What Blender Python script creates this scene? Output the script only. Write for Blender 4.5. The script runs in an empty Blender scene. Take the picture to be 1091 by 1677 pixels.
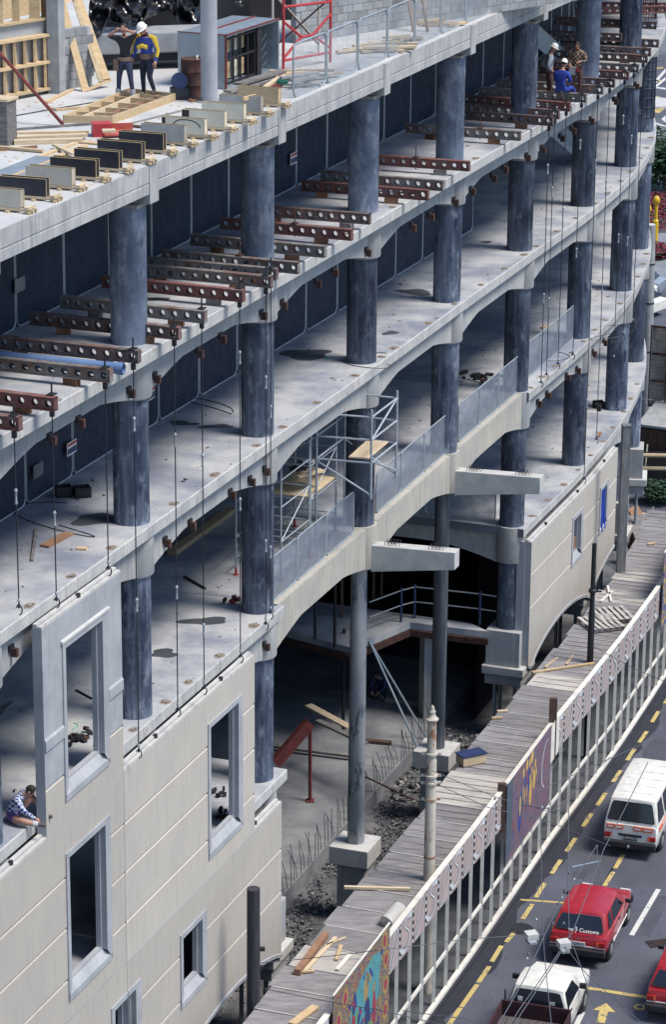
import bpy, bmesh, math, random
from math import sin, cos, pi, radians, hypot, sqrt
from mathutils import Vector, Matrix
random.seed(7)
sc = bpy.context.scene
COL = sc.collection
# ------------------------------------------------------------------ camera, sky, sun, exposure
HC = 34.8; F_PX = 4664.0; PITCH = radians(17.86); ROLL = radians(.47)
cd = bpy.data.cameras.new('camera'); cam = bpy.data.objects.new('camera', cd); COL.objects.link(cam)
cd.sensor_fit = 'VERTICAL'; cd.sensor_height = 24; cd.sensor_width = 24; cd.lens = F_PX/1677*24
cd.clip_end = 4000; cd.clip_start = .5
cam.matrix_world = Matrix.Translation((0, 0, HC)) @ Matrix.Rotation(pi/2-PITCH, 4, 'X') @ Matrix.Rotation(ROLL, 4, 'Z')
sc.camera = cam
SUN_EL = radians(61); SUN_AZ = radians(108)        # azimuth clockwise from +Y
w = bpy.data.worlds.new('World'); sc.world = w; w.use_nodes = True
nt = w.node_tree; bg = nt.nodes['Background']; sky = nt.nodes.new('ShaderNodeTexSky')
sky.sky_type = 'NISHITA'; sky.sun_disc = False; sky.sun_elevation = SUN_EL; sky.sun_rotation = SUN_AZ
sky.air_density = 1.3; sky.dust_density = .8; sky.ozone_density = 4.0
nt.links.new(sky.outputs[0], bg.inputs[0]); bg.inputs[1].default_value = .125
sl = bpy.data.lights.new('sun', 'SUN'); sl.energy = 3.3; sl.angle = radians(20); sl.color = (1, .92, .81)
so = bpy.data.objects.new('sun', sl); COL.objects.link(so)
sd = Vector((sin(SUN_AZ)*cos(SUN_EL), cos(SUN_AZ)*cos(SUN_EL), sin(SUN_EL)))
so.rotation_euler = sd.to_track_quat('Z', 'Y').to_euler(); so.location = (40, -10, 90)
sc.view_settings.view_transform = 'Standard'; sc.view_settings.look = 'None'
sc.view_settings.exposure = .46; sc.view_settings.gamma = 1; sc.view_settings.use_curve_mapping = False
sc.cycles.max_bounces = 6; sc.cycles.transparent_max_bounces = 24
# ------------------------------------------------------------------ survey helpers: pixel of the photograph -> metres
def ray(u, v):
    a, b = u-545.5, v-838.5; c, s = cos(ROLL), sin(ROLL)
    x = a*c+b*s; up = a*s-b*c
    return Vector((x, F_PX*cos(PITCH)+up*sin(PITCH), -F_PX*sin(PITCH)+up*cos(PITCH)))/F_PX
def on_z(u, v, z):
    r = ray(u, v); t = (z-HC)/r.z; return Vector((r.x*t, r.y*t, z))
def on_y(u, v, y):
    r = ray(u, v); t = y/r.y; return Vector((r.x*t, y, HC+r.z*t))
# ------------------------------------------------------------------ the curved column line
CC = {1: (-4.3, 57.8), 2: (-1.8, 64.55), 3: (.7, 71.3), 4: (3.15, 78.05), 5: (5.6, 84.7), 6: (8.05, 91.4), 7: (10.1, 98.2), 8: (11.4, 105.0), 9: (11.7, 112), 10: (10.9, 118.8), 11: (9.2, 125)}
for k in range(0, -5, -1): CC[k] = (CC[1][0]-2.5*(1-k), CC[1][1]-6.75*(1-k))
def cl(s):
    k = max(-3, min(9, math.floor(s))); f = s-k
    p0, p1, p2, p3 = (Vector(CC[j]) for j in (k-1, k, k+1, k+2))
    return .5*((2*p1)+(p2-p0)*f+(2*p0-5*p1+4*p2-p3)*f*f+(3*p1-p0-3*p2+p3)*f**3)
def nrm(s):
    t = cl(s+.02)-cl(s-.02); t.normalize(); return Vector((t.y, -t.x))
def FP(s, o, z=0):
    p = cl(s)+nrm(s)*o; return Vector((p.x, p.y, z))
def ang(s):                 # z rotation that turns local +x outwards and local +y along the facade
    n = nrm(s); return math.atan2(n.y, n.x)
SAM = [(-3+i*.02, cl(-3+i*.02), nrm(-3+i*.02)) for i in range(650)]
def so_of(p):               # point -> (s, offset)
    b = min(SAM, key=lambda q: (q[1].x-p.x)**2+(q[1].y-p.y)**2)
    d = Vector((p.x-b[1].x, p.y-b[1].y)); t = Vector((-b[2].y, b[2].x))
    return b[0]+d.dot(t)/7.15, d.dot(b[2])
def floor_px(u, v, z): return so_of(on_z(u, v, z))
def face_px(u, v, o):       # pixel -> (s, z) on the vertical surface at that offset
    r = ray(u, v); best = None; pv = None
    for s, p, n in SAM:
        q = p+n*o; c = q.x*r.y-q.y*r.x
        if pv is not None and (c > 0) != (pv[0] > 0):
            f = pv[0]/(pv[0]-c); x = pv[2].lerp(q, f); t = x.y/r.y
            best = (pv[1]+f*(s-pv[1]), HC+r.z*t); break
        pv = (c, s, q)
    return best
L4, L3, L2, L1, L0 = 23.7, 19.88, 15.94, 11.52, 7.15
FLOOR = {4: 'the top deck', 3: 'the floor with the steel beams', 2: 'the floor below the steel beams', 1: 'the floor of the scaffold tower', 0: 'the lowest suspended floor'}
ORD = ['', 'first', 'second', 'third', 'fourth', 'fifth', 'sixth', 'seventh', 'eighth', 'ninth', 'tenth', 'eleventh', 'twelfth', 'thirteenth', 'fourteenth', 'fifteenth', 'sixteenth', 'seventeenth', 'eighteenth', 'nineteenth', 'twentieth', 'twenty-first', 'twenty-second', 'twenty-third', 'twenty-fourth', 'twenty-fifth', 'twenty-sixth', 'twenty-seventh', 'twenty-eighth', 'twenty-ninth', 'thirtieth', 'thirty-first', 'thirty-second', 'thirty-third', 'thirty-fourth', 'thirty-fifth', 'thirty-sixth', 'thirty-seventh', 'thirty-eighth', 'thirty-ninth', 'fortieth']
def near_col(s):
    k = round(s); k = max(1, min(8, k))
    if abs(s-k) < .18: return 'in line with the %s round column from the left' % ORD[k]
    a = max(0, math.floor(s))
    if a < 1: return 'left of the first round column'
    if a >= 8: return 'beyond the eighth round column'
    return 'between the %s and %s round columns' % (ORD[a], ORD[a+1])
# ------------------------------------------------------------------ materials
def mat(name, c1, c2=None, rough=.85, scale=2.0, bump=.15, detail=8, streak=0.0, c3=None, metal=0, spec=.3, rand=0.0, patch=None, stretch=None, bscale=None, f0=.35, f1=.7):
    m = bpy.data.materials.new(name); m.use_nodes = True; n = m.node_tree.nodes; l = m.node_tree.links
    b = n['Principled BSDF']; b.inputs['Roughness'].default_value = rough; b.inputs['Metallic'].default_value = metal
    b.inputs['Specular IOR Level'].default_value = spec
    tc = n.new('ShaderNodeTexCoord'); oi = n.new('ShaderNodeObjectInfo')
    ad = n.new('ShaderNodeVectorMath'); ad.operation = 'ADD'
    sc_ = n.new('ShaderNodeVectorMath'); sc_.operation = 'SCALE'; sc_.inputs[3].default_value = 37.0
    cb = n.new('ShaderNodeCombineXYZ')
    for i in range(3): l.new(oi.outputs['Random'], cb.inputs[i])
    l.new(cb.outputs[0], sc_.inputs[0]); l.new(tc.outputs['Object'], ad.inputs[0]); l.new(sc_.outputs[0], ad.inputs[1])
    vec = ad.outputs[0]
    if stretch:
        mp = n.new('ShaderNodeMapping'); mp.inputs['Scale'].default_value = stretch; l.new(vec, mp.inputs[0]); vec = mp.outputs[0]
    no = n.new('ShaderNodeTexNoise'); no.inputs['Scale'].default_value = scale; no.inputs['Detail'].default_value = detail; no.inputs['Roughness'].default_value = .62
    l.new(vec, no.inputs['Vector'])
    cr = n.new('ShaderNodeValToRGB'); cr.color_ramp.elements[0].position = f0; cr.color_ramp.elements[1].position = f1
    c2 = c2 or tuple(x*.75 for x in c1)
    cr.color_ramp.elements[0].color = (*c2, 1); cr.color_ramp.elements[1].color = (*c1, 1)
    l.new(no.outputs[0], cr.inputs[0]); col = cr.outputs[0]
    def mixc(a, bcol, fac, blend='MIX'):
        mx = n.new('ShaderNodeMix'); mx.data_type = 'RGBA'; mx.blend_type = blend
        if hasattr(fac, 'links'): l.new(fac, mx.inputs[0])
        else: mx.inputs[0].default_value = fac
        l.new(a, mx.inputs[6])
        if isinstance(bcol, tuple): mx.inputs[7].default_value = (*bcol, 1)
        else: l.new(bcol, mx.inputs[7])
        return mx.outputs[2]
    if streak:
        mp2 = n.new('ShaderNodeMapping'); mp2.inputs['Scale'].default_value = (6, 6, .45); l.new(ad.outputs[0], mp2.inputs[0])
        n2 = n.new('ShaderNodeTexNoise'); n2.inputs['Scale'].default_value = 1.6; n2.inputs['Detail'].default_value = 5; l.new(mp2.outputs[0], n2.inputs[0])
        r2 = n.new('ShaderNodeValToRGB'); r2.color_ramp.elements[0].position = .48; r2.color_ramp.elements[1].position = .72
        r2.color_ramp.elements[0].color = (0, 0, 0, 1); r2.color_ramp.elements[1].color = (streak, streak, streak, 1)
        l.new(n2.outputs[0], r2.inputs[0]); col = mixc(col, c3 or c2, r2.outputs[0])
    elif c3:
        n2 = n.new('ShaderNodeTexNoise'); n2.inputs['Scale'].default_value = scale*.3; n2.inputs['Detail'].default_value = 6; l.new(vec, n2.inputs[0])
        r2 = n.new('ShaderNodeValToRGB'); r2.color_ramp.elements[0].position = .52; r2.color_ramp.elements[1].position = .62
        r2.color_ramp.elements[1].color = (.8, .8, .8, 1); l.new(n2.outputs[0], r2.inputs[0]); col = mixc(col, c3, r2.outputs[0])
    if patch:
        mp4 = n.new('ShaderNodeMapping'); mp4.inputs['Scale'].default_value = patch[2]; l.new(ad.outputs[0], mp4.inputs[0])
        n4 = n.new('ShaderNodeTexNoise'); n4.inputs['Scale'].default_value = patch[1]; n4.inputs['Detail'].default_value = 7; n4.inputs['Roughness'].default_value = .7; l.new(mp4.outputs[0], n4.inputs[0])
        r4 = n.new('ShaderNodeValToRGB'); r4.color_ramp.elements[0].position = patch[3]; r4.color_ramp.elements[1].position = patch[4]; q4 = patch[5]; r4.color_ramp.elements[1].color = (q4, q4, q4, 1)
        l.new(n4.outputs[0], r4.inputs[0]); col = mixc(col, patch[0], r4.outputs[0])
    if rand:
        hs = n.new('ShaderNodeHueSaturation'); mr = n.new('ShaderNodeMapRange'); mr.inputs[3].default_value = 1-rand; mr.inputs[4].default_value = 1+rand
        l.new(oi.outputs['Random'], mr.inputs[0]); l.new(mr.outputs[0], hs.inputs['Value']); l.new(col, hs.inputs['Color']); col = hs.outputs[0]
    l.new(col, b.inputs['Base Color'])
    if bump:
        bp = n.new('ShaderNodeBump'); bp.inputs['Strength'].default_value = bump; bp.inputs['Distance'].default_value = .02
        n3 = n.new('ShaderNodeTexNoise'); n3.inputs['Scale'].default_value = bscale or scale*8; n3.inputs['Detail'].default_value = 6; l.new(vec, n3.inputs[0])
        l.new(n3.outputs[0], bp.inputs['Height']); l.new(bp.outputs[0], b.inputs['Normal'])
    return m
def net(name, c, alpha):
    m = bpy.data.materials.new(name); m.use_nodes = True; n = m.node_tree.nodes; l = m.node_tree.links
    b = n['Principled BSDF']; b.inputs['Base Color'].default_value = (*c, 1); b.inputs['Roughness'].default_value = .7; b.inputs['Specular IOR Level'].default_value = .2
    no = n.new('ShaderNodeTexNoise'); no.inputs['Scale'].default_value = 3; tc = n.new('ShaderNodeTexCoord'); l.new(tc.outputs['Object'], no.inputs[0])
    mr = n.new('ShaderNodeMapRange'); mr.inputs[1].default_value = .3; mr.inputs[2].default_value = .7; mr.inputs[3].default_value = alpha-.12; mr.inputs[4].default_value = alpha+.12
    l.new(no.outputs[0], mr.inputs[0]); l.new(mr.outputs[0], b.inputs['Alpha']); return m
def glass(name, c=(.012, .016, .025), rough=.06):
    m = bpy.data.materials.new(name); m.use_nodes = True; b = m.node_tree.nodes['Principled BSDF']
    b.inputs['Base Color'].default_value = (*c, 1); b.inputs['Roughness'].default_value = rough; b.inputs['Specular IOR Level'].default_value = .6; return m
def plain(name, c, rough=.5, metal=0, coat=0):
    m = bpy.data.materials.new(name); m.use_nodes = True; b = m.node_tree.nodes['Principled BSDF']; n = m.node_tree.nodes; l = m.node_tree.links
    b.inputs['Roughness'].default_value = rough; b.inputs['Metallic'].default_value = metal; b.inputs['Coat Weight'].default_value = coat; b.inputs['Coat Roughness'].default_value = .08
    no = n.new('ShaderNodeTexNoise'); no.inputs['Scale'].default_value = 4; no.inputs['Detail'].default_value = 5; tc = n.new('ShaderNodeTexCoord'); l.new(tc.outputs['Object'], no.inputs[0])
    cr = n.new('ShaderNodeValToRGB'); cr.color_ramp.elements[0].position = .3; cr.color_ramp.elements[1].position = .65
    cr.color_ramp.elements[0].color = (*[x*.8 for x in c], 1); cr.color_ramp.elements[1].color = (*c, 1)
    l.new(no.outputs[0], cr.inputs[0]); l.new(cr.outputs[0], b.inputs['Base Color']); return m
MT = {}
MT['floor'] = mat('screeded_concrete', (.43, .44, .455), (.21, .235, .30), scale=.9, bump=.2, c3=(.17, .19, .25), bscale=9, f0=.32, f1=.60, patch=((.44, .44, .43), 3.2, (1, 1, 1), .54, .70, .45))  # darker tones tinted blue to carry the colour of the shadows
MT['deck'] = mat('new_concrete_deck', (.54, .535, .52), (.40, .41, .42), scale=.8, bump=.12, bscale=9)
MT['edge'] = mat('slab_edge_concrete', (.50, .495, .475), (.36, .37, .385), scale=1.4, bump=.3, streak=.6, c3=(.28, .27, .26), rand=.08, patch=((.22, .20, .18), 4, (1, 1, .6), .58, .66, .6))
MT['beam'] = mat('beam_concrete', (.42, .42, .41), (.31, .325, .35), scale=1.0, bump=.15, streak=.6, c3=(.25, .25, .255), rand=.09, patch=((.50, .49, .46), 2.5, (1, 1, .5), .55, .66, .6))  # dark tone leans blue: shadow colour mixed into the concrete
MT['fascia'] = mat('weathered_fascia_concrete', (.48, .48, .465), (.33, .34, .36), scale=1.8, bump=.35, streak=.7, c3=(.22, .23, .26), bscale=12)
MT['beamold'] = mat('stained_beam_concrete', (.47, .45, .39), (.36, .355, .335), scale=1.1, bump=.2, streak=.6, c3=(.29, .26, .21))
MT['column'] = mat('steel_form_blue_concrete', (.115, .142, .200), (.030, .042, .078), scale=2.4, bump=.12, streak=.65, c3=(.21, .255, .33), rand=.28, rough=.65, stretch=(1, 1, .45), f0=.36, f1=.64, patch=((.33, .37, .43), 3.4, (1.3, 1.3, .6), .53, .68, .7))
MT['colpale'] = mat('pale_grey_column_concrete', (.20, .25, .34), (.09, .12, .18), scale=1.9, bump=.12, streak=.5, c3=(.07, .085, .12), rough=.65, rand=.15, patch=((.36, .40, .46), 3.0, (1.3, 1.3, .6), .50, .68, .7))
MT['colslim'] = mat('whitish_slender_column', (.42, .43, .44), (.24, .26, .29), scale=1.6, bump=.12, rough=.7, stretch=(1, 1, .4), patch=((.07, .085, .12), 2.0, (1.4, 1.4, .45), .54, .62, .85))
MT['precast'] = mat('cream_precast_facing', (.475, .445, .40), (.43, .405, .37), scale=.7, bump=.35, bscale=38, rough=.9, streak=.6, c3=(.375, .355, .33), rand=.05, patch=((.36, .335, .30), 28, (1, 1, 1), .50, .68, .45))
MT['surround'] = mat('grey_precast_surround', (.39, .405, .435), (.29, .305, .335), scale=1.6, bump=.1, streak=.4, c3=(.44, .45, .455))
MT['coping'] = mat('pale_coping_concrete', (.55, .55, .53), (.42, .42, .42), scale=3, bump=.15)
MT['block'] = mat('grey_block', (.33, .345, .36), (.23, .24, .26), scale=3, bump=.3, rand=.16)
MT['rust'] = mat('rusty_steel', (.11, .052, .04), (.045, .028, .027), scale=6, bump=.3, rand=.25)
MT['redox'] = mat('red_oxide_steel', (.22, .05, .045), (.11, .035, .035), scale=5, bump=.2, rand=.15)
MT['purlin'] = mat('worn_beam_steel', (.17, .13, .125), (.075, .06, .06), scale=6, bump=.2, rand=.3, c3=(.20, .10, .08), rough=.6, patch=((.42, .41, .40), 9, (1, 1, 1), .56, .64, .6))
MT['purlinred'] = mat('red_primed_beam_steel', (.24, .095, .085), (.12, .06, .058), scale=6, bump=.2, rand=.25, c3=(.16, .12, .115), rough=.6, patch=((.38, .33, .32), 8, (1, 1, 1), .57, .66, .5))
MT['purlingrey'] = mat('grey_beam_steel', (.26, .245, .235), (.13, .12, .12), scale=6, bump=.2, rand=.2, c3=(.15, .08, .06), rough=.6)
MT['galv'] = mat('galvanised_steel', (.42, .47, .50), (.28, .32, .36), scale=9, bump=.05, rough=.45, metal=.35)
MT['sheetmetal'] = mat('galvanised_sheet', (.36, .43, .49), (.27, .33, .39), scale=2, bump=.03, rough=.35, metal=.4)
MT['alu'] = mat('scaffold_tube', (.50, .55, .60), (.33, .38, .43), scale=9, bump=.05, rough=.4, metal=.3)
MT['wire'] = plain('dark_steel_wire', (.045, .05, .06), .5, .5)
MT['cable'] = plain('grey_cable', (.10, .11, .14), .6)
MT['timber'] = mat('fresh_pine', (.60, .46, .29), (.46, .34, .20), scale=2, bump=.15, stretch=(1, 6, 6), rand=.15)
MT['timberpale'] = mat('pale_pine', (.62, .52, .38), (.48, .38, .25), scale=2, bump=.15, stretch=(1, 6, 6), rand=.15)
MT['timberold'] = mat('weathered_timber', (.27, .26, .255), (.13, .125, .13), scale=2.4, bump=.4, stretch=(1, 5, 5), rand=.2)
MT['timbergrey'] = mat('grey_timber_post', (.24, .245, .26), (.12, .125, .14), scale=3, bump=.4, stretch=(5, 5, .5))
MT['darkpole'] = mat('creosoted_pole', (.065, .062, .075), (.03, .03, .04), scale=3, bump=.5, stretch=(5, 5, .5))
MT['brownwood'] = mat('brown_boards', (.12, .075, .06), (.07, .045, .04), scale=3, bump=.3, stretch=(5, 5, .6), rand=.15)
MT['orangewood'] = mat('orange_brown_timber', (.33, .19, .12), (.21, .12, .08), scale=3, bump=.2, rand=.15)
MT['form'] = mat('black_form_ply', (.018, .020, .032), (.035, .037, .05), scale=4, bump=.08, rough=.35, rand=.2)
MT['formedge'] = plain('ply_edge', (.52, .38, .2), .8)
MT['dirt'] = mat('wet_gravel_dirt', (.15, .155, .165), (.05, .054, .066), scale=2.2, bump=1.0, bscale=14, c3=(.17, .165, .17))
MT['stone'] = mat('broken_stone', (.26, .27, .29), (.06, .065, .08), scale=5, bump=.5, rand=.3, f0=.4, f1=.6)
MT['palestone'] = mat('pale_broken_concrete', (.40, .39, .38), (.22, .21, .20), scale=5, bump=.5)
MT['asphalt'] = mat('street_asphalt', (.108, .115, .145), (.072, .078, .104), scale=.5, bump=.6, bscale=50, c3=(.068, .07, .084), rough=.8, patch=((.05, .052, .064), 9, (1, .25, 1), .58, .64, .5))
MT['asphaltdark'] = mat('dark_asphalt', (.036, .038, .05), (.025, .027, .037), scale=1.5, bump=.5, bscale=50)
MT['tarpatch'] = mat('older_tar_patch', (.085, .09, .112), (.06, .064, .082), scale=2, bump=.5, bscale=50)
MT['path'] = mat('footpath_concrete', (.25, .26, .275), (.15, .16, .18), scale=1.2, bump=.3, c3=(.11, .115, .135))
MT['pathdark'] = mat('shade_darkened_footpath', (.10, .105, .115), (.06, .065, .075), scale=2, bump=.3)  # path concrete darkened to paint in the shade under the walkway roof
MT['yellow'] = mat('yellow_road_paint', (.58, .44, .14), (.42, .34, .15), scale=8, bump=.1, patch=((.11, .115, .14), 6, (1, 1, 1), .56, .60, 1))
MT['whitepaint'] = mat('white_road_paint', (.66, .66, .62), (.48, .48, .47), scale=6, bump=.1, patch=((.12, .125, .15), 6, (1, 1, 1), .58, .62, .9))
MT['white'] = mat('white_painted_timber', (.74, .72, .66), (.58, .56, .52), scale=3, bump=.08, rand=.06)
MT['cream'] = mat('cream_painted_steel', (.55, .51, .45), (.43, .39, .34), scale=3, bump=.08, patch=((.26, .12, .06), 2.2, (1, 1, .5), .58, .64, .9))
MT['plydeck'] = mat('weathered_ply_sheet', (.275, .265, .275), (.165, .16, .172), scale=3.0, bump=.4, stretch=(.5, 2.0, 1), rand=.14, patch=((.36, .35, .34), 3.5, (.8, 4, 1), .60, .68, .55))
MT['plydeckpale'] = mat('bleached_ply_sheet', (.50, .475, .44), (.36, .345, .335), scale=2.2, bump=.3, stretch=(.6, 4, 1), rand=.1, c3=(.25, .24, .25))
MT['seam'] = plain('pale_cover_strip', (.50, .49, .47), .8)
MT['pink'] = mat('pinkish_banner_board', (.40, .33, .32), (.34, .275, .27), scale=3, bump=.05, rand=.05)
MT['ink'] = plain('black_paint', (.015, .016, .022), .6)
MT['ribbon'] = plain('pale_blue_paint', (.58, .61, .66), .6)
MT['whitedot'] = plain('white_paint', (.75, .75, .75), .6)
MT['net'] = net('dark_shade_net', (.030, .040, .070), .84)
MT['nettop'] = net('pale_wire_mesh', (.33, .37, .42), .36)
MT['soffit'] = mat('shaded_soffit_concrete', (.15, .165, .20), (.10, .115, .145), scale=1, bump=.1)  # slab undersides coloured darker so less light bounces into the storeys
MT['netmid'] = net('grey_wire_mesh', (.19, .23, .29), .66)
MT['dark'] = mat('shade_darkened_wall', (.022, .027, .042), (.014, .017, .028), scale=.8, bump=.2)  # near-black colour paints in the deep shade of the interiors
MT['plastic'] = mat('black_polythene', (.012, .013, .02), (.006, .006, .010), scale=2, bump=.6, bscale=6, rough=.22, spec=.7)
MT['wet'] = plain('damp_patch', (.075, .082, .10), .45)
MT['blue'] = plain('blue_plastic', (.02, .06, .42), .5)
MT['bluepaint'] = plain('blue_painted_steel', (.028, .045, .13), .5)
MT['outline'] = plain('grey_brown_outline_paint', (.10, .085, .09), .7)
MT['bluepipe'] = mat('blue_pvc_pipe', (.16, .26, .46), (.12, .2, .38), scale=2, bump=.02, rough=.4)
MT['yellowpost'] = plain('yellow_painted_steel', (.72, .45, .02), .45)
MT['redpaint'] = plain('red_painted_steel', (.45, .04, .05), .5)
MT['grout'] = mat('rough_grout', (.38, .33, .28), (.17, .14, .12), scale=12, bump=.6)
MT['leaf'] = mat('dark_green_leaves', (.045, .095, .05), (.018, .045, .028), scale=1.2, bump=0, rough=.6)
MT['flower'] = mat('red_flowers', (.26, .03, .06), (.10, .02, .035), scale=3, bump=0, rough=.7)
MT['carred'] = plain('red_car_paint', (.38, .016, .03), .3, 0, .5)
MT['carwhite'] = plain('white_car_paint', (.78, .77, .72), .3, 0, .5)
MT['carblue'] = plain('grey_blue_car_paint', (.25, .3, .36), .3, 0, .5)
MT['glass'] = glass('dark_car_glass')
MT['tyre'] = plain('tyre_rubber', (.015, .015, .017), .8)
MT['rim'] = plain('wheel_rim', (.35, .36, .38), .4, .5)
MT['bumper'] = plain('black_bumper_plastic', (.02, .021, .026), .55)
MT['lampred'] = plain('red_lamp_lens', (.42, .02, .02), .2)
MT['orange'] = plain('orange_decal', (.75, .16, .07), .5)
MT['tray'] = mat('worn_tray_boards', (.13, .115, .12), (.075, .065, .07), scale=3, bump=.3, stretch=(6, .6, 1))
MT['traywall'] = mat('dark_red_tray_steel', (.055, .022, .028), (.035, .016, .02), scale=3, bump=.1)
MT['skin'] = plain('skin', (.42, .23, .17), .6)
MT['hair'] = plain('dark_hair', (.015, .012, .012), .7)
MT['boots'] = plain('work_boots', (.10, .09, .085), .8)
MT['helmet'] = plain('white_helmet', (.82, .81, .77), .35)
# ------------------------------------------------------------------ object helpers
def tag(o, label=None, cat=None, group=None, kind=None):
    if label: o['label'] = label
    if cat: o['category'] = cat
    if group: o['group'] = group
    if kind: o['kind'] = kind
    return o
def thing(name, label, cat, loc=(0, 0, 0), rz=0, group=None):
    o = bpy.data.objects.new(name, None); COL.objects.link(o); o.location = loc; o.rotation_euler = (0, 0, rz); o.empty_display_size = .2
    return tag(o, label, cat, group)
class MB:
    def __init__(s): s.v = []; s.f = []; s.m = []; s.cm = 0; s.sm = False
    def add(s, vs, fs):
        b = len(s.v); s.v += [tuple(v) for v in vs]; s.f += [tuple(i+b for i in f) for f in fs]; s.m += [s.cm]*len(fs); return s
    def box(s, c, size, rz=0, R=None):
        c = Vector(c); hx, hy, hz = (q/2 for q in size); R = R or Matrix.Rotation(rz, 3, 'Z')
        vs = [c+R @ Vector((x*hx, y*hy, z*hz)) for z in (-1, 1) for y in (-1, 1) for x in (-1, 1)]
        return s.add(vs, [(0, 2, 3, 1), (4, 5, 7, 6), (0, 1, 5, 4), (2, 6, 7, 3), (0, 4, 6, 2), (1, 3, 7, 5)])
    def bar(s, a, b, wx, wz, up=(0, 0, 1)):
        a = Vector(a); b = Vector(b); d = (b-a).normalized(); up = Vector(up)
        if abs(d.dot(up)) > .97: up = Vector((1, 0, 0))
        x = d.cross(up).normalized(); z = x.cross(d).normalized()
        R = Matrix((x, d, z)).transposed(); return s.box((a+b)/2, (wx, (b-a).length, wz), R=R)
    def tube(s, pts, r, n=8, cap=True):
        pts = [Vector(p) for p in pts]; rs = r if isinstance(r, (list, tuple)) else [r]*len(pts); base = len(s.v); vs = []; fs = []
        prev = None
        for i, p in enumerate(pts):
            d = (pts[min(i+1, len(pts)-1)]-pts[max(i-1, 0)]).normalized()
            up = Vector((0, 0, 1)) if abs(d.z) < .95 else Vector((1, 0, 0))
            x = d.cross(up).normalized()
            if prev is not None:
                x = (prev-d*prev.dot(d)).normalized()
            y = d.cross(x).normalized(); prev = x
            for k in range(n):
                a = 2*pi*k/n; vs.append(p+(x*cos(a)+y*sin(a))*rs[i])
        for i in range(len(pts)-1):
            for k in range(n):
                a = i*n+k; b = i*n+(k+1) % n; fs.append((a, a+n, b+n, b))
        if cap: fs.append(tuple(range(n))); fs.append(tuple((len(pts)-1)*n+k for k in reversed(range(n))))
        return s.add(vs, fs)
    def lathe(s, c, prof, n=24, cap=True):
        c = Vector(c); vs = []; fs = []
        for r, z in prof:
            for k in range(n): a = 2*pi*k/n; vs.append(c+Vector((r*cos(a), r*sin(a), z)))
        for i in range(len(prof)-1):
            for k in range(n): a = i*n+k; b = i*n+(k+1) % n; fs.append((a, b, b+n, a+n))
        if cap: fs.append(tuple(reversed(range(n)))); fs.append(tuple((len(prof)-1)*n+k for k in range(n)))
        return s.add(vs, fs)
    def prism(s, poly, d):              # poly: 3D points, extruded by vector d
        poly = [Vector(p) for p in poly]; d = Vector(d); n = len(poly)
        return s.add(poly+[p+d for p in poly], [tuple(range(n)), tuple(reversed(range(n, 2*n)))]+[(i, i+n, (i+1) % n+n, (i+1) % n) for i in range(n)])
    def quad(s, a, b, c, d): return s.add([a, b, c, d], [(0, 1, 2, 3)])
    def ball(s, c, r, n=12, m=8):
        rx, ry, rz = r if isinstance(r, (tuple, list)) else (r, r, r); c = Vector(c)
        vs = [c+Vector((0, 0, -rz))]; fs = []
        for j in range(1, m):
            t = -pi/2+pi*j/m
            for k in range(n): a = 2*pi*k/n; vs.append(c+Vector((rx*cos(t)*cos(a), ry*cos(t)*sin(a), rz*sin(t))))
        vs.append(c+Vector((0, 0, rz)))
        for k in range(n): fs.append((0, 1+(k+1) % n, 1+k)); fs.append((len(vs)-1, 1+(m-2)*n+k, 1+(m-2)*n+(k+1) % n))
        for j in range(m-2):
            for k in range(n): a = 1+j*n+k; b = 1+j*n+(k+1) % n; fs.append((a, b, b+n, a+n))
        return s.add(vs, fs)
def build(b, name, mats, parent=None, local=False, smooth=False, bevel=0, fixn=True):
    off = Vector((0, 0, 0))
    if parent is not None and not local:
        p = parent
        while p is not None: off += Vector(p.location); p = p.parent
    me = bpy.data.meshes.new(name); me.from_pydata([Vector(v)-off for v in b.v], [], b.f)
    if not isinstance(mats, (list, tuple)): mats = [mats]
    for m in mats: me.materials.append(m)
    if len(mats) > 1: me.polygons.foreach_set('material_index', b.m)
    if fixn or bevel:
        bm = bmesh.new(); bm.from_mesh(me)
        if fixn: bmesh.ops.recalc_face_normals(bm, faces=bm.faces)
        if bevel:
            es = [e for e in bm.edges if len(e.link_faces) == 2 and e.calc_face_angle(0) > .5]
            bmesh.ops.bevel(bm, geom=es, offset=bevel, segments=2, affect='EDGES', profile=.6, clamp_overlap=True)
        bm.to_mesh(me); bm.free()
    if smooth:
        me.polygons.foreach_set('use_smooth', [True]*len(me.polygons)); me.set_sharp_from_angle(angle=radians(38))
    o = bpy.data.objects.new(name, me); COL.objects.link(o)
    if parent is not None: o.parent = parent
    return o
def struct(b, name, m, **k): o = build(b, name, m, **k); o['kind'] = 'structure'; return o
def dup(root, loc, rz=None, label=None, skip=()):
    r = root.copy(); COL.objects.link(r); r.location = loc
    if rz is not None: r.rotation_euler = (0, 0, rz)
    if label: r['label'] = label
    for ch in root.children:
        if ch.name.split('.')[0] in skip: continue
        c = ch.copy(); COL.objects.link(c); c.parent = r
        for g in ch.children:
            d = g.copy(); COL.objects.link(d); d.parent = c
    return r
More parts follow.
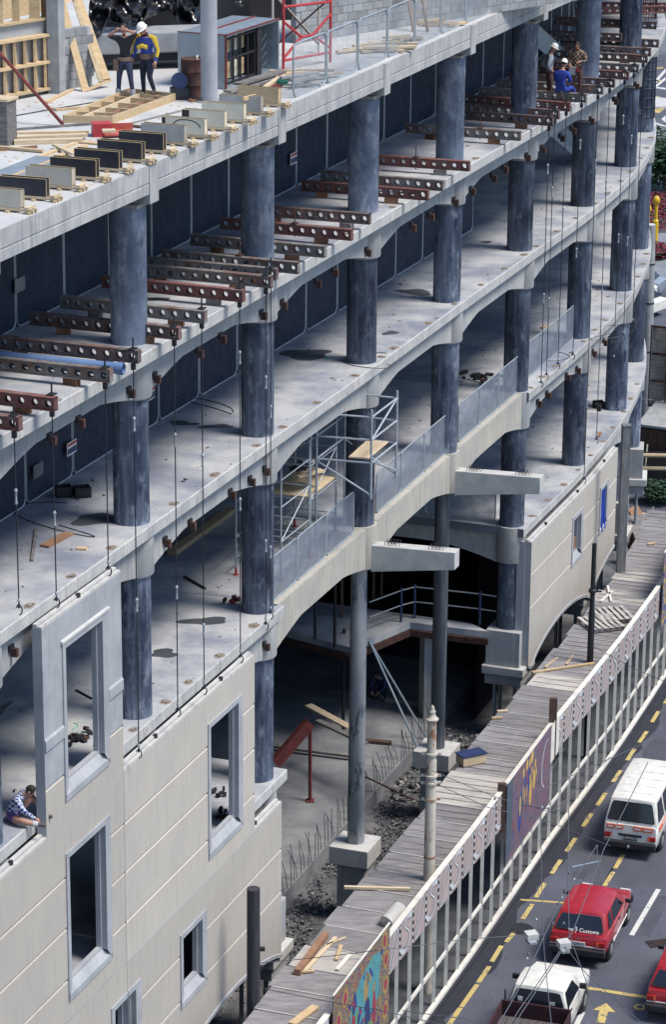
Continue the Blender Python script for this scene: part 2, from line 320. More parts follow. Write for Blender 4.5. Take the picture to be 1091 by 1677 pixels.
#@@SETTING
# ================================================================== GROUND, ROAD, FOOTPATH
b = MB(); b.quad((-600, -60, 0), (900, -60, 0), (900, 1600, 0), (-600, 1600, 0)); struct(b, 'road', MT['asphalt'])
HP = [(-3.4, 49.2), (-1.1, 55.7), (1.3, 62.4), (3.2, 67.55), (4.2, 70.25), (6.13, 75.85), (8.77, 82.81), (9.86, 86.0), (11.33, 90.16), (12.55, 94.2), (13.5, 98.4)]
HPd = []; _s = 0
for i in range(len(HP)-1):
    a = Vector(HP[i]); c = Vector(HP[i+1]); l = (c-a).length; HPd.append((_s, _s+l, a, c)); _s += l
HLEN = _s
def hp(t):
    for s0, s1, a, c in HPd:
        if t <= s1 or s1 == HLEN: return a.lerp(c, (t-s0)/(s1-s0))
def hn(t):
    d = (hp(t+.3)-hp(t-.3)).normalized(); return Vector((d.y, -d.x))
def HT(t, o, z): p = hp(t)+hn(t)*o; return Vector((p.x, p.y, z))
def hang_(t): n = hn(t); return math.atan2(n.y, n.x)
def h_t(p): return min((i*.05 for i in range(int(HLEN/.05))), key=lambda q: (hp(q)-Vector((p[0], p[1]))).length)
# building plot: rubble and dirt between the concrete frame and the boarded walkway
def strip(f0, f1, n, z, name, m, t0, t1, **k):
    b = MB(); vs = []; fs = []
    for i in range(n+1):
        t = t0+(t1-t0)*i/n; a = f0(t); c = f1(t); vs += [(a.x, a.y, z), (c.x, c.y, z)]
    for i in range(n): fs.append((2*i, 2*i+1, 2*i+3, 2*i+2))
    b.add(vs, fs); return struct(b, name, m, **k)
b = MB(); vs = []; fs = []; N = 60; W = 34
for i in range(N+1):
    t = 2+(HLEN+6-2)*i/N
    for j in range(W+1):
        q = HT(min(t, HLEN), -2.3-j*.6, 0)
        if t > HLEN: q += Vector((.4, 1, 0))*(t-HLEN)
        vs.append((q.x, q.y, .03+.22*abs(sin(i*1.7+j*.9)*sin(j*2.1+i*.37))*(1 if j > 0 else 0)))
for i in range(N):
    for j in range(W): a = i*(W+1)+j; fs.append((a, a+W+1, a+W+2, a+1))
b.add(vs, fs); struct(b, 'dirt_ground', MT['dirt'], smooth=True)
strip(lambda t: HT(t, -2.32, 0), lambda t: HT(t, -.04, 0), 60, .12, 'footpath', MT['pathdark'], 0, HLEN)
b = MB()
for i in range(60):
    t0, t1 = i*HLEN/60, (i+1)*HLEN/60
    b.add([HT(t, o, z) for t in (t0, t1) for o, z in ((-.05, 0), (-.05, .115), (.20, .115), (.22, 0))], [(0, 1, 5, 4), (1, 2, 6, 5), (2, 3, 7, 6)])
struct(b, 'kerb', MT['asphaltdark'])
# darker strip along the kerb, ragged edge
b = MB(); vs = []; n = 160
for i in range(n+1):
    t = HLEN*i/n; r = .30+.07*sin(i*.9)+.10*sin(i*.23)+.10*random.random()+(.12 if (i//9) % 2 else 0)
    vs += [HT(t, .225, .004), HT(t, .225+r, .004)]
b.add(vs, [(2*i, 2*i+1, 2*i+3, 2*i+2) for i in range(n)]); struct(b, 'dark_kerb_strip', MT['asphaltdark'])
# painted markings
RD = (Vector((10.59, 86.47))-Vector((3.24, 65.76))).normalized(); RN = Vector((RD.y, -RD.x))
def mark(pts, m, z=.008, name='road_marking', lab=None):
    b = MB(); b.add([(p[0], p[1], z) for p in pts], [tuple(range(len(pts)))]); return struct(b, name, m)
def rect(c, d, l, wd): n = Vector((d.y, -d.x)); return [c-d*l/2-n*wd/2, c+d*l/2-n*wd/2, c+d*l/2+n*wd/2, c-d*l/2+n*wd/2]
dash = [(1074, 1174), (1054, 1207), (1034, 1236), (1011, 1271.6), (986, 1309), (963, 1343), (936, 1383.6), (911.7, 1419.6), (885.8, 1458), (864.7, 1493), (839.9, 1530.8), (814, 1562), (793, 1596), (769, 1631), (745, 1665)]
for i, (u, v) in enumerate(dash):
    p = on_z(u, v, 0).xy; q = on_z(*dash[min(i+1, 14)], 0).xy; d = (p-q).normalized() if i < 14 else RD
    mark(rect(p, d, 1.0 if i != 13 else 1.35, .13), MT['yellow'])
p0 = on_z(1074, 1174, 0).xy
for k in range(1, 14): mark(rect(p0+(RD*1.0+Vector((.05, 0))*k*.25).normalized()*1.72*k, RD, .9, .13), MT['yellow'])
for u, v in [(1015, 1411), (998, 1439.5)]: mark(rect(on_z(u, v, 0).xy, RD, 1.0, .13), MT['yellow'])
def pxmark(pts, m): mark([on_z(u, v, 0).xy for u, v in pts], m)
a, c = on_z(1079.3, 1456.6, 0).xy, on_z(1035, 1532, 0).xy; mark(rect((a+c)/2, (a-c).normalized(), (a-c).length, .14), MT['whitepaint'])
a, c = on_z(955, 1658, 0).xy, on_z(938, 1692, 0).xy; mark(rect((a+c)/2, (a-c).normalized(), (a-c).length, .14), MT['whitepaint'])
def line(pa, pb, wd, m): a, c = on_z(*pa, 0).xy, on_z(*pb, 0).xy; mark(rect((a+c)/2, (c-a).normalized(), (c-a).length, wd), m)
line((852.7, 1473.7), (928, 1479), .1, MT['yellow']); line((960, 1618), (1062, 1634), .16, MT['yellow'])
ar = [(-.11, -.55), (.11, -.55), (.11, .1), (.3, .1), (0, .55), (-.3, .1), (-.11, .1)]; ac = on_z(989, 1659, 0).xy; ad_ = Vector((.22, .975))
mark([ac+Vector((ad_.y, -ad_.x))*x+ad_*y for x, y in ar], MT['yellow'], name='road_marking_arrow')
oc = on_z(1049, 1649.6, 0); b = MB(); vs = [(oc.x+r*cos(a*pi/8), oc.y+r*1.1*sin(a*pi/8), .008) for a in range(16) for r in (.08, .16)]
b.add(vs, [(2*i, 2*i+1, (2*i+3) % 32, (2*i+2) % 32) for i in range(16)]); struct(b, 'road_marking_ring', MT['yellow'])
for i, (u, v, w_, l_) in enumerate([(1040, 1300, .5, 2.2), (985, 1440, .30, 2.5), (1072, 1500, .4, 2.6), (1075, 1235, .8, 3.0), (955, 1425, .4, 1.2)]):
    c = on_z(u, v, .004).xy; rk = random.Random(i); pts = rect(c, RD, l_, w_); P = []
    for q in range(4):
        for k in range(5): p = pts[q].lerp(pts[(q+1) % 4], k/5); P.append(p+Vector((rk.uniform(-.05, .05), rk.uniform(-.08, .08))))
    mark(P, MT['tarpatch'], z=.004, name='road_patch')
# drain grate and manhole cover in the road
g = on_z(1079, 1545, 0); t = thing('drain_grate', 'rusty rectangular drain grate in the road beside the white line', 'drain', g, .3)
b = MB(); b.box((0, 0, .006), (.62, .42, .012)); build(b, 'frame', MT['wire'], t, True)
b = MB(); [b.box((-.26+.075*k, 0, .02), (.03, .36, .012)) for k in range(8)]; build(b, 'grating_bars', MT['rust'], t, True)
g = on_z(852.7, 1521, 0); t = thing('manhole_cover', 'round manhole cover beside the dashed yellow line', 'manhole cover', g)
b = MB(); b.lathe((0, 0, 0), [(.36, 0), (.36, .012), (.30, .012), (.30, .006), (0.01, .006)], 24); build(b, 'cover_ring', MT['asphaltdark'], t, True)
b = MB(); b.lathe((0, 0, 0), [(.28, .008), (.28, .018), (.01, .018)], 24); build(b, 'lid', MT['wire'], t, True)
# far street: white chevrons, dashed circle, islands, beyond the building's bend
for pts in ([(1073, 132), (1091, 112), (1091, 118), (1073, 139)], [(1073, 141), (1091, 126), (1091, 131), (1076, 143)], [(1072, 142), (1091, 144), (1091, 147), (1072, 144)], [(1070, 199), (1091, 206), (1091, 209), (1070, 201)]): pxmark(pts, MT['whitepaint'])
pxmark([(1084, 195), (1091, 189), (1091, 201)], MT['whitepaint']); pxmark([(1073, 111), (1087, 110), (1087, 112), (1073, 113)], MT['yellow']); pxmark([(1073, 131), (1084, 131), (1084, 133), (1073, 133)], MT['yellow'])
for u, v in [(1073.5, 160), (1080, 164), (1084, 171), (1082, 177), (1076, 182)]:
    c = on_z(u, v, 0); mark([(c.x-.35, c.y-.3), (c.x+.1, c.y-.9), (c.x+.45, c.y+.3), (c.x-.1, c.y+.9)], MT['yellow'])
c = on_z(1066, 170, 0); b = MB(); b.lathe((c.x, c.y, 0), [(2.1, 0), (2.1, .15), (.01, .18)], 24); struct(b, 'traffic_island', MT['coping'])

# ================================================================== CONCRETE FRAME OF THE OFFICE BUILDING
B = thing('concrete_frame_building', 'unfinished curved concrete building frame with round blue grey columns and open floors', 'building', (0, 60, 0))
DEP = -14.0
def slab(z, th, outer, m_top, m_edge, name, s0=-3, s1=10.5, step=.1, inner=lambda s: DEP):
    b = MB(); n = max(1, round((s1-s0)/step)); S = [s0+(s1-s0)*i/n for i in range(n+1)]
    T = [FP(s, outer(s), z) for s in S]; I = [FP(s, inner(s), z) for s in S]; ch = .02
    Tc = [FP(s, outer(s)-ch, z) for s in S]; Td = [FP(s, outer(s), z-ch) for s in S]
    vs = Tc+I; k = n+1
    b.add(vs, [(i, i+1, k+i+1, k+i) for i in range(n)])
    b.cm = 1
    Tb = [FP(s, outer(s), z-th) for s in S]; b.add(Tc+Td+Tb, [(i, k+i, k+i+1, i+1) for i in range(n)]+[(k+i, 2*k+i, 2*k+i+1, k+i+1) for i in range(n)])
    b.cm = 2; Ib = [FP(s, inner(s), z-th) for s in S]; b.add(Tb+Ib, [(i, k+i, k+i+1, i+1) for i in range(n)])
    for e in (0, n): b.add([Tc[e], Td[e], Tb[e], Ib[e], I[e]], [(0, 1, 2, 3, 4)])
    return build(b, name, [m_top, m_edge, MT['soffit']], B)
def sstep(x): x = max(0, min(1, x)); return x*x*(3-2*x)
slab(L4, .40, lambda s: .56, MT['deck'], MT['fascia'], 'roof_deck_slab')
slab(L3, .27, lambda s: .68, MT['floor'], MT['edge'], 'floor_slab')
slab(L2, .27, lambda s: .50, MT['floor'], MT['edge'], 'floor_slab')
slab(L1, .27, lambda s: .50, MT['floor'], MT['edge'], 'floor_slab', -3, 2.07)
slab(L1, .27, lambda s: -.28, MT['floor'], MT['edge'], 'floor_slab', 2.072, 4.97)
slab(L1, .27, lambda s: .50, MT['floor'], MT['edge'], 'floor_slab', 4.972, 10.5)
slab(L0, .27, lambda s: .50, MT['floor'], MT['edge'], 'floor_slab', -3, 2.1)
slab(L0, .27, lambda s: .50, MT['floor'], MT['edge'], 'floor_slab', 4.95, 10.5)
slab(L0, .27, lambda s: DEP+6.5, MT['floor'], MT['edge'], 'floor_slab', 2.102, 4.948)
# roof level edge beam (fascia) with square column blocks
for k in range(-2, 9):
    b = MB(); n = 10; S = [k+.032+(1-.064)*i/n for i in range(n+1)]; prof = [(.60, L4-.004), (.60, L4-.36), (.57, L4-.38), (.60, L4-.40), (.60, L4-.60), (.02, L4-.60), (.02, L4-.43)]
    P = [[FP(s, o, z) for o, z in prof] for s in S]; m = len(prof)
    b.add([q for r in P for q in r], [(i*m+j, (i+1)*m+j, (i+1)*m+j+1, i*m+j+1) for i in range(n) for j in range(m-1)]); build(b, 'edge_beam', MT['fascia'], B)
for k in range(-1, 9):
    b = MB(); a = ang(k); b.box(FP(k, .16, L4-.41), (.92, .45, .81), a); build(b, 'column_head_block', MT['fascia'], B, bevel=.015)
    b = MB(); b.box(FP(k, -.1, L4-.86), (1.0, .8, .07), a); build(b, 'bearing_pad', MT['beamold'], B)
# arched edge beams and the collars round the columns
def beam(k, z, ztop, m, of=.30):
    b = MB(); n = 26; vs = []
    for i in range(n+1):
        f = .058+(1-.116)*i/n; g = min(f, 1-f); d = .79+.33*max(0, 1-max(0, g-.055)/.24)**1.15; s = k+f
        vs += [FP(s, of, ztop), FP(s, of, z-d), FP(s, -.28, z-d), FP(s, -.28, ztop)]
    fs = [(4*i+j, 4*i+4+j, 4*i+4+(j+1) % 4, 4*i+(j+1) % 4) for i in range(n) for j in range(4)]+[(0, 1, 2, 3), (4*n+3, 4*n+2, 4*n+1, 4*n)]
    b.add(vs, fs); return build(b, 'edge_beam', m, B, smooth=True)
def collar(k, z, ztop, m):
    b = MB(); p = FP(k, 0, 0); b.lathe(p, [(.47, ztop), (.47, z-1.13), (.455, z-1.165), (.36, z-1.165)], 40); build(b, 'column_collar', m, B, smooth=True)
for z, out in ((L3, 1), (L2, 1)):
    for k in range(-2, 10): beam(k, z, z-.272, MT['beam'])
    for k in range(-1, 10): collar(k, z, z-.272, MT['beam'])
for k in range(-2, 10):
    lo = k in (2, 3, 4)
    beam(k, L1, L1+.0 if lo else L1-.272, MT['beamold'] if lo else MT['beam'], .33 if lo else .30)
    if k not in (2, 3, 4): beam(k, L0, L0-.272, MT['beam'])
for k in range(-1, 10):
    collar(k, L1, L1+.012 if k in (3, 4, 5) else L1-.272, MT['beamold'] if k in (3, 4) else MT['beam'])
    if k not in (3, 4): collar(k, L0, L0+.012 if k == 5 else L0-.272, MT['beam'])
# returns of the lowest floor into the building at the second and fifth columns
for k, sg in ((5, -1), (2, 1)):
    b = MB(); n = 14; vs = []
    for i in range(n+1):
        o = -.40-7*i/n; g = 7*i/n; d = .80+.45*max(0, 1-g/2.2)**1.5
        s = k; vs += [FP(s-.02, o, L0+.002), FP(s-.02, o, L0-d), FP(s+.05, o, L0-d), FP(s+.05, o, L0+.002)]
    b.add(vs, [(4*i+j, 4*i+4+j, 4*i+4+(j+1) % 4, 4*i+(j+1) % 4) for i in range(n) for j in range(4)]+[(0, 1, 2, 3)]); build(b, 'return_beam', MT['beam'], B)
    b = MB(); b.bar(FP(k-.035, -.42, L0-.13), FP(k-.035, -7, L0-.13), .2, .28); build(b, 'floor_edge_strip', MT['edge'], B)
# round columns, one for each storey
def column(k, z0, z1, m, r=.39, r1=None):
    b = MB(); p = FP(k, 0, 0); r1 = r1 or r; zz = [z0, z0+.9, z0+.905, z0+2.2, z0+2.205, z1] if z1-z0 > 2.6 else [z0, z1]
    b.lathe(p, [(r+(r1-r)*(z-z0)/(z1-z0)-(.0035 if i % 2 and i < len(zz)-1 else 0), z) for i, z in enumerate(zz)], 44); return build(b, 'round_column', m, B, smooth=True)
for k in range(-1, 10):
    column(k, L3, L4-.82 if k < 8 else L3+.2, MT['colpale'] if k in (1, 2, 3, 4, 6) else MT['column'])
    column(k, L2, L3-1.16, MT['column'])
    column(k, L1, L2-1.16, MT['column'])
    if k not in (3, 4): column(k, L0, L1-1.16, MT['column'])
column(5, 3.77, L0-1.16, MT['column']); column(2, 3.77, L0-1.16, MT['column'])
for k in (1, 6, 7, 8, 9): column(k, 3.77, L0-1.16, MT['column'])
c3 = column(3, 2.38, L1-1.16, MT['colslim'], .235, .215); c3['label'] = 'slender pale column standing on a concrete footing'
c4 = column(4, 2.38, L1-1.16, mat('board_marked_column', (.17, .18, .20), (.07, .08, .10), scale=2, bump=.5, stretch=(6, 6, .5), streak=.5), .215, .215)
# column with its own reinforcement cage at the bend
b = MB(); p = FP(8, 0, 0)
for i in range(14): a = i*pi/7; b.tube([p+Vector((.41*cos(a), .41*sin(a), L2+.5)), p+Vector((.41*cos(a), .41*sin(a), L3-.3))], .012, 5)
for j in range(9): z = L2+.6+j*.34; b.tube([p+Vector((.425*cos(q*pi/10), .425*sin(q*pi/10), z)) for q in range(21)], .012, 5)
build(b, 'rebar_cage', MT['wire'], B)
b = MB()
for i in range(16): a = i*pi/8; b.tube([p+Vector((.33*cos(a), .33*sin(a), L3)), p+Vector((.33*cos(a), .33*sin(a), L3+4.6))], .018, 5)
for j in range(15): z = L3+.3+j*.3; b.tube([p+Vector((.35*cos(q*pi/10), .35*sin(q*pi/10), z)) for q in range(21)], .014, 5)
build(b, 'rebar_cage', MT['rust'], B)
# footings
def footing(k, top, full=True):
    a = ang(k)
    if full:
        b = MB(); b.box(FP(k, -.02, (top+2.60)/2), (1.12, 1.12, top-2.60), a); build(b, 'footing_block', MT['beam'], B, bevel=.02)
        b = MB(); b.box(FP(k, .02, 2.46), (1.38, 1.36, .28), a); build(b, 'footing_cap', MT['coping'], B, bevel=.03)
        b = MB(); b.box(FP(k, .02, 2.14), (1.2, 1.2, .34), a); build(b, 'footing_base', MT['beam'], B, bevel=.02)
        for dx in (-.32, .34):
            for dy in (-.3, .3): b = MB(); b.tube([FP(k+dy/7.1, dx, 1.98), FP(k+dy/7.1, dx, 0)], .06, 10); build(b, 'steel_pile', MT['galv'], B)
    else:
        b = MB(); b.box(FP(k, -.02, top-.26), (1.12, 1.12, .52), a); build(b, 'footing_cap', MT['coping'], B, bevel=.02)
        b = MB(); b.box(FP(k, 0, (top-.52)/2), (.8, .8, top-.52), a); build(b, 'footing_pedestal', MT['beam'], B, bevel=.02)
for k in (1, 2, 5, 6, 7, 8): footing(k, 3.77)
for k in (3, 4): footing(k, 2.38, False)
# cantilevered brackets that reach over the walkway
for k, ln in ((3, 2.72), (4, 2.95)):
    b = MB(); a = nrm(k); t = Vector((-a.y, a.x)); vs = []
    for o, z0, z1 in ((.40, 10.28, 11.02), (ln, 10.62, 11.10)):
        for h in (-.20, .20):
            q = cl(k)+a*o+t*h; vs += [(q.x, q.y, z0), (q.x, q.y, z1)]
    b.add(vs, [(0, 1, 3, 2), (4, 6, 7, 5), (0, 4, 5, 1), (2, 3, 7, 6), (1, 5, 7, 3), (0, 2, 6, 4)])
    o = build(b, 'cantilever_bracket', MT['coping'], B, bevel=.02); o['label'] = 'pale tapered concrete bracket with wire loops on top'
    for oo in (.75, ln-.75):
        b = MB()
        for j in range(4):
            for h in (-.1, .1):
                q = cl(k)+a*(oo+j*.09)+t*h; zt = 11.02+.08*(oo/ln); b.tube([(q.x, q.y, zt-.04), (q.x, q.y, zt+.10), (q.x+a.x*.09, q.y+a.y*.09, zt+.13), (q.x+a.x*.15, q.y+a.y*.15, zt-.02)], .009, 4)
        build(b, 'starter_loops', MT['wire'], o)
# interior: rear core wall, mezzanine, ground slab
b = MB(); S = [-3+i*.25 for i in range(55)]
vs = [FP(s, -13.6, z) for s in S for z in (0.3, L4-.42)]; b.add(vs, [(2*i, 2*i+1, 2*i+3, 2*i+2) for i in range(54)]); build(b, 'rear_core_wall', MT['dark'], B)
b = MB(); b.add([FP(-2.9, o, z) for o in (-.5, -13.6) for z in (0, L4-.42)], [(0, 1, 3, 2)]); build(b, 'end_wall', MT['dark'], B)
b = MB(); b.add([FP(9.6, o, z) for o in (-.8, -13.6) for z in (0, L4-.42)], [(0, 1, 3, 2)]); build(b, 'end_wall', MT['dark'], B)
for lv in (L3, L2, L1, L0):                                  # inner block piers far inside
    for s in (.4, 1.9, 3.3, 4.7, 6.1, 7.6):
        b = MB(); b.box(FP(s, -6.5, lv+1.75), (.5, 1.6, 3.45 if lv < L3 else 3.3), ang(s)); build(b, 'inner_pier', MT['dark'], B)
# dark walls added behind the lowest facade bays so their windows stay black
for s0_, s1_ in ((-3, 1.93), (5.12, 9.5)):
    n = int((s1_-s0_)/.2); S = [s0_+(s1_-s0_)*i/n for i in range(n+1)]; b = MB(); b.add([FP(s, -1.3, z) for s in S for z in (.1, L0-.28)], [(2*i, 2*i+1, 2*i+3, 2*i+2) for i in range(n)]); build(b, 'added_dark_wall', MT['dark'], B)
b = MB(); n = 30; S = [-3+i*.2 for i in range(int(5.2/.2))]
b = MB(); poly = [(2.06, -2.05), (3, -2.05), (4, -2.05), (4.95, -2.05), (5.6, -2.05), (5.6, -12), (2.06, -12)]
vt = [FP(s, o, .5) for s, o in poly]; vb = [FP(s, o, 0) for s, o in poly]; n = len(poly)
b.add(vt+vb, [tuple(range(n))]+[(i, i+n, (i+1) % n+n, (i+1) % n) for i in range(n)]); build(b, 'ground_slab', MT['path'], B)
# mezzanine with blue posted rail
mz = [on_z(u, v, 3.75) for u, v in [(380, 1005), (469, 1033), (574, 1060), (604, 1048), (672, 1019), (760, 1030), (800, 1034)]]
b = MB(); back = [FP(5.0, -9, 3.75), FP(3.2, -9.5, 3.75)]; pl = mz+[FP(4.98, -1.2, 3.75)]+back
b.prism(pl, (0, 0, -.22)); build(b, 'mezzanine_slab', MT['floor'], B)
for i in range(6):
    b = MB(); b.bar(mz[i]+Vector((0, -.03, -.34)), mz[i+1]+Vector((0, -.03, -.34)), .1, .2); build(b, 'mezzanine_edge_steel', MT['rust'], B)
# notched bearing plates cast into the slab edges
def plate(s, o, z):
    b = MB(); a = ang(s); n = nrm(s)
    rk = random.Random(int(s*100)); b.cm = 1; c0 = FP(s, o-.15, z+.005); w0, w1 = rk.uniform(.12, .20), rk.uniform(.09, .15); Rm = Matrix.Rotation(a, 3, 'Z')
    b.add([c0+Rm @ Vector((w1*cos(q*.57)*rk.uniform(.8, 1.2), w0*sin(q*.57)*rk.uniform(.8, 1.2), 0)) for q in range(11)], [tuple(range(11))]); b.cm = 0; b.box(c0+Vector((0, 0, .006)), (.10, .12, .012), a); b.cm = 1; vs = []
    c = FP(s, o-.16, z+.012)
    for i in range(12): q = i*pi/6; r = (.05+.04*random.random()); vs.append(c+Vector((r*cos(q), r*sin(q)*.9, .004*random.random())))
    vs.append(c+Vector((0, 0, .035))); b.add(vs, [(i, (i+1) % 12, 12) for i in range(12)]); return build(b, 'cast_in_plate', [MT['rust'], MT['grout']], B)
for z, o, ss in ((L3, .68, [.35, .9, 1.15, 1.62, 2.1, 2.62, 3.1, 3.6, 4.1, 4.6]), (L2, .50, [.22, .48, .75, 1.2, 1.52, 1.87, 2.1, 2.42, 2.8, 3.08, 3.22, 3.62, 3.95, 4.3, 4.62, 4.9, 5.08, 5.4, 5.7, 6.05, 6.3, 6.6, 6.85, 7.2, 7.5, 7.8]),
                 (L1, .50, [-.1, .55, .88, 1.12, 1.3, 1.55, 1.85, 2.0, 5.05, 5.25, 5.45, 5.7, 5.92, 6.15, 6.35, 6.7, 7, 7.3, 7.6, 7.85]), (L0, .5, [5.15, 5.4, 5.65, 5.9, 6.15, 6.4, 6.65, 6.95, 7.2, 7.5])):
    for s in ss: plate(s, o, z)
# rusty stepped brackets bolted below the edge beams
def bracket(u, v, of=.30):
    s, z = face_px(u, v, of); b = MB(); a = ang(s); R = Matrix.Rotation(a, 3, 'Z')
    c = FP(s, of+.002, z)
    k = .9 if s < 3.5 else 1.0
    b.cm = 1; b.box(c+R @ Vector((.02*k, -.03, .06)), (.08*k, .20*k, .15*k), a); b.cm = 0; b.box(c+R @ Vector((.10*k, .0, -.03)), (.13*k, .11*k, .19*k), a)
    return build(b, 'rusty_bracket', [MT['rust'], MT['ink']], B)
for u, v in [(210, 642), (127, 690), (80, 718), (252, 618), (323, 577), (360, 553), (427, 515), (461, 498), (517, 463), (545, 445), (599, 412), (673, 371), (702, 354), (742, 330), (770, 312), (805, 290), (824, 276), (861, 257), (886, 244), (917, 225), (936, 213), (966, 197), (1005, 165), (1040, 140),
             (432, 770), (408, 787), (376, 808), (310, 858), (269, 887), (432, 1057), (17, 1065), (944, 606), (927, 617), (895, 646), (880, 660), (970, 578), (988, 560), (977, 667)]:
    bracket(u, v)
print('frame done')

# ================================================================== PRECAST FACADE PANELS
OF = .75
def arch(s): f = s-math.floor(s); return 2.33+.80*max(0, sin(pi*f))**.62
def precast(name_lab, s0, s1, z0, z1, joints, wins, group=None, zb=None, grey=None, copz=True, endl=True, ledge=None):
    """one storey-high precast panel. wins: outer frame (s0,s1,z0,z1) with opening inset"""
    root = thing('facade_panel', name_lab, 'wall panel', FP((s0+s1)/2, OF, z0), 0, group)
    sb = sorted(set([s0, s1]+[x for w_ in wins for x in w_[:2]])); S = []
    for a, c in zip(sb[:-1], sb[1:]): n = max(1, round((c-a)/.07)); S += [a+(c-a)*i/n for i in range(n)]
    S.append(sb[-1]); g = .016
    zs = [z0]; J = sorted(joints)
    lv = sorted(set([round(z, 4) for z in [z0, z1]+[x for w_ in wins for x in w_[2:4]]]+[round(j+d, 4) for j in J for d in (-g-.02, -g, g, g+.02)]))
    def dep(z):
        for j in J:
            if abs(z-j) <= g+1e-3: return OF-.03
        return OF
    b = MB()
    for i in range(len(S)-1):
        a, c = S[i], S[i+1]; mid = (a+c)/2
        for j in range(len(lv)-1):
            za, zc = lv[j], lv[j+1]; mz_ = (za+zc)/2
            if any(w_[0] < mid < w_[1] and w_[2] < mz_ < w_[3] for w_ in wins): continue
            az, cz = za, za; ta, tc_ = zc, zc
            if zb:
                az, cz = max(za, zb(a)), max(za, zb(c)); ta, tc_ = max(zc, zb(a)), max(zc, zb(c))
                if ta-az < 1e-4 and tc_-cz < 1e-4: continue
            b.cm = 1 if (grey and mz_ > grey) else 0
            b.quad(FP(a, dep(za), az), FP(c, dep(za), cz), FP(c, dep(zc), tc_), FP(a, dep(zc), ta))
            b.cm = 2; b.quad(FP(a, OF-.21, az), FP(c, OF-.21, cz), FP(c, OF-.21, tc_), FP(a, OF-.21, ta))
        b.cm = 2; zbt = (lambda q: zb(q)) if zb else (lambda q: z0)
        b.quad(FP(a, OF, zbt(a)), FP(c, OF, zbt(c)), FP(c, OF-.21, zbt(c)), FP(a, OF-.21, zbt(a)))
        b.quad(FP(a, OF, z1), FP(c, OF, z1), FP(c, OF-.21, z1), FP(a, OF-.21, z1))
    for e in (s0, s1):
        zz = zb(e) if zb else z0; b.quad(FP(e, OF, zz), FP(e, OF, z1), FP(e, OF-.21, z1), FP(e, OF-.21, zz))
    build(b, 'panel_body', [MT['precast'], MT['surround'], MT['surround']], root, fixn=False)
    for w_ in wins:
        a, c, za, zc = w_[:4]; ia, ic, iza, izc = w_[4:8]; b = MB(); pr = OF+.03
        def fr(p1, p2, p3, p4, o): b.quad(*[FP(s, o, z) for s, z in (p1, p2, p3, p4)])
        O = [(a, za), (c, za), (c, zc), (a, zc)]; I = [(ia, iza), (ic, iza), (ic, izc), (ia, izc)]; K = [(ia+.004, iza+.05), (ic-.006, iza+.05), (ic-.006, izc-.03), (ia+.004, izc-.03)]
        for i in range(4):
            j = (i+1) % 4
            if i == 0:      # sloping sill
                za2 = za+.42*(iza-za); b.quad(FP(a, pr, za), FP(c, pr, za), FP(c, pr, za2), FP(a, pr, za2)); b.quad(FP(a, pr, za2), FP(c, pr, za2), FP(ic, OF-.10, iza), FP(ia, OF-.10, iza))
            else: fr(O[i], O[j], I[j], I[i], pr); b.quad(FP(I[i][0], pr, I[i][1]), FP(I[j][0], pr, I[j][1]), FP(I[j][0], OF-.10, I[j][1]), FP(I[i][0], OF-.10, I[i][1]))
            b.quad(FP(O[i][0], pr, O[i][1]), FP(O[j][0], pr, O[j][1]), FP(O[j][0], OF-.02, O[j][1]), FP(O[i][0], OF-.02, O[i][1]))
            b.quad(FP(I[i][0], OF-.10, I[i][1]), FP(I[j][0], OF-.10, I[j][1]), FP(K[j][0], OF-.10, K[j][1]), FP(K[i][0], OF-.10, K[i][1]))
            b.quad(FP(K[i][0], OF-.10, K[i][1]), FP(K[j][0], OF-.10, K[j][1]), FP(K[j][0], OF-.213, K[j][1]), FP(K[i][0], OF-.213, K[i][1]))
        build(b, 'window_surround', MT['surround'], root, fixn=False)
    if copz:
        b = MB(); n = max(2, round((s1-s0)/.07))
        for prof in ([(OF-.005, z1-.001), (OF-.005, z1+.045), (OF-.085, z1+.045), (OF-.085, z1-.001)], [(OF-.10, z1-.001), (OF-.10, z1+.09), (OF-.19, z1+.09), (OF-.19, z1-.001)]):
            vs = [FP(s0+(s1-s0)*i/n, o, z) for i in range(n+1) for o, z in prof]
            b.add(vs, [(4*i+j, 4*i+4+j, 4*i+5+j, 4*i+1+j) for i in range(n) for j in range(3)]+[(0, 1, 2, 3), (4*n+3, 4*n+2, 4*n+1, 4*n)])
        build(b, 'top_rib', MT['coping'], root)
        for q in range(max(1, round((s1-s0)*2))):
            s = s0+(s1-s0)*(q+.5)/max(1, round((s1-s0)*2)); b = MB(); p = FP(s, OF-.09, z1+.09); b.tube([p+Vector((0, 0, -.05)), p+Vector((0, 0, .04))], .05, 8); build(b, 'lifting_socket', MT['wire'], root)
    if zb:
        b = MB(); n = max(4, round((s1-s0)/.05)); vs = []
        for i in range(n+1):
            s = s0+(s1-s0)*i/n; z = zb(s); vs += [FP(s, OF+.025, z-.02), FP(s, OF+.025, z+.07), FP(s, OF-.01, z+.09), FP(s, OF-.36, z-.02)]
        b.add(vs, [(4*i+j, 4*i+4+j, 4*i+4+(j+1) % 4, 4*i+(j+1) % 4) for i in range(n) for j in range(4)]+[(0, 1, 2, 3), (4*n+3, 4*n+2, 4*n+1, 4*n)]); build(b, 'arched_soffit_rim', MT['surround'], root)
    return root
def W(a, c, za, zc, da=.018, dc=.036, bz=.33, tz=.125): return (a, c, za, zc, a+da, c-dc, za+bz, zc-tz)
P1 = precast('tall upper facade panel with grey top half and one open window, standing alone', .176, .69, 11.16, 15.60, [12.19], [W(.296, .59, 11.61, 15.0)], grey=13.20)
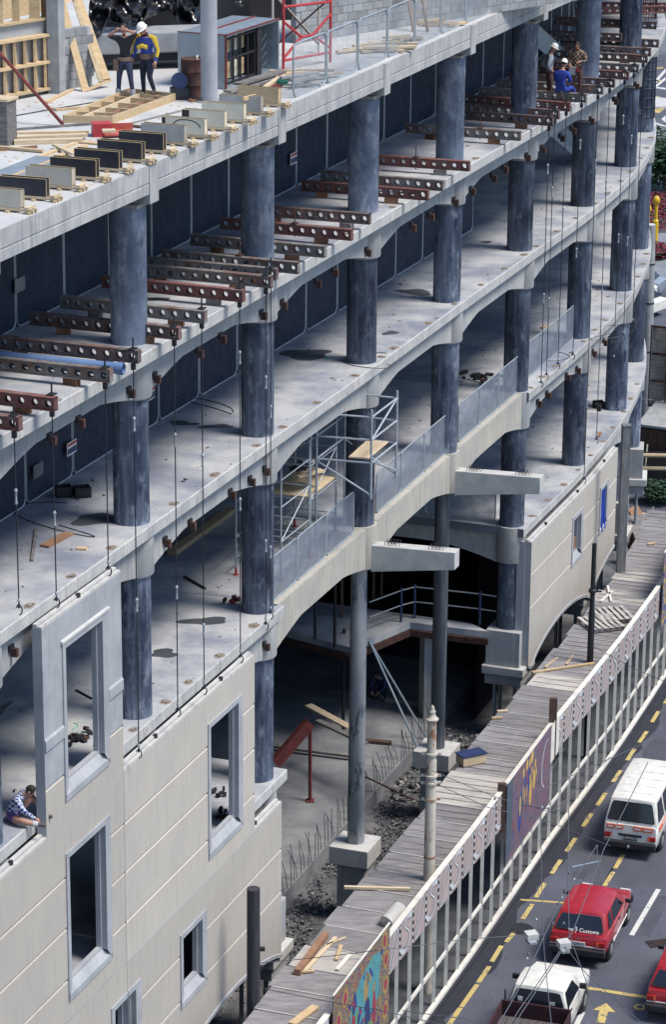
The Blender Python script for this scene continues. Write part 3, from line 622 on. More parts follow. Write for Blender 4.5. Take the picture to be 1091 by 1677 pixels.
for sa, sc2 in ((.176, .296), (.59, .69)):
    b = MB(); pr = [(OF-.02, 13.02), (OF+.035, 13.02), (OF+.035, 13.24), (OF-.01, 13.30)]
    vs = [FP(s, o, z) for s in (sa+.001, sc2-.001) for o, z in pr]; b.add(vs, [(0, 4, 5, 1), (1, 5, 6, 2), (2, 6, 7, 3), (0, 1, 2, 3), (4, 7, 6, 5)])
    build(b, 'string_course', MT['surround'], P1)
b = MB(); b.quad(FP(.296, OF+.033, 15.02), FP(.59, OF+.033, 15.02), FP(.59, OF-.01, 15.07), FP(.296, OF-.01, 15.07)); b.prism([FP(.29, OF-.01, 15.0), FP(.29, OF+.05, 15.0), FP(.29, OF+.05, 15.05), FP(.29, OF-.01, 15.08)], FP(.6, OF, 0)-FP(.29, OF, 0)); build(b, 'lintel_drip', MT['coping'], P1)
J1 = [9.95, 8.82, 7.65]; J2 = [5.48, 4.345]
precast('cream facade panel at the left picture edge with the largest open window', -1.2, .689, 6.72, 11.15, J1, [W(-.72, -.42, 7.15, 10.48), W(.29, .585, 7.15, 10.48)])
precast('big cream facade panel with a tall window near its right end', .691, 1.715, 6.72, 11.15, J1, [W(1.32, 1.604, 7.15, 10.5)])
precast('bottom cream facade panel cut by the lower left picture edge', -1.2, .689, 2.45, 6.70, J2, [W(-.5, -.3, 4.15, 6.0), W(.572, .688, 4.15, 6.0, .022, .001)], zb=arch, copz=False)
precast('bottom cream facade panel with two small windows and an arched lower edge', .691, 1.96, 2.45, 6.70, J2, [W(.692, .785, 4.15, 6.0, .001, .04), W(1.088, 1.296, 4.15, 6.0)], zb=arch, copz=True)
precast('long cream facade panel with two small windows above twin arches', 4.962, 6.505, 2.45, 6.70, [5.66, 4.55], [W(5.617, 5.8, 4.38, 6.12), W(6.13, 6.3, 4.38, 6.06)], zb=arch)
b = MB(); b.add([FP(s, OF-.12, z) for s, z in ((6.152, 4.45), (6.25, 4.45), (6.25, 6.0), (6.152, 6.0))], [(0, 1, 2, 3)])
for i in range(4): b.tube([FP(6.16+.03*i, OF-.06, 5.95-.02*i), FP(6.165+.028*i, OF-.05, 5.2), FP(6.15+.03*i, OF-.03+.05*(i % 2), 4.40)], .05, 6)
tag(build(b, 'blue_tarpaulin', MT['blue']), 'blue plastic sheet hung in the right window of the long panel', 'tarpaulin')
b = MB(); b.bar(FP(5.63, OF-.13, 4.95), FP(5.745, OF-.13, 4.95), .03, .5); tag(build(b, 'window_board', MT['orangewood']), 'pinkish board closing the foot of the left window in the long panel', 'board')
b = MB()
b.prism([FP(4.958, OF-.46, 2.6), FP(4.958, OF-.212, 2.6), FP(4.958, OF-.212, 6.72), FP(4.958, OF-.46, 6.72)], FP(4.972, OF, 0)-FP(4.958, OF, 0)); o = build(b, 'jamb_flange', MT['surround'], B)
#@@P3
# ================================================================== BOARDED WALKWAY, HOARDING, MURALS
ZT = 3.85; ZD = 3.32
DK = thing('walkway_canopy', 'weathered plywood roof over the footpath beside the white street hoarding', 'canopy', HT(16, -1.2, 0))
rr = random.Random(5)
n = int(HLEN/1.17)
for i in range(n):
    t0 = i*1.17; wl = 1.96+rr.uniform(-.05, .07)+(.08 if i % 5 == 0 else 0); a = HT(t0+.02, -.06, ZD); a2 = HT(t0+1.15, -.06, ZD); c = HT(t0+.02, -wl, ZD+rr.uniform(-.01, .02)); c2 = HT(t0+1.15, -wl, ZD+rr.uniform(-.01, .02))
    b = MB(); b.prism([a, a2, c2, c], (0, 0, -.022))
    hang = hang_(t0)
    pale = i in (11, 12, 20, 21, 28, 35, 36, 37)
    build(b, 'roof_sheet', MT['plydeckpale'] if pale and i not in (12, 36) else MT['plydeck'], DK)
    b = MB(); p = HT(t0, -.1, ZD+.012); q = HT(t0, -wl+.1, ZD+.012); b.bar(p, q, .035, .024); build(b, 'cover_strip', MT['seam'], DK)
    if t0 > 17:                                  # far end: separate planks show as closer lines
        for k in (.38, .76):
            b = MB(); p = HT(t0+k, -.1, ZD+.004); q = HT(t0+k, -wl+.1, ZD+.004); b.bar(p, q, .02, .02); build(b, 'plank_joint', MT['timberold'], DK)
for i in range(int(HLEN/2.2)):
    t = .5+i*2.2
    for o in (-1.85,): b = MB(); b.bar(HT(t, o, .1), HT(t, o, ZD-.14), .09, .09); build(b, 'inner_post', MT['timberold'], DK)
for i in range(int(HLEN/4)):
    for o in (-1.85, -.15):
        b = MB(); b.bar(HT(i*4, o, ZD-.09), HT(min(HLEN, i*4+4), o, ZD-.09), .05, .12); build(b, 'edge_joist', MT['timberold'], DK)
b = MB(); S = [HLEN*i/40 for i in range(41)]; vs = [HT(t, -1.92, z) for t in S for z in (.1, ZD-.16)]; b.add(vs, [(2*i, 2*i+1, 2*i+3, 2*i+2) for i in range(40)]); build(b, 'inner_wall', MT['dark'], DK)  # walkway wall coloured near-black for the shade behind the posts
HO = thing('street_hoarding', 'white painted timber hoarding with a painted film strip along its top', 'hoarding', HT(16, 0, 0))
t_first = h_t(on_z(629, 1538, ZT))
NT = int((HLEN-t_first)/1.0); t0s = [t_first+k for k in range(-9, NT)]
for i, t in enumerate(t0s):
    b = MB(); b.bar(HT(t, .02, .12), HT(t, .02, ZD+.3), .07, .095); build(b, 'post', MT['white'], HO)
    if i == len(t0s)-1: break
    b = MB(); b.bar(HT(t+.04, .015, 1.18), HT(t+.96, .015, 1.18), .05, .10); build(b, 'middle_rail', MT['white'], HO)
for i in range(0, len(t0s)-1, 4):
    t = t0s[i]; e = min(t+3.995, t0s[-1]); b = MB(); b.bar(HT(t, .07, .17), HT(e, .07, .17), .12, .11); build(b, 'sill', MT['white'], HO, bevel=.01)
    b = MB(); b.bar(HT(t, .03, ZT-.02), HT(e, .03, ZT-.02), .14, .05); build(b, 'top_rail', MT['white'], HO)
    b = MB(); b.bar(HT(t, -.03, ZT-.10), HT(e, -.03, ZT-.10), .03, .12); build(b, 'cap_board', MT['white'], HO)
def bez(pts, n=10):
    out = []
    for i in range(len(pts)-1):
        p0 = Vector(pts[max(i-1, 0)]); p1 = Vector(pts[i]); p2 = Vector(pts[i+1]); p3 = Vector(pts[min(i+2, len(pts)-1)])
        for k in range(n): f = k/n; out.append(.5*((2*p1)+(p2-p0)*f+(2*p0-5*p1+4*p2-p3)*f*f+(3*p1-p0-3*p2+p3)*f**3))
    out.append(Vector(pts[-1])); return out
def ribbon(b, pts, wd, fn):          # flat raised ribbon on the banner; pts in (0..1, 0..1) board space
    P = bez([(x, z) for x, z in pts]); vs = []
    for i, p in enumerate(P):
        d = (P[min(i+1, len(P)-1)]-P[max(i-1, 0)]); d = d.normalized() if d.length > 0 else Vector((1, 0)); q = Vector((-d.y, d.x)); wq = wd(i/len(P)) if callable(wd) else wd
        vs += [fn(*(p+q*wq/2)), fn(*(p-q*wq/2))]
    b.add(vs, [(2*i, 2*i+1, 2*i+3, 2*i+2) for i in range(len(P)-1)])
WAVE = [(.0, .30), (.10, .16), (.35, .10), (.62, .16), (.80, .32), (.72, .52), (.40, .72), (.28, .86), (.50, .93), (.78, .92), (1.0, .90)]
LOOP = [(.14, .04), (.26, .06), (.66, .46), (.90, .76), (.90, .95), (.70, .97), (.50, .86), (.40, .66), (.22, .30), (.12, .12), (.14, .04)]
for i, t in enumerate(t0s[:-1]):
    zb0, zt0 = ZT-1.10, ZT-.06
    b = MB(); P = [HT(t+.005, .045, zb0), HT(t+.995, .045, zb0), HT(t+.995, .045, zt0), HT(t+.005, .045, zt0)]; nn = hn(t+.5)
    b.prism(P, Vector((nn.x, nn.y, 0))*.018); bp_ = build(b, 'banner_board', MT['pink'], HO)
    fn = lambda x, z, t=t, o=.067: HT(t+.18+.81*x, o, zb0+.02+1.0*z)
    fo = lambda x, z, t=t: HT(t+.18+.81*x, .066, zb0+.02+1.0*z)
    b = MB(); kind = i % 2
    if kind: ribbon(b, LOOP, .10, fo); b.cm = 1; ribbon(b, LOOP, .055, lambda x, z, t=t: HT(t+.18+.81*x, .070, zb0+.02+1.0*z))
    else:
        wq = lambda f: .065+.15*(f < .25)*(1-f/.25)+.15*(f > .8)*(f-.8)/.2
        ribbon(b, WAVE, lambda f: wq(f)+.04, fo); b.cm = 1; ribbon(b, WAVE, wq, lambda x, z, t=t: HT(t+.18+.81*x, .070, zb0+.02+1.0*z))
    build(b, 'painted_ribbon', [MT['outline'], MT['ribbon']], bp_, fixn=False)
    b = MB(); b.quad(HT(t+.005, .066, zb0), HT(t+.17, .066, zb0), HT(t+.17, .066, zt0), HT(t+.005, .066, zt0)); b.cm = 1
    for k in range(5):
        z = zb0+.10+k*.205; b.add([HT(t+.088+.042*cos(q*pi/4), .069, z+.06*sin(q*pi/4)) for q in range(8)], [tuple(range(8))])
    build(b, 'film_border', [MT['ink'], MT['whitedot']], bp_, fixn=False)
# murals
def muralbox(name, lab, ta, tb, za, zb_, m, o=.16):
    r = thing('mural_board', lab, 'mural', HT((ta+tb)/2, o, za)); b = MB(); nn = hn((ta+tb)/2)
    b.prism([HT(ta, o, za), HT(tb, o, za), HT(tb, o, zb_), HT(ta, o, zb_)], Vector((nn.x, nn.y, 0))*.02); build(b, 'board', m, r)
    b = MB(); b.bar(HT(ta, o+.01, zb_+.012), HT(tb, o+.01, zb_+.012), .045, .025); build(b, 'top_edge', MT['white'], r)
    return r
def paintmat(name, pal, scale, dist, stretch=(1, 1, 1)):
    m = bpy.data.materials.new(name); m.use_nodes = True; n = m.node_tree.nodes; l = m.node_tree.links; b = n['Principled BSDF']; b.inputs['Roughness'].default_value = .6
    tc = n.new('ShaderNodeTexCoord'); mp = n.new('ShaderNodeMapping'); mp.inputs['Scale'].default_value = stretch; l.new(tc.outputs['Object'], mp.inputs[0])
    no = n.new('ShaderNodeTexNoise'); no.inputs['Scale'].default_value = scale; no.inputs['Detail'].default_value = 2.5; no.inputs['Distortion'].default_value = dist; l.new(mp.outputs[0], no.inputs[0])
    cr = n.new('ShaderNodeValToRGB'); cr.color_ramp.interpolation = 'CONSTANT'; e = cr.color_ramp.elements
    while len(e) < len(pal): e.new(.5)
    for i, c in enumerate(pal): e[i].position = .30+.40*i/len(pal) if i else 0; e[i].color = (*c, 1)
    l.new(no.outputs[0], cr.inputs[0]); l.new(cr.outputs[0], b.inputs['Base Color']); return m
PAL1 = [(.03, .05, .22), (.50, .36, .05), (.03, .04, .14), (.08, .24, .30), (.52, .40, .07), (.35, .04, .07), (.06, .10, .33), (.48, .33, .06), (.02, .03, .1), (.2, .28, .1)]
PAL1 = [tuple(x*.75 for x in c) for c in PAL1]; MT['mural1'] = paintmat('swirling_paint', PAL1, 3.2, 2.8)
MT['mural2'] = paintmat('purple_brown_paint', [(.10, .085, .15), (.15, .10, .14), (.20, .105, .125), (.13, .09, .15), (.18, .12, .14), (.11, .10, .17)], 1.5, 1.2, (1, 1, 6))
MT['mural3'] = paintmat('blue_yellow_paint', [(.03, .05, .22), (.06, .10, .35), (.2, .08, .12), (.45, .34, .08), (.04, .08, .28), (.1, .2, .3)], 2.2, 2.2)
def paint(r, pts, m, ta, tb, za, zb_, name, o=.1815, lift=0):
    b = MB(); b.add([HT(ta+(tb-ta)*x, o+lift, za+(zb_-za)*z) for x, z in pts], [tuple(range(len(pts)))]); return build(b, name, m, r, fixn=False)
def ell(cx, cz, rx, rz, n=16, a=0): return [(cx+rx*cos(q*2*pi/n)*cos(a)-rz*sin(q*2*pi/n)*sin(a), cz+rx*cos(q*2*pi/n)*sin(a)+rz*sin(q*2*pi/n)*cos(a)) for q in range(n)]
def PC(nm, c):
    if nm not in MT: MT[nm] = plain(nm, c, .6)
    return MT[nm]
ta, tb = t_first-4.05, t_first-.02; za, zb_ = 1.6, 4.32
r1 = muralbox('m', 'colourful swirling mural of figures and arches nearest the camera on the hoarding', ta, tb, za, zb_, MT['mural1'])
A = (ta, tb, za, zb_)
paint(r1, [(.28, .35), (.40, .30), (.52, .42), (.66, .36), (.80, .42), (.83, .84), (.70, .90), (.45, .82), (.30, .62)], PC('turquoise_paint', (.09, .30, .34)), *A, 'painted_field')
for cx, cz, rx, rz, nm, c in [(.35, .40, .04, .20, 'crimson_paint', (.32, .04, .08)), (.47, .34, .045, .22, 'royal_blue_paint', (.035, .06, .26)), (.60, .32, .05, .24, 'navy_paint', (.03, .05, .16)), (.72, .36, .03, .18, 'crimson_paint', 0), (.56, .10, .20, .22, 'olive_green_paint', (.16, .27, .14)), (.30, .25, .05, .2, 'royal_blue_paint', 0), (.57, .66, .04, .13, 'ochre_paint', (.38, .26, .1))]:
    paint(r1, [(x, z) for x, z in ell(cx, cz, rx, rz)], PC(nm, c), *A, 'painted_figure', lift=.002)
rk = random.Random(21)
for k in range(46):
    cx, cz = rk.uniform(.24, .86), rk.uniform(.06, .84); nm = rk.choice(['crimson_paint', 'royal_blue_paint', 'navy_paint', 'olive_green_paint', 'ochre_paint', 'turquoise_paint']); paint(r1, ell(cx, cz, rk.uniform(.008, .022), rk.uniform(.02, .075), 10, rk.uniform(-.5, .5)), PC(nm, 0), *A, 'painted_figure', lift=.004+.00004*k)
for cx, cz in [(.08, .2), (.08, .45), (.09, .7), (.2, .84), (.93, .2), (.93, .45), (.93, .7), (.9, .9), (.56, .12)]:
    paint(r1, ell(cx, cz, .05, .09), PC('ochre_paint', 0), *A, 'painted_scroll', lift=.004); paint(r1, ell(cx, cz, .028, .055), PC('crimson_paint', 0), *A, 'painted_scroll', lift=.006)
ta, tb = h_t(on_z(803, 1300, 3.7))+.05, h_t(on_z(877, 1215, 3.4)); s_mid = .5*(ta+tb)
def zat(u, v, t): p = HT(t, .17, 0); return on_y(u, v, p.y).z
za, zb_ = zat(803, 1419, ta), zat(804, 1284, ta); A = (ta, tb, za, zb_)
r2 = muralbox('m', 'purple and blue mural with yellow figures in the middle of the hoarding', ta, tb, za, zb_, MT['mural2']); A = (ta, tb, za, zb_)
paint(r2, [(0, 0), (.13, .12), (.13, 1), (0, 1)], PC('slate_paint', (.075, .105, .14)), *A, 'painted_band')
paint(r2, [(.27, .18), (.32, .18), (.35, .5), (.44, .62), (.50, .50), (.53, .34), (.60, .36), (.64, .60), (.60, .90), (.50, .84), (.34, .72), (.26, .5)], PC('royal_blue_paint', 0), *A, 'painted_field')
for q, (cx, cz, rx, rz) in enumerate([(.30, .50, .018, .13), (.36, .62, .010, .10), (.36, .86, .02, .06), (.44, .90, .022, .07), (.50, .88, .014, .06), (.55, .92, .03, .08), (.53, .50, .028, .17), (.61, .60, .028, .13), (.56, .74, .014, .05), (.63, .78, .016, .06), (.52, .68, .014, .05), (.66, .66, .013, .05), (.40, .56, .008, .10), (.45, .58, .008, .08)]):
    paint(r2, ell(cx, cz, rx, rz, 12), PC('warm_yellow_paint', (.60, .40, .10)), *A, 'painted_figure', lift=.002)
for k in range(90):
    cx, cz = rk.uniform(.14, .98), rk.uniform(.08, .94); nm, cc = rk.choice([('dull_violet_paint', (.13, .09, .17)), ('dull_red_paint', (.20, .07, .08)), ('slate_paint', 0), ('dusk_blue_paint', (.07, .09, .2)), ('umber_paint', (.16, .11, .09))]); paint(r2, ell(cx, cz, rk.uniform(.006, .02), rk.uniform(.03, .10), 8, rk.uniform(-.6, .2)), PC(nm, cc), *A, 'painted_stroke', lift=.0004+.00001*k)
b = MB(); ribbon(b, [(.86, .30), (.80, .42), (.80, .66), (.86, .84), (.93, .86)], .012, lambda x, z: HT(ta+(tb-ta)*x, .1845, za+(zb_-za)*z)); build(b, 'painted_outline', MT['ribbon'], r2, fixn=False)
for t, h in ((ta-.10, 1.0), (tb+.55, .6)):
    b = MB(); b.bar(HT(t, .05, ZT-1.2), HT(t, .05, zb_+.05 if t < tb else ZT+.75), .14, .22); build(b, 'support_post', MT['brownwood'], HO)
b = MB(); b.prism([HT(tb+.05, .13, ZT-1.15), HT(tb+.95, .13, ZT-1.05), HT(tb+.95, .13, ZT+.05), HT(tb+.60, .13, ZT+.12), HT(tb+.05, .13, ZT-.1)], Vector((.01, -.004, 0))); tag(build(b, 'blank_board', MT['white']), 'plain white board beside the purple mural on the hoarding', 'board')
ta = h_t(on_z(1068, 960, 3.8)); muralbox('m', 'dark blue patterned mural at the far right end of the hoarding', ta, ta+5.5, 2.35, 5.0, MT['mural3'])
# street name sign at the foot of the hoarding
sg = thing('street_sign', 'small white street sign reading SWITCH at the foot of the hoarding', 'sign', on_y(667, 1668, 66.2)); c = sg.location
b = MB(); b.box(c, (.72, .03, .17), .25); build(b, 'sign_plate', MT['whitedot'], sg)
def text(s, size, loc, rot, m, parent, name='lettering', ext=.002):
    cu = bpy.data.curves.new(name, 'FONT'); cu.body = s; cu.size = size; cu.extrude = ext; cu.align_x = 'CENTER'; cu.align_y = 'CENTER'
    o = bpy.data.objects.new(name, cu); COL.objects.link(o); dg = bpy.context.evaluated_depsgraph_get(); me = bpy.data.meshes.new_from_object(o.evaluated_get(dg)); bpy.data.objects.remove(o)
    o = bpy.data.objects.new(name, me); COL.objects.link(o); me.materials.clear(); me.materials.append(m); o.matrix_world = Matrix.Translation(loc) @ rot
    if parent: o.parent = parent; o.matrix_parent_inverse = Matrix.Translation(-Vector(parent.location))
    return o
text('SWITCH', .15, c+Vector((.005, -.022, 0)), Matrix.Rotation(.25, 4, 'Z') @ Matrix.Rotation(pi/2, 4, 'X'), MT['ink'], sg)
# loose things lying on the walkway roof
def plank(pa, pb, wd, th, m, z, lab, name='loose_plank', cat='plank', grp=None):
    a, c = on_z(*pa, z+th/2), on_z(*pb, z+th/2); b = MB(); b.bar(a, c, wd, th); o = build(b, name, m, bevel=0); return tag(o, lab, cat, grp)
zd = ZD+.026
for pa, pb, wd, th, m, lab in [((534, 1530), (487, 1592), .16, .14, MT['orangewood'], 'reddish squared timber on the walkway roof near the tall dark pole'),
    ((550, 1535), (499, 1590), .10, .04, MT['timberpale'], 'pale batten beside the reddish timber on the walkway roof'), ((480, 1592), (515, 1590), .08, .04, MT['timber'], 'short batten across the foot of the reddish timber'),
    ((532, 1549), (566, 1535), .05, .04, MT['timberpale'], 'thin pale stick behind the nearest mural'), ((551, 1572), (559, 1548), .09, .04, MT['timber'], 'short brown board behind the nearest mural'), ((552, 1588), (574, 1562), .10, .03, MT['white'], 'short white board behind the nearest mural'),
    ((517, 1648), (478, 1677), .20, .05, MT['timber'], 'pale plank end at the bottom edge on the walkway roof'), ((564, 1453), (672, 1456), .09, .07, MT['timberpale'], 'long white stained pole lying across the walkway roof by the second footing'),
    ((872, 1101), (974, 1086), .10, .05, MT['timber'], 'long batten laid across the walkway roof by the black pole'), ((893, 1093), (914, 1077), .07, .04, MT['timberpale'], 'short pale batten left of the black pole'), ((928, 1088), (939, 1074), .07, .04, MT['timberpale'], 'small pale stick beside the black pole'),
    ((815, 1165), (832, 1164), .10, .05, MT['timberpale'], 'small offcut at the building edge of the walkway roof'), ((806, 1176), (823, 1175), .10, .05, MT['timber'], 'second small offcut just below the other by the piles'), ((1062, 891), (1073, 889), .10, .04, MT['timber'], 'tiny yellow offcut near the far end of the walkway roof'),
    ((996, 960), (1002, 985), .07, .06, MT['white'], 'white prop standing over the pallets'), ((985, 985), (1004, 968), .08, .06, MT['white'], 'white rail propped beside the pallets')]:
    plank(pa, pb, wd, th, m, zd, lab)
bx = thing('tool_box', 'dark blue box standing on the walkway roof behind the purple mural', 'box', on_z(772, 1248, zd)); c = bx.location
b = MB(); b.box((0, 0, .13), (.75, .42, .26)); build(b, 'body', MT['timberpale'], bx, True); b = MB(); b.box((0, 0, .28), (.8, .46, .04)); build(b, 'lid', MT['bluepaint'], bx, True); bx.rotation_euler = (0, 0, .5)
bk = thing('paint_pail', 'dented pale metal pail lying on the walkway roof behind the film strip', 'pail', on_z(645, 1500, zd+.16)); bk.rotation_euler = (0, 1.3, .9)
b = MB(); b.lathe((0, 0, -.3), [(.02, 0), (.2, 0), (.24, .6), (.21, .6), (.18, .04)], 20, cap=False); build(b, 'bucket', MT['coping'], bk, True, smooth=True); b = MB(); b.tube([(.24*cos(q*pi/8), .24*sin(q*pi/8), .3) for q in range(17)], .012, 5); build(b, 'rim', MT['galv'], bk, True)
def pallet(loc, rz, lab, first=None):
    if first: return dup(first, loc, rz, lab)
    r = thing('pallet', lab, 'pallet', loc, rz, 'pallets on the walkway roof')
    for k in range(6): b = MB(); b.box((-.5+k*.2, 0, .12), (.12, 1.25, .02)); build(b, 'slat', MT['plydeckpale'], r, True)
    for k in (-.55, 0, .55): b = MB(); b.box((0, k, .055), (1.12, .09, .10)); build(b, 'bearer', MT['timberold'], r, True)
    return r
pa = pallet(on_z(985, 1024, zd), .35, 'slatted pale pallet at the left by the black pole'); pallet(on_z(1004, 1010, zd+.02), .25, 'slatted pale pallet at the right overlapping the other', pa)
# rubble in the plot below
rk = random.Random(3)
b = MB()
for i in range(5200):
    s = rk.uniform(2.0, 4.9); o = rk.uniform(-1.9, 1.5); c = FP(s, o, .12); r = rk.uniform(.018, .055)*(2.6 if s > 4.1 and rk.random() < .25 else 1)
    R = Matrix.Rotation(rk.random()*6, 3, 'Z') @ Matrix.Rotation(rk.random()*6, 3, 'X'); b.box(c+Vector((0, 0, r*.3)), (r*2, r*1.3, r), R=R)
tag(build(b, 'rubble', MT['stone'], fixn=False), 'broken stone rubble in the trench between building and walkway', 'rubble', kind='stuff')
b = MB()
for i in range(900):
    s = rk.uniform(2.0, 4.95); o = rk.uniform(-1.9, 1.5); c = FP(s, o, .16); r = rk.uniform(.012, .04)*(2.4 if s > 4 and rk.random() < .4 else 1); R = Matrix.Rotation(rk.random()*6, 3, 'Z') @ Matrix.Rotation(rk.random()*6, 3, 'X'); b.box(c+Vector((0, 0, r*.5)), (r*2, r*1.4, r*.7), R=R)
tag(build(b, 'concrete_rubble', MT['palestone'], fixn=False), 'pale concrete fragments strewn over the dark trench rubble', 'rubble', kind='stuff')
for i in range(72):                                     # starter bars sticking up along the ground slab edge
    s = 2.12+i*.038; p = FP(s, -2.08, .25); h = .9+rk.random()*.4; dx, dy = rk.uniform(-.30, .02), rk.uniform(-.18, .12); b = MB(); b.tube([p, p+Vector((dx*.3, dy, h*.6)), p+Vector((dx, dy*1.5, h))], .010, 5); build(b, 'starter_bar', MT['wire'], B)
# poles
def at_pole(name, lab, p, z0, z1, r, m, cat='pole', prof=None, n=20):
    t = thing(name, lab, cat, (p.x, p.y, z0)); b = MB(); prof = prof or [(r, 0), (r*.93, z1-z0)]; b.lathe((0, 0, 0), prof, n); build(b, 'shaft', m, t, True, smooth=True); return t
p = on_y(415, 1455, 60.2); t = at_pole('timber_pole', 'thick dark wooden pole in front of the bottom facade panel', p, 0, p.z, .165, MT['darkpole'])
b = MB(); b.box((.1, 0, p.z-1.55), (.34, .1, .08)); b.box((.05, .02, p.z-2.05), (.34, .12, .10)); build(b, 'wire_bracket', MT['wire'], t, True)
q = on_z(703, 1440, ZD); zt_ = on_y(703, 1155, q.y).z
pr = [(.17, 0), (.165, .5), (.155, ZD), (.17, ZD+.02), (.15, ZD+.12), (.14, ZD+.5), (.135, zt_-1.5), (.12, zt_-1.45), (.115, zt_-.75), (.115, zt_-.42), (.16, zt_-.40), (.17, zt_-.36), (.12, zt_-.33), (.09, zt_-.28), (.075, zt_-.2), (.09, zt_-.17), (.05, zt_-.1), (.055, zt_-.06), (.02, zt_)]
t = at_pole('ornate_tram_pole', 'cream cast pole with rust bands and finial rising through the walkway roof', q, 0, zt_, .14, MT['cream'], 'pole', pr, 24)
for z, r in ((zt_-1.35, .16), (zt_-1.95, .17), (zt_-2.15, .17), (zt_-2.6, .155), (zt_-4.2, .15)):
    b = MB(); b.lathe((0, 0, z), [(r*.9, 0), (r, .01), (r, .06), (r*.9, .07)], 20); build(b, 'collar_band', MT['orangewood'] if z < zt_-4 else MT['cream'], t, True)
    if z > zt_-3: b = MB(); b.box((r+.04, 0, z+.04), (.1, .06, .06)); b.box((-r-.04, 0, z+.04), (.1, .06, .06)); build(b, 'wire_clamp', MT['cream'], t, True)
q = on_z(967, 1085, ZD); zt_ = on_y(967, 890, q.y).z; t = at_pole('black_pole', 'black tarred pole standing through the far part of the walkway roof', q, 0, zt_, .10, MT['ink'], 'pole', [(.10, 0), (.10, ZD+1.5), (.075, ZD+1.9), (.07, zt_)])
b = MB(); b.lathe((0, 0, ZD+2.3), [(.1, 0), (.13, .02), (.13, .1), (.1, .12)], 16); b.box((.15, -.05, ZD+2.36), (.25, .05, .05)); build(b, 'wire_collar', MT['wire'], t, True)
q = on_z(1017, 936, ZD); zt_ = on_y(1016, 697, q.y).z; t = thing('square_timber_post', 'tall square grey timber post beyond the long facade panel', 'post', (q.x, q.y, 0)); b = MB(); b.box((0, 0, zt_/2), (.27, .27, zt_), .15); build(b, 'shaft', MT['timbergrey'], t, True); b = MB(); b.box((0, 0, zt_+.02), (.30, .30, .04), .15); build(b, 'cap', MT['timbergrey'], t, True)
#@@P4
# ================================================================== STEEL BEAMS, BLOCKS AND HANGING RODS
def make_beam(L, m, lab, cat='steel beam'):
    r = thing('castellated_beam', lab, cat, (0, 0, 0), 0, 'perforated steel beams laid across the slab edge')
    H = .27; W_ = .17
    for z, nm in ((H-.012, 'top_flange'), (.012, 'bottom_flange')): b = MB(); b.box((L/2, 0, z), (L, W_, .024)); build(b, nm, m, r, True)
    pit = .27; nh = int(L/pit); b = MB(); rad = .068; zc = H/2
    for sy in (-.055, .055):                       # two webs with round holes
        for i in range(nh):
            x0 = i*L/nh; x1 = (i+1)*L/nh; xc = (x0+x1)/2; n = 12; V = []
            for k in range(n): a = 2*pi*k/n+pi/n; V.append((xc+rad*cos(a), sy, zc+rad*sin(a)))
            for k in range(n):
                a = 2*pi*k/n+pi/n; dx, dz = cos(a), sin(a); q = min((x1-x0)/2/abs(dx) if abs(dx) > 1e-6 else 9, (H/2-.024)/abs(dz) if abs(dz) > 1e-6 else 9); V.append((xc+dx*q, sy, zc+dz*q))
            b.add(V, [(k, (k+1) % n, n+(k+1) % n, n+k) for k in range(n)])
            cr = [(x1, sy, H-.024), (x0, sy, H-.024), (x0, sy, .024), (x1, sy, .024)]
            for j, c in enumerate(cr):      # corner fills
                ks = [k for k in range(n)]; k = min(ks, key=lambda k: (V[n+k][0]-c[0])**2+(V[n+k][2]-c[2])**2); k2 = min([k for k in ks if k != k and False] or [kk for kk in ks if kk != k], key=lambda kk: (V[n+kk][0]-c[0])**2+(V[n+kk][2]-c[2])**2)
                b.add([c, V[n+k], V[n+k2]], [(0, 1, 2)])
    build(b, 'perforated_web', m, r, True, fixn=False)
    b = MB(); b.box((L-.01, 0, H/2), (.02, W_, H)); build(b, 'end_plate', m, r, True)
    return r
BP = {'purlin': None, 'purlinred': None, 'purlingrey': None}
for k, nm in (('purlin', 'dark worn'), ('purlinred', 'red primed'), ('purlingrey', 'grey')): BP[k] = make_beam(3.45, MT[k], 'x')
used = set(); MT['packer'] = mat('brown_packer', (.27, .14, .08), (.16, .08, .05), scale=4, bump=.2, rand=.25)
ends = [(33, 682, 'purlinred', 0), (95, 648, 'purlinred', 0), (182, 604, 'purlingrey', 0), (228, 573, 'purlin', 0), (295, 535, 'purlin', 0), (340, 507, 'purlingrey', 0), (402, 473, 'purlinred', 0), (445, 452, 'purlingrey', 0), (453, 440, 'purlingrey', 0),
        (492, 428, 'purlingrey', 0), (535, 402, 'purlingrey', 0), (578, 375, 'purlinred', 0), (598, 350, 'purlin', 0), (708, 312, 'purlinred', 0), (735, 295, 'purlingrey', 0), (768, 265, 'purlinred', 0), (853, 215, 'purlingrey', 0),
        (910, 191, 'purlin', 0), (917, 180, 'purlin', 0), (936, 167, 'purlinred', 0), (961, 154, 'purlingrey', 0), (988, 141, 'purlingrey', 0), (1007, 130, 'purlin', 0), (1031.5, 116.8, 'purlinred', 0), (1046.7, 106, 'purlingrey', 0), (1062, 89.5, 'purlin', 0), (1067, 79, 'purlin', 0), (1078.6, 64, 'purlin', 0)]
BEAMS = []
for u, v, mk, _ in ends:
    s, o = floor_px(u, v, L3+.42); o = max(.95, min(1.35, o)); BEAMS.append((s, o, mk))
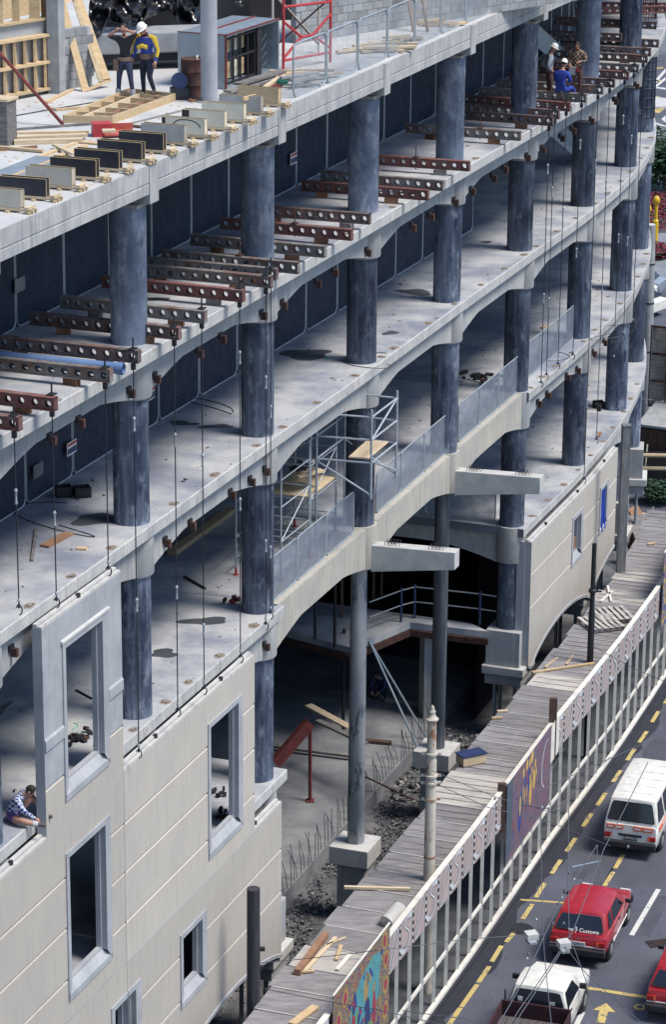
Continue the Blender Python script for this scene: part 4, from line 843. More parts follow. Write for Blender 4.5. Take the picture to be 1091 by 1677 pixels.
for i, (s, o, mk) in enumerate(BEAMS):
    col = {'purlin': 'dark rusty', 'purlinred': 'red primed', 'purlingrey': 'worn grey'}[mk]
    lab = '%s perforated steel beam, %s counted along the slab edge from the left' % (col, ORD[i+1])
    loc = FP(s, o-3.45, L3+.15)
    r = dup(BP[mk], loc, ang(s)+random.uniform(-.035, .035), lab) if mk in used else BP[mk]
    if mk not in used: r.location = loc; r.rotation_euler = (0, 0, ang(s)); r['label'] = lab; used.add(mk)
    for q, (oo, ww) in enumerate(((.36, .34), (-1.55, .30))):
        b = MB(); a = ang(s); c = FP(s, oo, L3+.075); b.box(c, (ww, .14, .145), a+random.uniform(-.3, .3))
        tag(build(b, 'timber_packer', MT['packer'] if (i+q) % 3 else MT['timberold']), 'brown timber packer under the %s perforated beam from left, %s end' % (ORD[i+1], 'outer' if q == 0 else 'inner'), 'timber block', 'timber packers under the steel beams')
# extra stacked beams at the bend
for i, (s, o, z, mk, rz) in enumerate([(7.35, .6, .47, 'purlin', 0), (7.75, .9, .50, 'purlinred', .35), (6.9, -.2, .45, 'purlin', .02), (7.1, -.3, .75, 'purlin', 0), (6.2, -.9, .15, 'purlin', .03), (8.2, .7, .3, 'purlinred', .1)]):
    dup(BP[mk], FP(s, o-3.45, L3+z), ang(s)+rz, 'perforated steel beam in the stack at the bend of the building, %s from front' % ORD[i+1])
# hanging rods: from the beam tips down to the facade level
def rod(u, s, o, z0, z1, i, lab):
    p = FP(s, o, 0); r = thing('hanging_rod', lab, 'hanging rod', (p.x, p.y, z1), 0, 'steel rods hanging from the steel beams')
    b = MB(); b.tube([(p.x, p.y, z0), (p.x, p.y, z1+.25)], .014, 6); build(b, 'rod', MT['wire'], r)
    z = z0-1.9-(i % 3)*.9
    while z > z1+1: b = MB(); b.lathe((p.x, p.y, z), [(.012, 0), (.035, .04), (.022, .09), (.022, .24), (.038, .29), (.012, .34)], 8); build(b, 'turnbuckle', MT['galv'], r, smooth=True); z -= 3.4+.5*(i % 2)
    b = MB(); b.lathe((p.x, p.y, z1+.3), [(.012, 0), (.035, .05), (.012, .1)], 8); build(b, 'ferrule', MT['galv'], r, smooth=True)
    b = MB(); b.tube([(p.x+.06*sin(q*pi/6)*1, p.y, z1+.16-.10*cos(q*pi/6)) for q in range(9)], .014, 5); b.tube([(p.x, p.y, z1+.28), (p.x, p.y, z1+.2)], .025, 6); build(b, 'hook', MT['wire'], r)
    if z0 > L3: b = MB(); b.tube([(p.x, p.y, L3+.10), (p.x, p.y, L3+.66)], .020, 6); b.box((p.x, p.y, L3+.435), (.14, .2, .02), ang(s)); b.box((p.x, p.y, L3+.06), (.08, .08, .13), ang(s)); build(b, 'head_clamp', MT['wire'], r)
RU = [(30, 1012, 0), (88, 1000, 1), (166, 948, 2), (218, 1246, 3), (287, 1178, 4), (330, 1142, 5), (393, 1090, 6), (428, 1036, 7), (444, 1018, 8), (882, 638, 17), (898, 625, 18), (914, 607, 19), (933, 592, 20), (976, 795, 21), (1003, 730, 22), (1022, 600, 23), (1033, 560, 24), (1046, 540, 25)]
for i, (u, v, bi) in enumerate(RU):
    s, o, _ = BEAMS[bi]; o -= .14
    p = FP(s, o, 0); z = on_y(u, v, p.y).z; rod(u, s, o, L3+.58, z, i, 'thin steel rod with turnbuckles hanging under the %s perforated beam from the left' % ORD[bi+1])
for i in (9, 11, 13, 15, 16):
    s, o, _ = BEAMS[i]; p = FP(s, o-1.2-.3*(i % 2), 0); b = MB(); b.tube([(p.x, p.y, L3+.1), (p.x, p.y, L3+.75)], .016, 6); b.box((p.x, p.y, L3+.44), (.14, .2, .03), ang(s))
    tag(build(b, 'beam_bolt', MT['rust']), 'rusty threaded bolt through the %s perforated beam from the left' % ORD[i+1], 'bolt', 'threaded bolts through the beams')
# blue pipe lying left of the first column, loose timber on the steel-beam floor
a, c = on_z(-60, 578, L3+.14), on_z(202, 604, L3+.14); pp = thing('blue_pipe', 'long blue plastic pipe lying on the steel beam floor beside the first column', 'pipe', c)
b = MB(); b.tube([a, c], .115, 24, cap=False); b.tube([a, c], .095, 24, cap=False); build(b, 'barrel', MT['bluepipe'], pp, smooth=True, fixn=False)
b = MB(); d = (c-a).normalized(); b.tube([c-d*.14, c-d*.02], .13, 24, cap=False); build(b, 'socket', MT['bluepipe'], pp, smooth=True, fixn=False)
# ================================================================== TEMPORARY MESH FENCES
def make_fence(wd, ht, netm, lab, grp, fr='galv', r=.022, rnd=.18):
    t = thing('mesh_fence_panel', lab, 'fence', (0, 0, 0), 0, grp); b = MB(); P = []
    for cx, cz, a0 in ((wd-rnd, rnd, -90), (wd-rnd, ht-rnd, 0), (rnd, ht-rnd, 90), (rnd, rnd, 180)):
        for q in range(5): a = radians(a0+q*22.5); P.append((0, cx+rnd*cos(a), cz+rnd*sin(a)))
    b.tube(P+[P[0]], r, 6, cap=False); build(b, 'tube_frame', MT[fr], t, True, smooth=True)
    b = MB(); n = 5; vs = []
    for i in range(n+1):
        for j in range(4): vs.append((.012*sin(i*2.3+j*1.7), .01+(wd-.02)*i/n, .01+(ht-.02)*j/3))
    b.add(vs, [(4*i+j, 4*i+4+j, 4*i+5+j, 4*i+1+j) for i in range(n) for j in range(3)]); build(b, 'mesh_infill', MT[netm], t, True, fixn=False); return t
def run(proto, wd, z, s0, s1, off, lev, labf, first=True):
    s = s0; i = 0; L = []
    while s < s1:
        a = FP(s, off(s), z); nx = s+wd/7.18; c = FP(nx, off(nx), z); rz = math.atan2(c.y-a.y, c.x-a.x)-pi/2
        lab = labf(i, s)
        if first: proto.location = a; proto.rotation_euler = (0, 0, rz); proto['label'] = lab; r = proto; first = False
        else: r = dup(proto, a, rz, lab)
        L.append((s, r)); s = nx+.06/7.18; i += 1
    return L
pd = make_fence(2.3, 2.05, 'net', 'x', 'dark netted fence panels standing inside the open floors')
run(pd, 2.3, L3, -1.6, 9.0, lambda s: -2.72, 3, lambda i, s: 'dark netted fence panel on the steel beam floor, %s from left' % ORD[i+1])
run(pd, 2.3, L2, -1.6, 5.3, lambda s: -2.6+.12*(s-1.88 if s > 1.88 else 0), 2, lambda i, s: 'dark netted fence panel on the floor below the steel beams, %s from left' % ORD[i+1], False)
run(pd, 2.3, L1, -1.5, 2.2, lambda s: -4.6, 1, lambda i, s: 'dark netted fence panel deep inside the scaffold tower floor, %s from left' % ORD[i+1], False)
run(pd, 2.3, L0, 5.0, 7.0, lambda s: -3.2, 0, lambda i, s: 'dark netted fence panel on the lowest suspended floor, %s from left' % ORD[i+1], False)
pm = make_fence(2.02, 1.12, 'netmid', 'x', 'low grey mesh guard fences on the slab edge', rnd=.12)
first = True
for k, lst in ((0, [2.03, 2.315, 2.60]), (1, [3.13, 3.41, 3.69]), (2, [4.13, 4.40, 4.68]), (3, [5.10, 5.38, 5.66])):
    for j, s in enumerate(lst):
        a = FP(s, .14 if k < 3 else -.05, L1+.03); c = FP(s+.28, .14 if k < 3 else -.05, L1+.03); rz = math.atan2(c.y-a.y, c.x-a.x)-pi/2
        lab = 'low grey mesh fence in the %s bay right of the second column, %s of its bay from the left' % (ORD[k+1], ORD[j+1])
        lab = 'low grey mesh fence %s, %s of three' % (near_col(k+2.5), ORD[j+1])
        if first: pm.location = a; pm.rotation_euler = (0, 0, rz); pm['label'] = lab; first = False
        else: dup(pm, a, rz, lab)
mb1 = make_fence(2.3, 1.1, 'netmid', 'low grey mesh fence standing on the return beam behind the fifth column', None, rnd=.2)
a = FP(4.98, -2.8, L0+.03); c = FP(4.98, -.5, L0+.03); mb1.location = a; mb1.rotation_euler = (0, 0, math.atan2(c.y-a.y, c.x-a.x)-pi/2)
pt = make_fence(2.12, 1.22, 'nettop', 'x', 'clear wire mesh guard panels on the top deck edge', rnd=.2, r=.026)
s_a = floor_px(466, 160, L4)[0]
run(pt, 2.12, L4+.02, s_a, 6.0, lambda s: .38, 4, lambda i, s: 'clear wire mesh guard panel on the top deck edge, %s from the left' % ORD[i+1])
# small notices hanging on the dark fences
for (u, v, o, lv) in [(481, 259, -2.64, L3), (246, 645, -2.5, L2), (117, 733, -2.5, L2), (468, 522, -2.5, L2), (6, 1144, -4.5, L1), (62, 770, -2.5, L2), (32, 466, -2.64, L3)]:
    s, z = face_px(u, v, o); a = ang(s); dull = u in (62, 32)
    t = thing('warning_notice', '%s notice %s, %s' % ('faded pale' if dull else 'striped', near_col(s), {L3: 'beam floor', L2: 'floor below', L1: 'third floor'}[lv]), 'notice', FP(s, o, z))
    b = MB(); b.box((0, 0, 0), (.012, .48, .30), 0); build(b, 'board', MT['whitedot'] if not dull else MT['path'], t, True)
    if not dull:
        b = MB(); b.box((.009, 0, .095), (.008, .44, .06)); build(b, 'red_stripe', MT['redpaint'], t, True); b = MB(); b.box((.009, 0, -.05), (.008, .44, .13)); build(b, 'blue_stripe', MT['bluepaint'], t, True)
    t.rotation_euler = (0, 0, a)
# ================================================================== DAMP PATCHES, TIMBER AND TOOLS ON THE FLOORS
def puddle(u, v, z, w_, h_, lab, n=26):
    c = on_z(u, v, z+.004); f = 2.55; b = MB(); rk = random.Random(int(u)); ph = [rk.uniform(0, 6) for _ in range(3)]; pts = []
    for i in range(n): a = 2*pi*i/n; k = 1+.22*sin(2*a+ph[0])+.18*sin(3*a+ph[1])+.10*sin(5*a+ph[2]); pts.append(c+Vector((w_/62/2*k*cos(a), h_/62*f/2*k*sin(a), 0)))
    b.add(pts, [tuple(range(n))]); return tag(build(b, 'damp_patch', MT['wet'], fixn=False), lab, 'puddle', kind='stuff')
for u, v, z, w_, h_, lab in [(500, 580, L2, 95, 22, 'wide dark damp patch left of the third column'), (680, 478, L2, 65, 16, 'dark damp patch between the third and fourth columns'), (335, 1017, L1, 62, 14, 'dark puddle on the third open floor beneath the second column'), (268, 1070, L1, 44, 12, 'small puddle left of the larger one'), (160, 850, L2, 60, 22, 'damp patch left of the first column base'), (300, 693, L2, 46, 9, 'thin damp streak near the dark fence'), (355, 698, L2, 44, 9, 'second thin damp streak near the second column'), (640, 545, L2, 26, 10, 'small damp patch near the slab edge'), (797, 396, L2, 24, 6, 'small damp oval far along the floor'), (255, 490+0, L3, 40, 8, 'damp patch under the steel beams')]:
    puddle(u, v, z, w_, h_, lab)
plank((72, 895), (113, 873), .22, .05, MT['orangewood'], L2, 'orange brown board lying near the left picture edge'); plank((52, 918), (59, 866), .06, .05, MT['timberold'], L2, 'thin grey batten lying left of the orange brown board')
plank((126, 898), (142, 899), .12, .05, MT['timber'], L2, 'short pale offcut right of the orange brown board'); plank((281, 905), (381, 833), .26, .12, MT['timber'], L1, 'long heavy pale plank lying behind the rods left of the second column')
plank((301, 944), (336, 964), .05, .05, MT['wire'], L1, 'thin dark bar lying beyond the puddle'); plank((689, 533+0), (703, 531), .12, .04, MT['timber'], L1, 'small yellow offcut far inside')
plank((887, 537), (903, 533), .14, .05, MT['timber'], L1, 'small orange offcut between the fifth and sixth columns'); plank((980, 715+0), (984, 708), .12, .05, MT['orangewood'], L0, 'small orange brick shaped offcut near the end of the lowest floor')
plank((0, 1168+0), (18, 1150), .1, .05, MT['timberold'], L1, 'grey batten at the left picture edge')
for u, v, lv, lab in [(103, 812, L2, 'left one of two black crates beside the dark fence'), (134, 813, L2, 'right one of two black crates beside the dark fence'), (981, 667, L1-4.37, 'black box on the lowest floor beyond the sixth column')]:
    c = on_z(u, v, lv); t = thing('crate', lab, 'crate', c, .3); b = MB(); b.box((0, 0, .03), (.36, .3, .04)); 
    for dx, dy, sx, sy in ((-.17, 0, .02, .3), (.17, 0, .02, .3), (0, -.14, .36, .02), (0, .14, .36, .02)): b.box((dx, dy, .13), (sx, sy, .2))
    build(b, 'shell', MT['ink'], t, True); b = MB(); b.box((0, 0, .1), (.30, .25, .10)); build(b, 'contents', MT['wire'], t, True)
def heap(u, v, z, lab, n=16, sc_=.22, ms=('ink', 'rust', 'wire')):
    c = on_z(u, v, z); t = thing('tool_heap', lab, 'tools', c); rk = random.Random(int(u+v))
    for q, m in enumerate(ms):
        b = MB()
        for i in range(n//len(ms)+1): b.box((rk.gauss(0, sc_), rk.gauss(0, sc_), rk.uniform(.03, .12)), (rk.uniform(.06, .28), rk.uniform(.04, .12), rk.uniform(.03, .10)), R=Matrix.Rotation(rk.random()*6, 3, 'Z') @ Matrix.Rotation(rk.uniform(-.5, .5), 3, 'X'))
        build(b, ['tool', 'bar', 'bracket'][q % 3], MT[m], t, True)['kind'] = 'stuff'
heap(787, 622, L1, 'dark heap of brackets and offcuts on the floor beyond the fourth column', 22, .30); heap(130, 1213, L1, 'small heap of dark fittings seen through the window of the tall upper panel', 14, .16); heap(383, 988, L1, 'red and dark power tool beside the base of the second column', 8, .1, ('redpaint', 'ink'))
heap(372, 1338, L0, 'dark hinge shaped fittings seen low in the tall window', 10, .12); heap(357, 1302, L0, 'black block seen in the tall window of the big panel', 6, .1, ('ink',))
b = MB(); a, c, d = on_z(124, 1130, L1+.02), on_z(150, 1144, L1+.02), on_z(160, 1143, L1+.02); b.tube([a, c, d], .025, 6); tag(build(b, 'bent_bar', MT['wire']), 'bent dark bar on the floor seen through the tall upper panel', 'bar')
# green spray marks
for u, v, z in [(148, 1181, L1), (118, 1190, L1), (530, 588, L2)]:
    c = on_z(u, v, z+.004); b = MB(); b.tube([c+Vector((.12*sin(q), .2*cos(q*.8), 0)) for q in range(4)], .012, 4)
    struct(b, 'spray_mark', MT.setdefault('green', plain('green_spray_paint', (.04, .35, .16), .7)))
# ================================================================== SCAFFOLD TOWERS
def tubes(t, segs, m='alu', r=.026, nm='scaffold_tube'):
    for a, c in segs: b = MB(); b.tube([a, c], r, 8); build(b, nm, MT[m], t)
def tower(lab, cs, zb, zt, lifts, plz=None, m='alu', overhang=0):
    t = thing('scaffold_tower', lab, 'scaffolding', (cs[0].x, cs[0].y, zb)); V = lambda p, z: Vector((p.x, p.y, z)); seg = []
    for p in cs: seg.append((V(p, zb), V(p, zt)))
    tubes(t, seg, m, .024, 'standard'); seg = []
    for i in range(4):
        for z in lifts: seg.append((V(cs[i], z), V(cs[(i+1) % 4], z)))
    tubes(t, seg, m, .017, 'ledger'); seg = []
    for q in range(len(lifts)-1): seg += [(V(cs[q % 2], lifts[q]), V(cs[1+(q % 2)], lifts[q+1]))]
    tubes(t, seg, m, .016, 'brace')
    for p in cs: b = MB(); b.lathe(V(p, zb), [(.07, 0), (.07, .02), (.03, .03), (.03, .2)], 10); build(b, 'caster', MT['redpaint'], t)
    if plz:
        for z in plz:
            b = MB(); c0, c1, c2, c3 = [V(p, z) for p in cs]; b.prism([c0.lerp(c1, .02), c0.lerp(c1, .98), c3.lerp(c2, .98), c3.lerp(c2, .02)], (0, 0, .035)); build(b, 'platform_board', MT['timberpale'], t)
    return t
q1 = [FP(s, o) for s, o in ((2.30, -1.45), (2.30, -.25), (2.57, -.25), (2.57, -1.45))]
tower('alloy scaffold tower behind the low fence left of the third column', q1, L1, L1+3.1, [L1+.45, L1+1.0, L1+1.9, L1+2.6], None)
q0 = [FP(s, o) for s, o in ((2.62, -1.5), (2.62, -.35), (2.88, -.35), (2.88, -1.5))]
tower('second alloy scaffold tower standing closest to the third column', q0, L1, L1+3.3, [L1+.5, L1+1.4, L1+2.3, L1+3.0], [L1+1.45])
t = thing('scaffold_platform', 'scaffold cage with a plywood platform jutting out in front of the third column', 'scaffolding', FP(2.7, .6, 13.9))
c = [on_z(571, 750, 14), on_z(604, 752, 14), on_z(636, 725, 14), on_z(602, 722, 14)]
b = MB(); b.prism(c, (0, 0, .035)); build(b, 'plywood_platform', MT['timberpale'], t)
O = [FP(2.66, -.3), FP(2.68, 1.12), FP(2.95, 1.12), FP(2.95, -.3)]; V = lambda p, z: Vector((p.x, p.y, z))
tubes(t, [(V(p, 13.0 if i in (1, 2) else L1), V(p, 15.35)) for i, p in enumerate(O)], nm='standard', r=.03)
tubes(t, [(V(O[i], z), V(O[(i+1) % 4], z)) for z in (13.95, 14.55, 15.15) for i in range(4)], nm='guard_rail', r=.026)
tubes(t, [(V(O[1], 13.1), V(O[0], 13.9)), (V(O[2], 13.1), V(O[3], 13.9)), (V(O[1], 14.0), V(O[2], 13.2)), (V(O[1], 14.55), V(O[2], 15.15))], nm='brace')
plank((480, 778), (523, 768), .5, .05, MT['timberpale'], L1+1.9, 'pale board laid on the left scaffold tower'); heap(497, 768, L1+2.0, 'dark bags on the board of the left scaffold tower', 8, .15, ('ink',))
bx = thing('paper_bag', 'small white printed bag on the left scaffold tower', 'bag', on_z(505, 765, L1+1.96)); b = MB(); b.box((0, 0, .1), (.34, .2, .2)); build(b, 'bag_body', MT['whitedot'], bx, True, bevel=.04); b = MB(); b.box((0, -.104, .1), (.22, .01, .08)); build(b, 'print', MT['bluepaint'], bx, True)
q2 = [FP(s, o) for s, o in ((-.35, -2.3), (-.35, -1.15), (-.03, -1.15), (-.03, -2.3))]
tower('alloy scaffold tower behind the seated worker at the left picture edge', q2, L1, L1+3.4, [L1+.5, L1+1.5, L1+2.4, L1+3.1], [L1+1.5])
q3 = [FP(s, o) for s, o in ((2.20, -2.9), (2.20, -1.7), (2.55, -1.7), (2.55, -2.9))]
tower('rusty prop tower in the entrance void beside the red steel beam', q3, .5, 3.2, [1.0, 1.9, 2.9], None, 'rust')
t = thing('red_steel_beam', 'red primed steel beam sloping on a post in the entrance void', 'steel beam', on_z(506, 1312, .5)); a = on_z(508, 1312, .5)
top = on_y(508, 1178, a.y); lo = on_y(450, 1250, a.y-.5)
b = MB(); b.bar(lo, top+Vector((0, 0, -.1)), .2, .34); build(b, 'sloping_beam', MT['redox'], t); b = MB(); b.tube([a, top+Vector((0, 0, -.2))], .055, 8); build(b, 'post', MT['redox'], t); b = MB(); b.box(a+Vector((0, 0, .02)), (.25, .25, .04)); build(b, 'foot', MT['redox'], t)
plank((505, 1155), (574, 1192), .26, .06, MT['timberpale'], 2.7, 'pale scaffold board sloping behind the slender column'); plank((520, 1180), (600, 1218), .2, .06, MT['timberold'], 2.0, 'grey scaffold board below the pale one'); plank((598, 1213), (641, 1217), .2, .1, MT['brownwood'], .5, 'brown baulk on the ground slab behind the slender column')
plank((449, 1222), (574, 1238), .14, .08, MT['timberold'], .6, 'long grey rail behind the red beam post'); 
for (pa, pb, za_, zb_, r, m, lab) in [((604, 1048), (700, 1210), 3.75, .5, .035, 'sheetmetal', 'upper pale steel prop leaning from the mezzanine edge to the ground'), ((606, 1052), (686, 1228), 3.70, .5, .035, 'sheetmetal', 'lower pale steel prop leaning from the mezzanine edge to the ground'), ((574, 1260), (684, 1313), 1.3, .1, .03, 'rust', 'rusty brace running from the slender column down to the trench')]:
    b = MB(); b.tube([on_z(*pa, za_), on_z(*pb, zb_)], r, 8); tag(build(b, 'steel_prop', MT[m]), lab, 'prop')
# mezzanine rail, props and pier
t = thing('mezzanine_rail', 'blue posts with two pale pipe rails round the mezzanine edge', 'railing', on_z(672, 1014, 3.76))
pp_ = [on_z(u, v, 3.76) for u, v in [(604, 1038), (657, 1018), (679, 1012), (786, 1024), (812, 1028)]]
for p in pp_[1:4]:
    b = MB(); b.tube([p, p+Vector((0, 0, 1.15))], .04, 8); build(b, 'blue_post', MT['bluepaint'], t)
for z in (.55, 1.05):
    for i in range(4): b = MB(); b.tube([pp_[i]+Vector((0, 0, z)), pp_[i+1]+Vector((0, 0, z))], .022, 6); build(b, 'pipe_rail', MT['galv'], t)
p = on_z(700, 1172, .5); b = MB(); b.box((p.x, p.y, 2.0), (.42, .5, 3.2), .3); tag(build(b, 'concrete_pier', MT['beam']), 'square concrete pier under the mezzanine left of the board marked column', 'pier')
for u, v, h, m in [(562, 1195, 3.4, 'ink'), (548, 1060, 3.3, 'ink'), (516, 1046, 3.2, 'wire')]:
    p = on_z(u, v, 3.76 if v < 1100 else .5); b = MB(); b.tube([p, p+Vector((0, 0, h))], .05, 8); tag(build(b, 'steel_prop', MT[m]), 'dark vertical steel prop in the entrance void, %s' % {562: 'standing on the ground slab', 548: 'on the mezzanine nearest the slender column', 516: 'on the mezzanine farthest left'}[u], 'prop')
for i, (u, v) in enumerate([(560, 1020), (600, 1000), (612, 990), (625, 985)]):
    p = on_z(u, v-10, 3.76); b = MB(); b.bar(p, p+Vector((0, 0, 2.8)), .12, .08); tag(build(b, 'timber_stud', MT['brownwood']), 'brown upright timber stud on the mezzanine, %s from the left' % ORD[i+1], 'timber stud', 'timber studs on the mezzanine')
for i, (u, v) in enumerate([(20, 385), (31, 380), (48, 372), (66, 364), (83, 357)]):      # timber studs behind the fence at the upper left
    p = on_z(u, v+95, L3); p = FP(.35+i*.2, -4.2, L3); b = MB(); b.bar(p, p+Vector((0, 0, 3.3)), .12, .09); tag(build(b, 'timber_stud', MT['packer']), 'brown upright stud behind the dark fence at upper left, %s of five' % ORD[i+1], 'timber stud', 'timber studs behind the dark fence')
# rope bundle
# leaning steel sheets at the bend
for lv, s, o, k in ((L3, 6.2, -2.2, 0), (L2, 6.6, -1.6, 1)):
    for i in range(5):
        a = FP(s+i*.055, o-1.0, lv+.02); c = FP(s+.32+i*.055, o+.75, lv+.02); top = FP(s-.25+i*.055, o-1.1, lv+2.5); top2 = FP(s+.08+i*.055, o+.7, lv+2.5)
        b = MB(); b.bar(FP(s+.35+i*.06, o+.2, lv+.1), FP(s-.1+i*.06, o-1.4, lv+2.4), .06, .18); tag(build(b, 'leaning_steel_channel', MT['sheetmetal']), 'pale steel channel leaning %s, %s of five' % ('on the beam floor behind the sixth column' if k == 0 else 'on the floor below behind the sixth column', ORD[i+1]), 'steel channel', 'pale steel channels leaning at the bend')
# small debris, dust lumps and offcuts scattered over the open floors
for lv, n_, nm in ((L3, 110, 'the steel beam floor'), (L2, 150, 'the floor below the steel beams'), (L1, 150, 'the scaffold tower floor'), (L0, 60, 'the lowest suspended floor')):
    rk = random.Random(int(lv*10)); b = MB()
    for i in range(n_):
        s = rk.uniform(-.3, 8) if lv != L0 else rk.uniform(5.05, 7.8); o = rk.uniform(-2.5, .4)
        if lv == L1 and 2.05 < s < 5: o = min(o, -.45)
        r = rk.choice((.012, .014, .018, .02, .035)); b.cm = rk.choice((0, 0, 1, 2)); b.box(FP(s, o, lv+.01), (r*rk.uniform(1, 4), r*1.2, .016), rk.random()*6)
    tag(build(b, 'floor_debris', [MT['timberold'], MT['packer'], MT['ink']], fixn=False), 'small scattered offcuts and litter lying on %s' % nm, 'debris', kind='stuff')
for i, (u, v, lv, r_) in enumerate([(1000, 545, L1, .5), (600, 440+150, L2, .4), (330, 545+120, L2, .5), (90, 850, L2, .6), (905, 452+130, L1, .35)]):
    c = on_z(u, v, lv+.012); b = MB(); b.tube([c+Vector((r_*1.6*sin(q*.42+i), r_*2*cos(q*.31+i*2), 0)) for q in range(16)], .010, 4); tag(build(b, 'loose_wire', MT['wire']), 'thin curling wire on the floor %s' % near_col(so_of(c)[0]), 'wire')
#@@P5
# ================================================================== TOP DECK
Z = L4
def P4(u, v, dz=0): return on_z(u, v, Z+dz)
def boxthing(name, lab, cat, c, size, rz, m, part='body', grp=None, bev=0):
    t = thing(name, lab, cat, c, rz, grp); b = MB(); b.box((0, 0, size[2]/2), size); build(b, part, m, t, True, bevel=bev); return t
# formwork boxes along the deck edge, each on its little timber stand
fb = [(36, 340, 'pale', 'stained pale plywood formwork box at the left picture edge'), (78, 321, 'black', 'first black formwork box from the left'), (120, 304, 'pale', 'stained pale plywood formwork box between two black ones'), (159.5, 289, 'black', 'black formwork box with worn brown patches'),
      (197.4, 275, 'black', 'third black formwork box from the left'), (234.5, 260, 'black', 'fourth black formwork box from the left'), (269.5, 245, 'black', 'last black formwork box, nearest the second deck beam block'), (304, 232, 'grey', 'grey weathered formwork box right of the black ones'),
      (337, 221, 'mark', 'cream formwork box with a black end and a painted curve'), (369.5, 208, 'mark2', 'cream formwork box with a small black corner'), (401, 195.6, 'cream', 'plain cream formwork box, brightest of the row'), (429, 182.5, 'grey', 'grey formwork box right of the cream ones'), (457.7, 169, 'ply', 'plywood brown formwork box at the right end of the row')]
MT['paleply'] = mat('stained_pale_ply', (.52, .48, .41), (.40, .38, .34), scale=3, bump=.15, c3=(.34, .32, .29)); MT['creamply'] = mat('cream_ply', (.72, .68, .56), (.6, .56, .46), scale=3, bump=.08); MT['greyply'] = mat('grey_ply', (.42, .42, .41), (.3, .3, .3), scale=3, bump=.15); MT['formworn'] = mat('worn_black_ply', (.022, .022, .032), (.02, .02, .03), scale=3, bump=.1, rough=.4, c3=(.26, .14, .09))
fm = {'pale': 'paleply', 'black': 'form', 'grey': 'greyply', 'mark': 'creamply', 'mark2': 'creamply', 'cream': 'creamply', 'ply': 'timber'}
for i, (u, v, kd, lab) in enumerate(fb):
    m = MT['formworn'] if i == 3 else MT[fm[kd]]
    c = P4(u, v, .09); s, o = so_of(c); a = ang(s); t = thing('formwork_box', lab, 'formwork box', FP(s, o, Z), a+random.uniform(-.03, .03), 'formwork boxes along the top deck edge')
    Lb, Wb, Hb = 1.0, .17, .335
    for sy in (-1, 1): b = MB(); b.box((-Lb/2, sy*(Wb/2-.009), .09+Hb/2), (Lb, .018, Hb)); build(b, 'side_panel', m, t, True)
    for sx in (0, 1): b = MB(); b.box((-.012-sx*(Lb-.024), 0, .09+Hb/2), (.018, Wb-.04, Hb-.02)); build(b, 'end_panel', m, t, True)
    b = MB(); b.box((-Lb/2, 0, .10), (Lb-.05, Wb-.04, .02)); build(b, 'floor_panel', MT['ink'], t, True)
    b = MB(); 
    for sy in (-1, 1): b.box((-Lb/2, sy*(Wb/2-.009), .093+Hb), (Lb, .02, .008))
    b.box((.0, Wb/2-.01, .09+Hb/2), (.008, .02, Hb)); b.box((.0, -Wb/2+.01, .09+Hb/2), (.008, .02, Hb)); build(b, 'ply_edges', MT['formedge'], t, True)['kind'] = 'stuff'
    for sy in (-.07, .07): b = MB(); b.box((-.25, sy, .06), (1.05, .05, .05)); build(b, 'stand_rail', MT['timberpale'], t, True)
    for sx in (.2, -.25): b = MB(); b.box((sx, 0, .018), (.07, .34, .035)); build(b, 'stand_foot', MT['timber'], t, True)
    b = MB(); b.box((.16, 0, .11), (.09, .30, .045)); build(b, 'stand_cleat', MT['timberpale'], t, True)
    if kd.startswith('mark'):
        b = MB(); b.box((-Lb+.09 if kd == 'mark2' else -Lb+.05, -Wb/2-.003, .09+Hb-.11), (.17 if kd == 'mark2' else .08, .006, .2)); build(b, 'black_patch', MT['ink'], t, True)
    if kd == 'mark': b = MB(); ribbon(b, [(-.75, .15), (-.6, .26), (-.3, .27), (-.12, .18), (-.10, .12)], .022, lambda x, z: Vector((x, -Wb/2-.004, .12+z))); build(b, 'painted_curve', MT['ink'], t, True, fixn=False)
# timber frame lying on the deck (workers stand in it)
def bar4(t, p, q, wd, h, m, nm, z=0): b = MB(); b.bar(Vector((p.x, p.y, Z+h/2+z)), Vector((q.x, q.y, Z+h/2+z)), wd, h); build(b, nm, m, t)
t = thing('lying_wall_framing', 'pine wall frame lying flat on the deck under the two workers', 'wall framing', P4(104, 200))
c0, c1, c2, c3 = P4(104, 201), P4(182, 203), P4(286, 165), P4(212, 156)
for p, q in ((c0, c1), (c1, c2), (c3, c2), (c0, c3)): bar4(t, p, q, .05, .17, MT['timber'], 'frame_plate')
bar4(t, c0.lerp(c1, .36), c3.lerp(c2, .36), .05, .15, MT['timberpale'], 'frame_plate'); bar4(t, c0.lerp(c1, .68), c3.lerp(c2, .68), .05, .12, MT['orangewood'], 'frame_plate')
for k in (.18, .36, .55, .75, .9): bar4(t, c0.lerp(c3, k), c1.lerp(c2, k), .045, .14, MT['timber'], 'frame_stud')
# timber frame leaning at the left, concrete pier and low block wall behind it
def lean(t, pa, pb, ya, yb, wd, th, m, nm):
    a = on_y(pa[0], pa[1], ya); c = on_y(pb[0], pb[1], yb); b = MB(); b.bar(a, c, wd, th, up=(.3, -1, .2)); build(b, nm, m, t)
by = P4(150, 150).y; t = thing('leaning_wall_framing', 'tall pine frame leaning against the grey pier left of the workers', 'wall framing', P4(140, 152))
lean(t, (140, 150), (97, -10), by, by+1.0, .17, .07, MT['timber'], 'stile'); lean(t, (174, 130), (125, -10), by+.6, by+1.6, .17, .07, MT['timber'], 'stile'); lean(t, (165, 134), (118, -10), by+.5, by+1.5, .10, .06, MT['timberpale'], 'stile'); lean(t, (136, 150), (180, 131), by, by+.7, .07, .09, MT['timber'], 'foot_rail')
lean(t, (103, 5), (128, -8), by+1, by+1.6, .08, .06, MT['timber'], 'head_rail')
